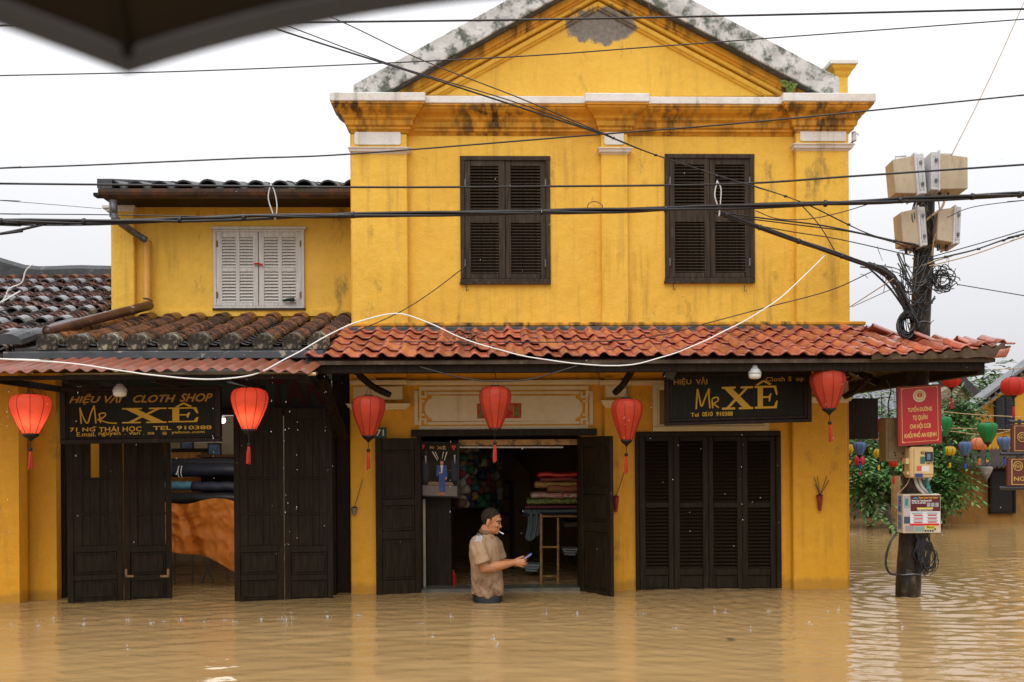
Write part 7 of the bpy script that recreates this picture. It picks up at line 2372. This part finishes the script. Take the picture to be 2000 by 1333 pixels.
for (x0, x1, y0, y1, lab) in ((527, 541, 362, 428, 'pale tie loop hanging on the thick bundle above the white shutters'), (1399, 1407, 357, 422, 'pale tie loop hanging on the thick bundle in front of the right window')):
    wire([(x0 + 2, y0 - 4), (x0 - 3, y0 + 25), (x0 + 6, y0 + 55), (x1 - 3, y1), (x1, y0 + 40), (x0 + 9, y0 + 12), (x0 + 2, y0 - 2)], 2.6, lab, mat='boxgrey', cat='cable tie', name='cable_tie', group='pale cable ties')
wire([(1147, 408), (1150, 398), (1162, 394), (1175, 400), (1178, 410)], 1.6, 'little curl of wire sticking up from the thick bundle beside the middle pilaster', cat='wire')

# crumpled wire net lying on the tiles
t = thing('wire_net', 'small crumpled black wire net lying on the red tiles left of the middle', 'net', L(910, 672, .8))
mb = MB(); g_ = random.Random(6)
for k in range(34):
    x0, y0 = 868 + g_.uniform(0, 70), 652 + g_.uniform(0, 30)
    a_ = g_.choice((.35, 1.25)) + g_.uniform(-.25, .25)
    pts_ = []
    for j in range(4):
        xx, yy = x0 + 9 * j * math.cos(a_), y0 + 5 * j * math.sin(a_)
        nn_ = .1 + (yy - 641) / (694 - 641) * 1.16
        p_ = L(xx, yy, nn_); p_.z += .035 + g_.uniform(0, .015); pts_.append(p_)
    mb.tube(pts_, .0032, 4)
obj('mesh', mb, M['wire'], t)
# ------------------------------------------------------------------ the side street at the right, far away
def wbox(mb_, px0, py0, px1, py1, D0, D1, zlow=None):
    a, b = W(px0, py1, D0), W(px1, py0, D0)
    return mb_.box(a.x, b.x, D0, D1, a.z if zlow is None else zlow, b.z)
FARY = plaster('far_ochre_plaster', (.66, .32, .02), mould=(.58, .75))
FARD = plaster('old_dark_ochre', (.36, .17, .03), mould=(.5, .68), amt=.9)
FARG = plaster('old_grey_wall', (.24, .19, .14), mould=(.5, .68))
RH = thing('side_street_house', 'yellow house in the side street with a black shuttered window and sloping grey roof edge', 'house', W(1960, 1030, 17.5), None, 'W')
D = 18.0
mb = MB()
pl = [(W(x, y, D).x, W(x, y, D).z) for x, y in ((1914, 800), (2080, 676), (2240, 800), (2240, 868), (1914, 880))]
mb.prism(pl, D, D + .3)
obj('upper_wall', mb, FARY, RH)
tt = simple('grey_tile_end', (.15, .155, .16), .45, .3, 8, rnd=.2)
mb = MB()
q0, q1 = W(1905, 797, D - .25), W(2085, 662, D - .25)
def slope_strip(off0, off1, d0, d1, mat, name):
    m_ = MB()
    m_.prism([(W(1903, 802 + off0, d0).x, W(1903, 802 + off0, d0).z), (W(2090, 662 + off0, d0).x, W(2090, 662 + off0, d0).z), (W(2090, 662 + off1, d0).x, W(2090, 662 + off1, d0).z), (W(1903, 802 + off1, d0).x, W(1903, 802 + off1, d0).z)], d0, d1)
    return obj(name, m_, mat, RH)
slope_strip(-13, -7, D - .4, D + .05, tt, 'roof')
slope_strip(-6, 2, D - .3, D - .02, FARG, 'verge_moulding'); slope_strip(3, 10, D - .2, D - .01, FARY, 'verge_moulding')
m_ = MB(); m_.box(-.05, .05, 0, .28, -.05, .045); tme3 = m_.mesh('verge_tile'); tme3.materials.append(tt)
for k in range(14):
    f_ = k / 14
    p_ = W(1914 + 176 * f_, 793 - 132 * f_, D - .3)
    inst('roof_tile', tme3, RH, p_, (0, math.radians(-30), 0))
mb = MB(); wbox(mb, 1944, 772, 1982, 842, D - .06, D - .005); RW = obj('window', mb, M['black'], RH)
for (x0, x1) in ((1946, 1962), (1964, 1980)):
    m_ = MB(); wbox(m_, x0, 776, x1, 840, D - .10, D - .062); obj('shutter', m_, simple('blue_black_shutter', (.02, .024, .03), .5, .3, 9), RW)
for k in range(12):
    for (x0, x1) in ((1948, 1961), (1966, 1979)):
        m_ = MB(); wbox(m_, x0, 779 + 5 * k, x1, 781.4 + 5 * k, D - .125, D - .1005); obj('slat', m_, bpy.data.materials['blue_black_shutter'], RW)
mb = MB(); wbox(mb, 1836, 905, 2300, 1300, 17.2, 17.5, -.9); obj('lower_wall', mb, FARD, RH)
mb = MB(); wbox(mb, 1938, 921, 1980, 1000, 17.14, 17.195); lw = obj('window', mb, M['black'], RH)
m_ = MB()
for (x0, y0, x1, y1) in ((1934, 917, 1984, 921), (1934, 1000, 1984, 1004), (1934, 921.1, 1938, 999.9), (1980, 921.1, 1984, 999.9)): wbox(m_, x0, y0, x1, y1, 17.12, 17.19)
obj('window_frame', m_, M['wood2'], lw)
mb = MB()
r0 = [W(1830, 915, 16.6), W(2300, 893, 16.6)]; r1 = [W(1868, 880, 17.9), W(2300, 862, 17.9)]
NR = 112
vs = []
for j in range(2):
    for i in range(NR + 1):
        f_ = i / NR; p_ = (r0 if j == 0 else r1)[0].lerp((r0 if j == 0 else r1)[1], f_)
        vs.append(p_ + Vector((0, 0, .03 * math.cos(i * math.pi))))
mb.add(vs, [(i, i + 1, NR + 2 + i, NR + 1 + i) for i in range(NR)])
o = obj('leanto_roof', mb, simple('dark_sheet_roof', (.06, .062, .068), .3, .4, 8), RH, smooth=False); o.modifiers.new('t', 'SOLIDIFY').thickness = .03
# walls along the far side
t = thing('garden_wall', 'weathered grey garden wall with a dark doorway under the tree in the side street', 'wall', W(1700, 1020, 18.6), None, 'W')
mb = MB(); wbox(mb, 1560, 955, 1692, 1300, 18.6, 18.9, -.9); wbox(mb, 1709, 955, 1762, 1300, 18.6, 18.9, -.9); obj('body', mb, FARG, t)
mb = MB(); wbox(mb, 1692.2, 950, 1708.8, 1300, 18.66, 18.8, -.9); obj('door', mb, M['wood2'], t)
mb = MB(); wbox(mb, 1679, 959, 1684, 964, 18.57, 18.598); wbox(mb, 1680, 984, 1684, 990, 18.57, 18.598); obj('plate', mb, M['white'], t)
t = thing('ochre_garden_wall', 'dark ochre garden wall between the tree and the side street house', 'wall', W(1800, 1025, 17.9), None, 'W')
mb = MB(); wbox(mb, 1762, 950, 1836, 1300, 17.9, 18.2, -.9); obj('body', mb, FARD, t)
# grey roofed houses behind the trees
t = thing('grey_roof_house', 'pale house with a grey tiled roof half hidden behind the side street trees', 'house', W(1860, 1000, 25), None, 'W')
mb = MB(); wbox(mb, 1500, 850, 1912, 1300, 25, 27, -.9); obj('wall', mb, simple('pale_wall', (.45, .40, .33), .8, .2, 2), t)
mb = MB()
a = [W(1480, 862, 24.6), W(1915, 850, 24.6), W(1900, 752, 28), W(1480, 752, 28)]
mb.add(slab(a, .15), F6); gr = obj('roof', mb, simple('grey_far_tile', (.16, .165, .175), .5, .4, 6, .2), t)
m_ = MB(); m_.tube([(0, 0, 0), (0, 1, 0)], .09, 6)
tl = m_.mesh('tile_roll'); tl.materials.append(bpy.data.materials['grey_far_tile'])
for k in range(18):
    f_ = k / 17
    p0 = a[0].lerp(a[1], f_); p1 = a[3].lerp(a[2], f_)
    m_ = MB(); m_.tube([p0 + Vector((0, 0, .03)), p1 + Vector((0, 0, .03))], .09, 6); obj('tile_roll', m_, bpy.data.materials['grey_far_tile'], gr)
t = thing('far_gable', 'dark tiled gable roof end rising beyond the awning corner in the side street', 'house', W(1895, 850, 21), None, 'W')
mb = MB(); mb.prism([(W(x, y, 21).x, W(x, y, 21).z) for x, y in ((1868, 738), (1884, 735), (1925, 775), (1912, 790))], 21, 22); obj('roof', mb, M['ridge'], t)
mb = MB(); mb.prism([(W(x, y, 21.2).x, W(x, y, 21.2).z) for x, y in ((1800, 790), (1872, 745), (1908, 792), (1908, 1000), (1800, 1000))], 21.2, 21.6); obj('wall', mb, FARG, t)

# trees: trunk, limbs and many small leaves on drooping sprays
lm, nt, bs, lk = new_mat('wet_leaves')
oi = nt.nodes.new('ShaderNodeNewGeometry')
v = coords(nt)
lk.new(ramp(nt, nt.nodes['Geometry'].outputs['Random Per Island'] if 'Geometry' in nt.nodes else oi.outputs['Random Per Island'], [(0, (.035, .10, .022)), (.6, (.08, .20, .045)), (1, (.17, .31, .08))]), bs.inputs['Base Color'])
bs.inputs['Roughness'].default_value = .35
bs.inputs['Specular IOR Level'].default_value = .5
def leaf(mb_, p, d, up, ln_, w_):
    s = d.cross(up).normalized() * w_
    n_ = s.cross(d).normalized() * (w_ * .35)
    mb_.add([p, p + d * ln_ * .35 + s + n_, p + d * ln_ * .75 + s * .7 + n_ * .6, p + d * ln_, p + d * ln_ * .75 - s * .7 + n_ * .6, p + d * ln_ * .35 - s + n_, p + d * ln_ * .5],
            [(0, 6, 1), (1, 6, 2), (2, 6, 3), (3, 6, 4), (4, 6, 5), (5, 6, 0)])
def tree(name, label, base_px, D, blobs, nspray, leaf_len, seed, trunk_r=.09, group='trees in the side street'):
    g = random.Random(seed)
    b0 = W(base_px[0], base_px[1], D); b0.z = -.5
    t = thing(name, label, 'tree', b0, group, 'W')
    cs = [(W(x, y, D + dd), r) for (x, y, dd, r) in blobs]
    top = sum((c for c, r in cs), Vector()) / len(cs)
    m_ = MB(); mid = b0.lerp(top, .5) + Vector((.12, 0, 0))
    m_.tube(smooth_path([b0, mid, top], 5), [trunk_r * (1 - .06 * k) for k in range(11)], 8)
    obj('trunk', m_, simple('wet_bark', (.06, .045, .03), .6, .4, 9, .4), t)
    m_ = MB()
    for c, r in cs:
        s_ = mid.lerp(top, g.uniform(.1, .8))
        m_.tube(smooth_path([s_, s_.lerp(c, .5) + Vector((0, 0, .12)), c], 4), [.03 * (1 - .08 * k) for k in range(9)], 5)
    obj('limb', m_, bpy.data.materials['wet_bark'], t)
    m_ = MB()
    for k in range(nspray):
        c, r = cs[g.randrange(len(cs))]
        d = Vector((g.gauss(0, 1), g.gauss(0, 1), g.gauss(0, 1))).normalized()
        p = c + d * r * (g.random() ** .45)
        out = (Vector((d.x, d.y, d.z * .4 - .35)) + Vector((g.gauss(0, .35), g.gauss(0, .35), g.gauss(0, .25)))).normalized()
        L_ = leaf_len * g.uniform(2.6, 4.2)
        side = out.cross(Vector((0, 0, 1))).normalized()
        npair = g.randint(3, 6)
        lsz = leaf_len * g.uniform(.65, 1.25)
        for q in range(npair):
            f_ = (q + .5) / npair
            pp_ = p + out * L_ * f_ + Vector((0, 0, -.25 * L_ * f_ * f_))
            for s_ in (-1, 1):
                dd = (side * s_ * .9 + out * .55 + Vector((0, 0, -.25 + g.uniform(-.2, .2)))).normalized()
                leaf(m_, pp_, dd, Vector((0, 0, 1)), lsz * g.uniform(.8, 1.15), lsz * g.uniform(.16, .24))
        leaf(m_, p + out * L_ + Vector((0, 0, -.25 * L_)), out, Vector((0, 0, 1)), leaf_len, leaf_len * .2)
    obj('crown', m_, lm, t)
tree('star_fruit_tree', 'leafy green tree overhanging the grey garden wall between house corner and pole', (1752, 1020), 16.6,
     [(1690, 900, 0, .50), (1668, 920, -.3, .38), (1712, 920, -.4, .36), (1735, 905, 0, .45), (1760, 940, -.2, .45), (1700, 860, .3, .5), (1660, 870, .2, .45), (1740, 860, .3, .45), (1690, 800, .6, .5), (1735, 940, -.3, .24), (1640, 830, .6, .5)], 720, .115, 1)
tree('star_fruit_tree', 'leafy green tree right of the pole behind the green and yellow lanterns', (1815, 1025), 16.4,
     [(1820, 815, .3, .36), (1846, 808, .4, .28), (1835, 840, 0, .36), (1868, 805, .4, .16), (1858, 835, .2, .2), (1830, 890, 0, .36), (1822, 925, -.2, .30), (1848, 925, -.2, .22), (1800, 860, .2, .42), (1856, 945, -.3, .16), (1872, 785, .6, .14)], 620, .115, 2)
tree('small_tree', 'bright green treetop peeking over the roof edge beyond the awning corner', (1930, 900), 22.5, [(1925, 745, 0, .42), (1945, 735, 0, .35), (1910, 770, 0, .35)], 140, .16, 3, .06)
tree('small_tree', 'low hanging leafy branch just left of the pole over the water', (1752, 1030), 15.2, [(1728, 985, 0, .16), (1726, 1005, 0, .12), (1735, 1015, 0, .10)], 7, .11, 5, .03)
mb = MB(); c = W(1750, 930, 15.4); g_ = Vector((W(1748, 1030, 15.4).x, 15.4, -.6)); mb.tube([c, g_], [.07, .075], 8)
tag(obj('wooden_post', mb, simple('tan_wood', (.24, .13, .05), .6, .3, 6), None, base=g_, fr='W'), 'slim tan wooden post standing in the flood just left of the utility pole', 'post')

# strings and coloured lanterns over the side street
FG = 'strings of lanterns across the side street'
for (pts_, lab) in (([(1600, 845), (1720, 858), (1845, 838), (2060, 842)], 'wire string carrying the far blue and yellow lanterns'), ([(1830, 803), (1900, 810), (2000, 815), (2080, 818)], 'tan lantern string crossing above the right green lantern'),
                   ([(1780, 838), (1850, 842), (1930, 850), (1990, 838), (2080, 828)], 'lantern string crossing behind the right green lantern'), ([(1940, 722), (1990, 720), (2080, 718)], 'thin string above the big round red lantern')):
    wire(pts_, 1.6, lab, D=13.0, mat='wire_tan', group=FG)
LC = {'blue': (.13, .27, .52), 'yellow': (.72, .55, .03), 'green': (.02, .32, .10), 'peach': (.80, .33, .16), 'red': (.66, .05, .03), 'pink': (.70, .05, .10), 'darkred': (.40, .03, .02)}
LS = {k: silk('far_silk_' + k, c, .45) for k, c in LC.items()}
TS = {k: flat('far_tassel_' + k, c, .7) for k, c in {'blue': (.03, .07, .35), 'yellow': (.6, .4, .02), 'green': (.01, .2, .06), 'orange': (.6, .14, .02), 'red': (.45, .02, .02)}.items()}
def far(px, y0, y1, half, D, kind, col, tas, tcol, label, string_y):
    a, b = W(px, y0, D), W(px, y1, D)
    lantern(kind, a, Vector((a.x, a.y, b.z)), half / FPX * D, LS[col], label, 'coloured lanterns over the side street', W(px, tas, D).z if tas else None, W(px, string_y, D), 0, 'lantern', 'silk_lantern', TS[tcol], 24, 8, 'W')
far(1679, 864, 890, 13.5, 12.6, 'drop', 'blue', 916, 'blue', 'blue lantern left of the pole hanging in front of the pink one', 852)
far(1679, 890, 910, 10.5, 13.4, 'round', 'pink', 928, 'red', 'small pink lantern under the left blue one', 852)
far(1716, 877, 894, 10.7, 13.0, 'round', 'yellow', 918, 'yellow', 'round yellow lantern just left of the switch box on the pole', 857)
far(1659, 868, 886, 9, 13.0, 'round', 'yellow', 905, 'yellow', 'yellow lantern half hidden behind the right house corner', 850)
far(1722, 818, 851, 11, 11.2, 'drop', 'darkred', None, 'red', 'dark red lantern half hidden behind the rusty switch box', 770)
far(1722, 851, 866, 6.5, 13.6, 'round', 'peach', None, 'orange', 'small peach lantern below the dark red one beside the switch box', 845)
far(1745, 896, 913, 9, 12.8, 'round', 'red', 945, 'red', 'red lantern mostly hidden behind the pole below the switch box', 855)
far(1844, 814, 854, 15.5, 12.2, 'drop', 'green', 888, 'green', 'green lantern touching the right edge of the red street notice', 803)
far(1855, 872, 890, 12.4, 13.0, 'round', 'yellow', 913, 'yellow', 'round yellow lantern right of the beige meter box', 840)
far(1885, 863, 891, 13.2, 12.6, 'drop', 'blue', 915, 'blue', 'blue lantern between the yellow and the peach lanterns', 843)
far(1912, 855, 879, 17, 12.8, 'round', 'peach', 908, 'orange', 'large peach round lantern overlapping the right green one', 847)
far(1929, 826, 865, 19.5, 11.8, 'drop', 'green', 898, 'green', 'largest green lantern in front of the yellow side street house', 811)
far(1928, 866, 880, 8, 13.8, 'round', 'yellow', 902, 'yellow', 'yellow lantern peeking out behind the large peach one', 847)
far(1962, 854, 881, 14.4, 12.4, 'drop', 'blue', 907, 'blue', 'blue lantern hanging beside the brown emblem signs', 842)
far(1979, 737, 773, 24.5, 11.0, 'round', 'red', 814, 'red', 'big round red lantern in front of the side street house window', 720)
far(1858, 722, 757, 19, 11.0, 'round', 'red', 798, 'red', 'red lantern mostly hidden above by the awning corner with a long tassel', 716)
# inverted cone lamp hanging by the far wall
p = W(1925, 912, 16.4); q = W(1925, 941, 16.4)
t = thing('cone_lamp', 'grey woven cone lamp pointing down in front of the far ochre wall', 'lamp', q, None, 'W')
mb = MB(); mb.lathe([(.012, 0), (.06, .09), (.12, p.z - q.z - .02), (.10, p.z - q.z)], q, 16); obj('shade', mb, simple('grey_woven_shade', (.22, .19, .16), .8, .3, 14), t, smooth=True)
mb = MB(); mb.tube([p, p + Vector((0, 0, .18))], .006, 5); mb.tube([q, q - Vector((0, 0, .14))], .008, 5); obj('cord', mb, M['wire'], t)

# a leaf drifting on the flood
p = W(1427, 1252, FPX * CAMZ / (1252 - CY + 3)); p.z = .012
mb = MB(); mb.ell(p, (.035, .014, .004), 8, 4)
tag(obj('floating_leaf', mb, simple('dead_leaf', (.03, .018, .008), .5), None, base=p, fr='W'), 'single dark dead leaf floating on the brown water below the louvred doors', 'leaf')
# brown emblem signs on iron bars at the right edge
def hoi_sign(px0, py0, px1, py1, D, bars, text, label):
    org, tr, bl_ = W(px0, py0, D), W(px1, py0, D), W(px0, py1, D)
    ex, ez = tr - org, bl_ - org
    t = thing('street_sign', label, 'sign', org + ez + ex * .5, 'brown emblem signs at the right edge', 'W')
    m_ = MB(); quadbox(m_, org, ex, ez, 0, 0, 1, 1, -.03, 0); obj('board', m_, simple('brown_sign_paint', (.11, .018, .008), .4, .15, 5), t, bevel=.003)
    m_ = MB(); w_ = .012
    gap_x = .045; gap_y = .05
    for (a, b, c, d) in ((gap_x, gap_y, 1 - gap_x, gap_y + .022), (gap_x, 1 - gap_y - .022, 1 - gap_x, 1 - gap_y), (gap_x, gap_y + .0225, gap_x + .012, 1 - gap_y - .0225), (1 - gap_x - .012, gap_y + .0225, 1 - gap_x, 1 - gap_y - .0225)): quadbox(m_, org, ex, ez, a, b, c, d, .0006, .002)
    yg = bpy.data.materials.get('sign_gold') or flat('sign_gold', (.55, .36, .10), .5)
    obj('border', m_, yg, t)
    W_, H_ = ex.length, ez.length
    def pt(cx, cy): return (cx, cy)
    cx0, cy0 = 20.0 / (px1 - px0), (.30 if text else .46)
    r = 8.8 / (px1 - px0); ry = 8.8 / (py1 - py0)
    m_ = MB()
    stroke(m_, org, ex, ez, [(cx0 + r * math.cos(k_), cy0 + ry * math.sin(k_)) for k_ in [6.2832 * j / 20 for j in range(21)]], .0042, .003)
    stroke(m_, org, ex, ez, [(cx0 - r * .78, cy0 - ry * .05), (cx0 - r * .3, cy0 - ry * .42), (cx0, cy0 - ry * .62), (cx0 + r * .3, cy0 - ry * .42), (cx0 + r * .78, cy0 - ry * .05)], .003, .0034)
    stroke(m_, org, ex, ez, [(cx0 - r * .7, cy0 + ry * .05), (cx0, cy0 - ry * .02), (cx0 + r * .7, cy0 + ry * .05)], .003, .0038)
    for q in (-.55, -.18, .18, .55): stroke(m_, org, ex, ez, [(cx0 + r * q, cy0), (cx0 + r * q, cy0 + ry * .5)], .003, .003)
    obj('emblem', m_, yg, t)
    if text: put_text(t, text, org, ex, ez, (12 / (px1 - px0), .58, .92, .86), yg, .003, .01)
    for (bx0, by, th_) in bars:
        m_ = MB(); m_.tube([W(bx0, by, D - .01), W(px1 + 120, by - 1, D - .01)], th_, 8); m_.ell(W(bx0, by, D - .01), (.022, .018, .018), 8, 6); obj('iron_bar', m_, M['wire'], t)
    m_ = MB()
    for f_ in (.12, .88):
        p_ = org + ex * f_; m_.box(p_.x - .012, p_.x + .012, D - .02, D - .002, p_.z, p_.z + .045)
        p_ = org + ez + ex * f_; m_.box(p_.x - .012, p_.x + .012, D - .02, D - .002, p_.z - .035, p_.z)
    obj('clamp', m_, M['wire'], t)
hoi_sign(1976, 829, 2090, 884, 9.2, [(1974, 824, .012)], '', 'upper brown sign with round gold bridge emblem cut by the right photo edge')
hoi_sign(1968, 894, 2130, 950, 9.0, [(1957, 887, .016), (1955, 954, .016)], 'NGUYỄN THÁI HỌC', 'lower brown street name sign with gold letters under the emblem sign')

# ------------------------------------------------------------------ umbrella over the photographer
hub = Vector((-.18, .21, 1.80))
tip0 = W(250, 94, .70)
Rm = ((tip0.x - hub.x) ** 2 + (tip0.y - hub.y) ** 2) ** .5
a0 = math.atan2(tip0.y - hub.y, tip0.x - hub.x)
UM = thing('umbrella', 'dark grey umbrella held over the photographer, out of focus in the upper left corner', 'umbrella', hub, None, 'W')
tips = [Vector((hub.x + Rm * math.cos(a0 + k * math.pi / 4), hub.y + Rm * math.sin(a0 + k * math.pi / 4), tip0.z)) for k in range(8)]
for q in tips: q.z += .012 * (q.x - tip0.x) - .18 * (q.y - tip0.y)
NS, NT = 12, 8
def can(k, s, t_):
    a, b = tips[k], tips[(k + 1) % 8]
    e_ = a.lerp(b, s)
    e_ = e_.lerp(Vector((hub.x, hub.y, e_.z)), .03 * 4 * s * (1 - s)) + Vector((0, 0, .008 * 4 * s * (1 - s)))
    p_ = hub.lerp(e_, t_)
    p_.z = hub.z + (e_.z - hub.z) * (t_ ** 1.8)
    p_.z -= .014 * 4 * s * (1 - s) * math.sin(math.pi * t_)
    return p_
mb = MB()
for k in range(8):
    vs = [can(k, i / NS, j / NT) for j in range(NT + 1) for i in range(NS + 1)]
    mb.add(vs, [(j * (NS + 1) + i, j * (NS + 1) + i + 1, (j + 1) * (NS + 1) + i + 1, (j + 1) * (NS + 1) + i) for j in range(NT) for i in range(NS)])
o = obj('canopy', mb, simple('dark_brown_canopy', (.008, .0065, .005), .85, .3, 6), UM, smooth=True)
mb = MB()
for k in range(8):
    vs = []
    for i in range(NS + 1):
        p_ = can(k, i / NS, 1.0); o_ = (p_ - hub); o_.z = 0; o_.normalize()
        vs += [p_ + o_ * .001 + Vector((0, 0, .004)), p_ - o_ * .001 - Vector((0, 0, .019))]
    mb.add(vs, [(2 * i, 2 * i + 1, 2 * i + 3, 2 * i + 2) for i in range(NS)])
o = obj('hem', mb, silk('grey_hem_cloth', (.085, .088, .095), .35, .7), UM)
for k in range(8):
    m_ = MB(); m_.tube([can(k, 0, j / 8) - Vector((0, 0, .006)) for j in range(9)], .0022, 6); m_.ell(tips[k], (.005, .005, .006), 8, 6)
    obj('rib', m_, M['black'], UM)
mb = MB(); mb.tube([tips[0], tips[0] + Vector((.002, .002, -.010)), tips[0] + Vector((.005, .0, -.016))], [.0016, .001, .0005], 5); obj('thread', mb, M['wire'], UM)
mb = MB(); mb.tube([hub + Vector((0, 0, .04)), hub - Vector((0, 0, .75))], .006, 8); obj('shaft', mb, M['zinc'], UM)

# ------------------------------------------------------------------ rain: drops falling from the eaves, splashes on the water
dm, nt, bs, lk = new_mat('water_drop')
bs.inputs['Base Color'].default_value = (.9, .92, .95, 1); bs.inputs['Roughness'].default_value = .1
bs.inputs['Transmission Weight'].default_value = .55; bs.inputs['IOR'].default_value = 1.33
g = random.Random(17)
mb = MB()
def drop(p, r, k=1.5): mb.ell(p, (r, r, r * k), 6, 4)
for (px, D, n_) in ((557, 7.43, 6), (564, 7.43, 5), (580, 7.43, 7), (480, 7.43, 2), (15, 7.43, 8), (345, 7.43, 5), (416, 7.43, 5), (150, 7.43, 4), (1450, 8.0, 6), (1220, 8.0, 5), (880, 8.0, 4), (1020, 8.0, 5), (1840, 8.4, 14), (1838, 8.9, 10), (530, 7.43, 6), (635, 7.9, 6)):
    for k in range(n_):
        drop(W(px + g.uniform(-2, 2), 735 + g.uniform(0, 330), D), g.uniform(.0015, .003), g.uniform(1.3, 2.8))
obj('eave_drips', mb, dm, None, base=W(560, 900, 7.4), fr='W', smooth=True, kind='stuff', label='water drops falling from the awning edges')
mb = MB()
for k in range(260):
    D = g.uniform(5.0, 8.3)
    drop(W(g.uniform(-30, 2030), g.uniform(20, 1120), D), g.uniform(.0009, .0016), g.uniform(1.5, 3.0))
obj('rain', mb, dm, None, base=(0, 6, 1.5), fr='W', smooth=True, kind='stuff', label='small rain drops in the air over the street')
mb = MB()
def splash(x, y, h):
    n_ = g.randint(1, 4)
    h *= .5
    for k in range(n_):
        a = g.uniform(0, 6.28); o_ = g.uniform(.01, .04) * h / .05
        p0 = Vector((x + o_ * .5 * math.cos(a), y + o_ * .5 * math.sin(a), -.004)); p1 = Vector((x + o_ * math.cos(a), y + o_ * math.sin(a), h * g.uniform(.3, 1)))
        mb.tube([p0, p0.lerp(p1, .6) + Vector((0, 0, .006)), p1], [.003, .002, .0008], 5)
        if g.random() < .6: drop(p1 + Vector((g.uniform(-.01, .01), 0, g.uniform(.005, .03))), g.uniform(.002, .004), 1.2)
    for k in range(g.randint(5, 11)):
        a = g.uniform(0, 6.28); o_ = g.uniform(.004, .035); drop(Vector((x + o_ * math.cos(a), y + o_ * .6 * math.sin(a), h * g.uniform(.05, .8) * (1 - o_ * 12))), g.uniform(.001, .003), g.uniform(.8, 1.6))
for (px, py, h) in ((22, 1222, .05), (75, 1224, .04), (105, 1210, .05), (165, 1220, .05), (250, 1213, .05), (295, 1218, .03), (320, 1216, .035), (352, 1212, .035), (400, 1216, .03), (440, 1213, .04), (456, 1216, .03),
                    (510, 1211, .04), (545, 1212, .07), (558, 1216, .08), (572, 1210, .06), (640, 1208, .05), (1066, 1200, .055), (1128, 1202, .04), (1255, 1200, .03), (1395, 1196, .04), (1418, 1198, .04), (1582, 1220, .045), (1618, 1196, .04), (965, 1250, .04), (1640, 1194, .04), (970, 1262, .03), (700, 1204, .03), (880, 1206, .03), (1500, 1196, .03)):
    D_ = FPX * CAMZ / (py - CY - ROLL * (px - CX) * -1.0)
    p = W(px, py, D_); splash(p.x, p.y, h)
for k in range(9):
    splash(g.uniform(-3.6, 4.2), g.uniform(6.0, 8.7), g.uniform(.012, .028))
for k in range(12):
    splash(g.uniform(3.4, 8), g.uniform(8.5, 16), g.uniform(.015, .03))
obj('rain_splashes', mb, dm, None, base=(0, 7.5, 0), fr='W', smooth=True, kind='stuff', label='little splashes where drips and rain hit the flood')
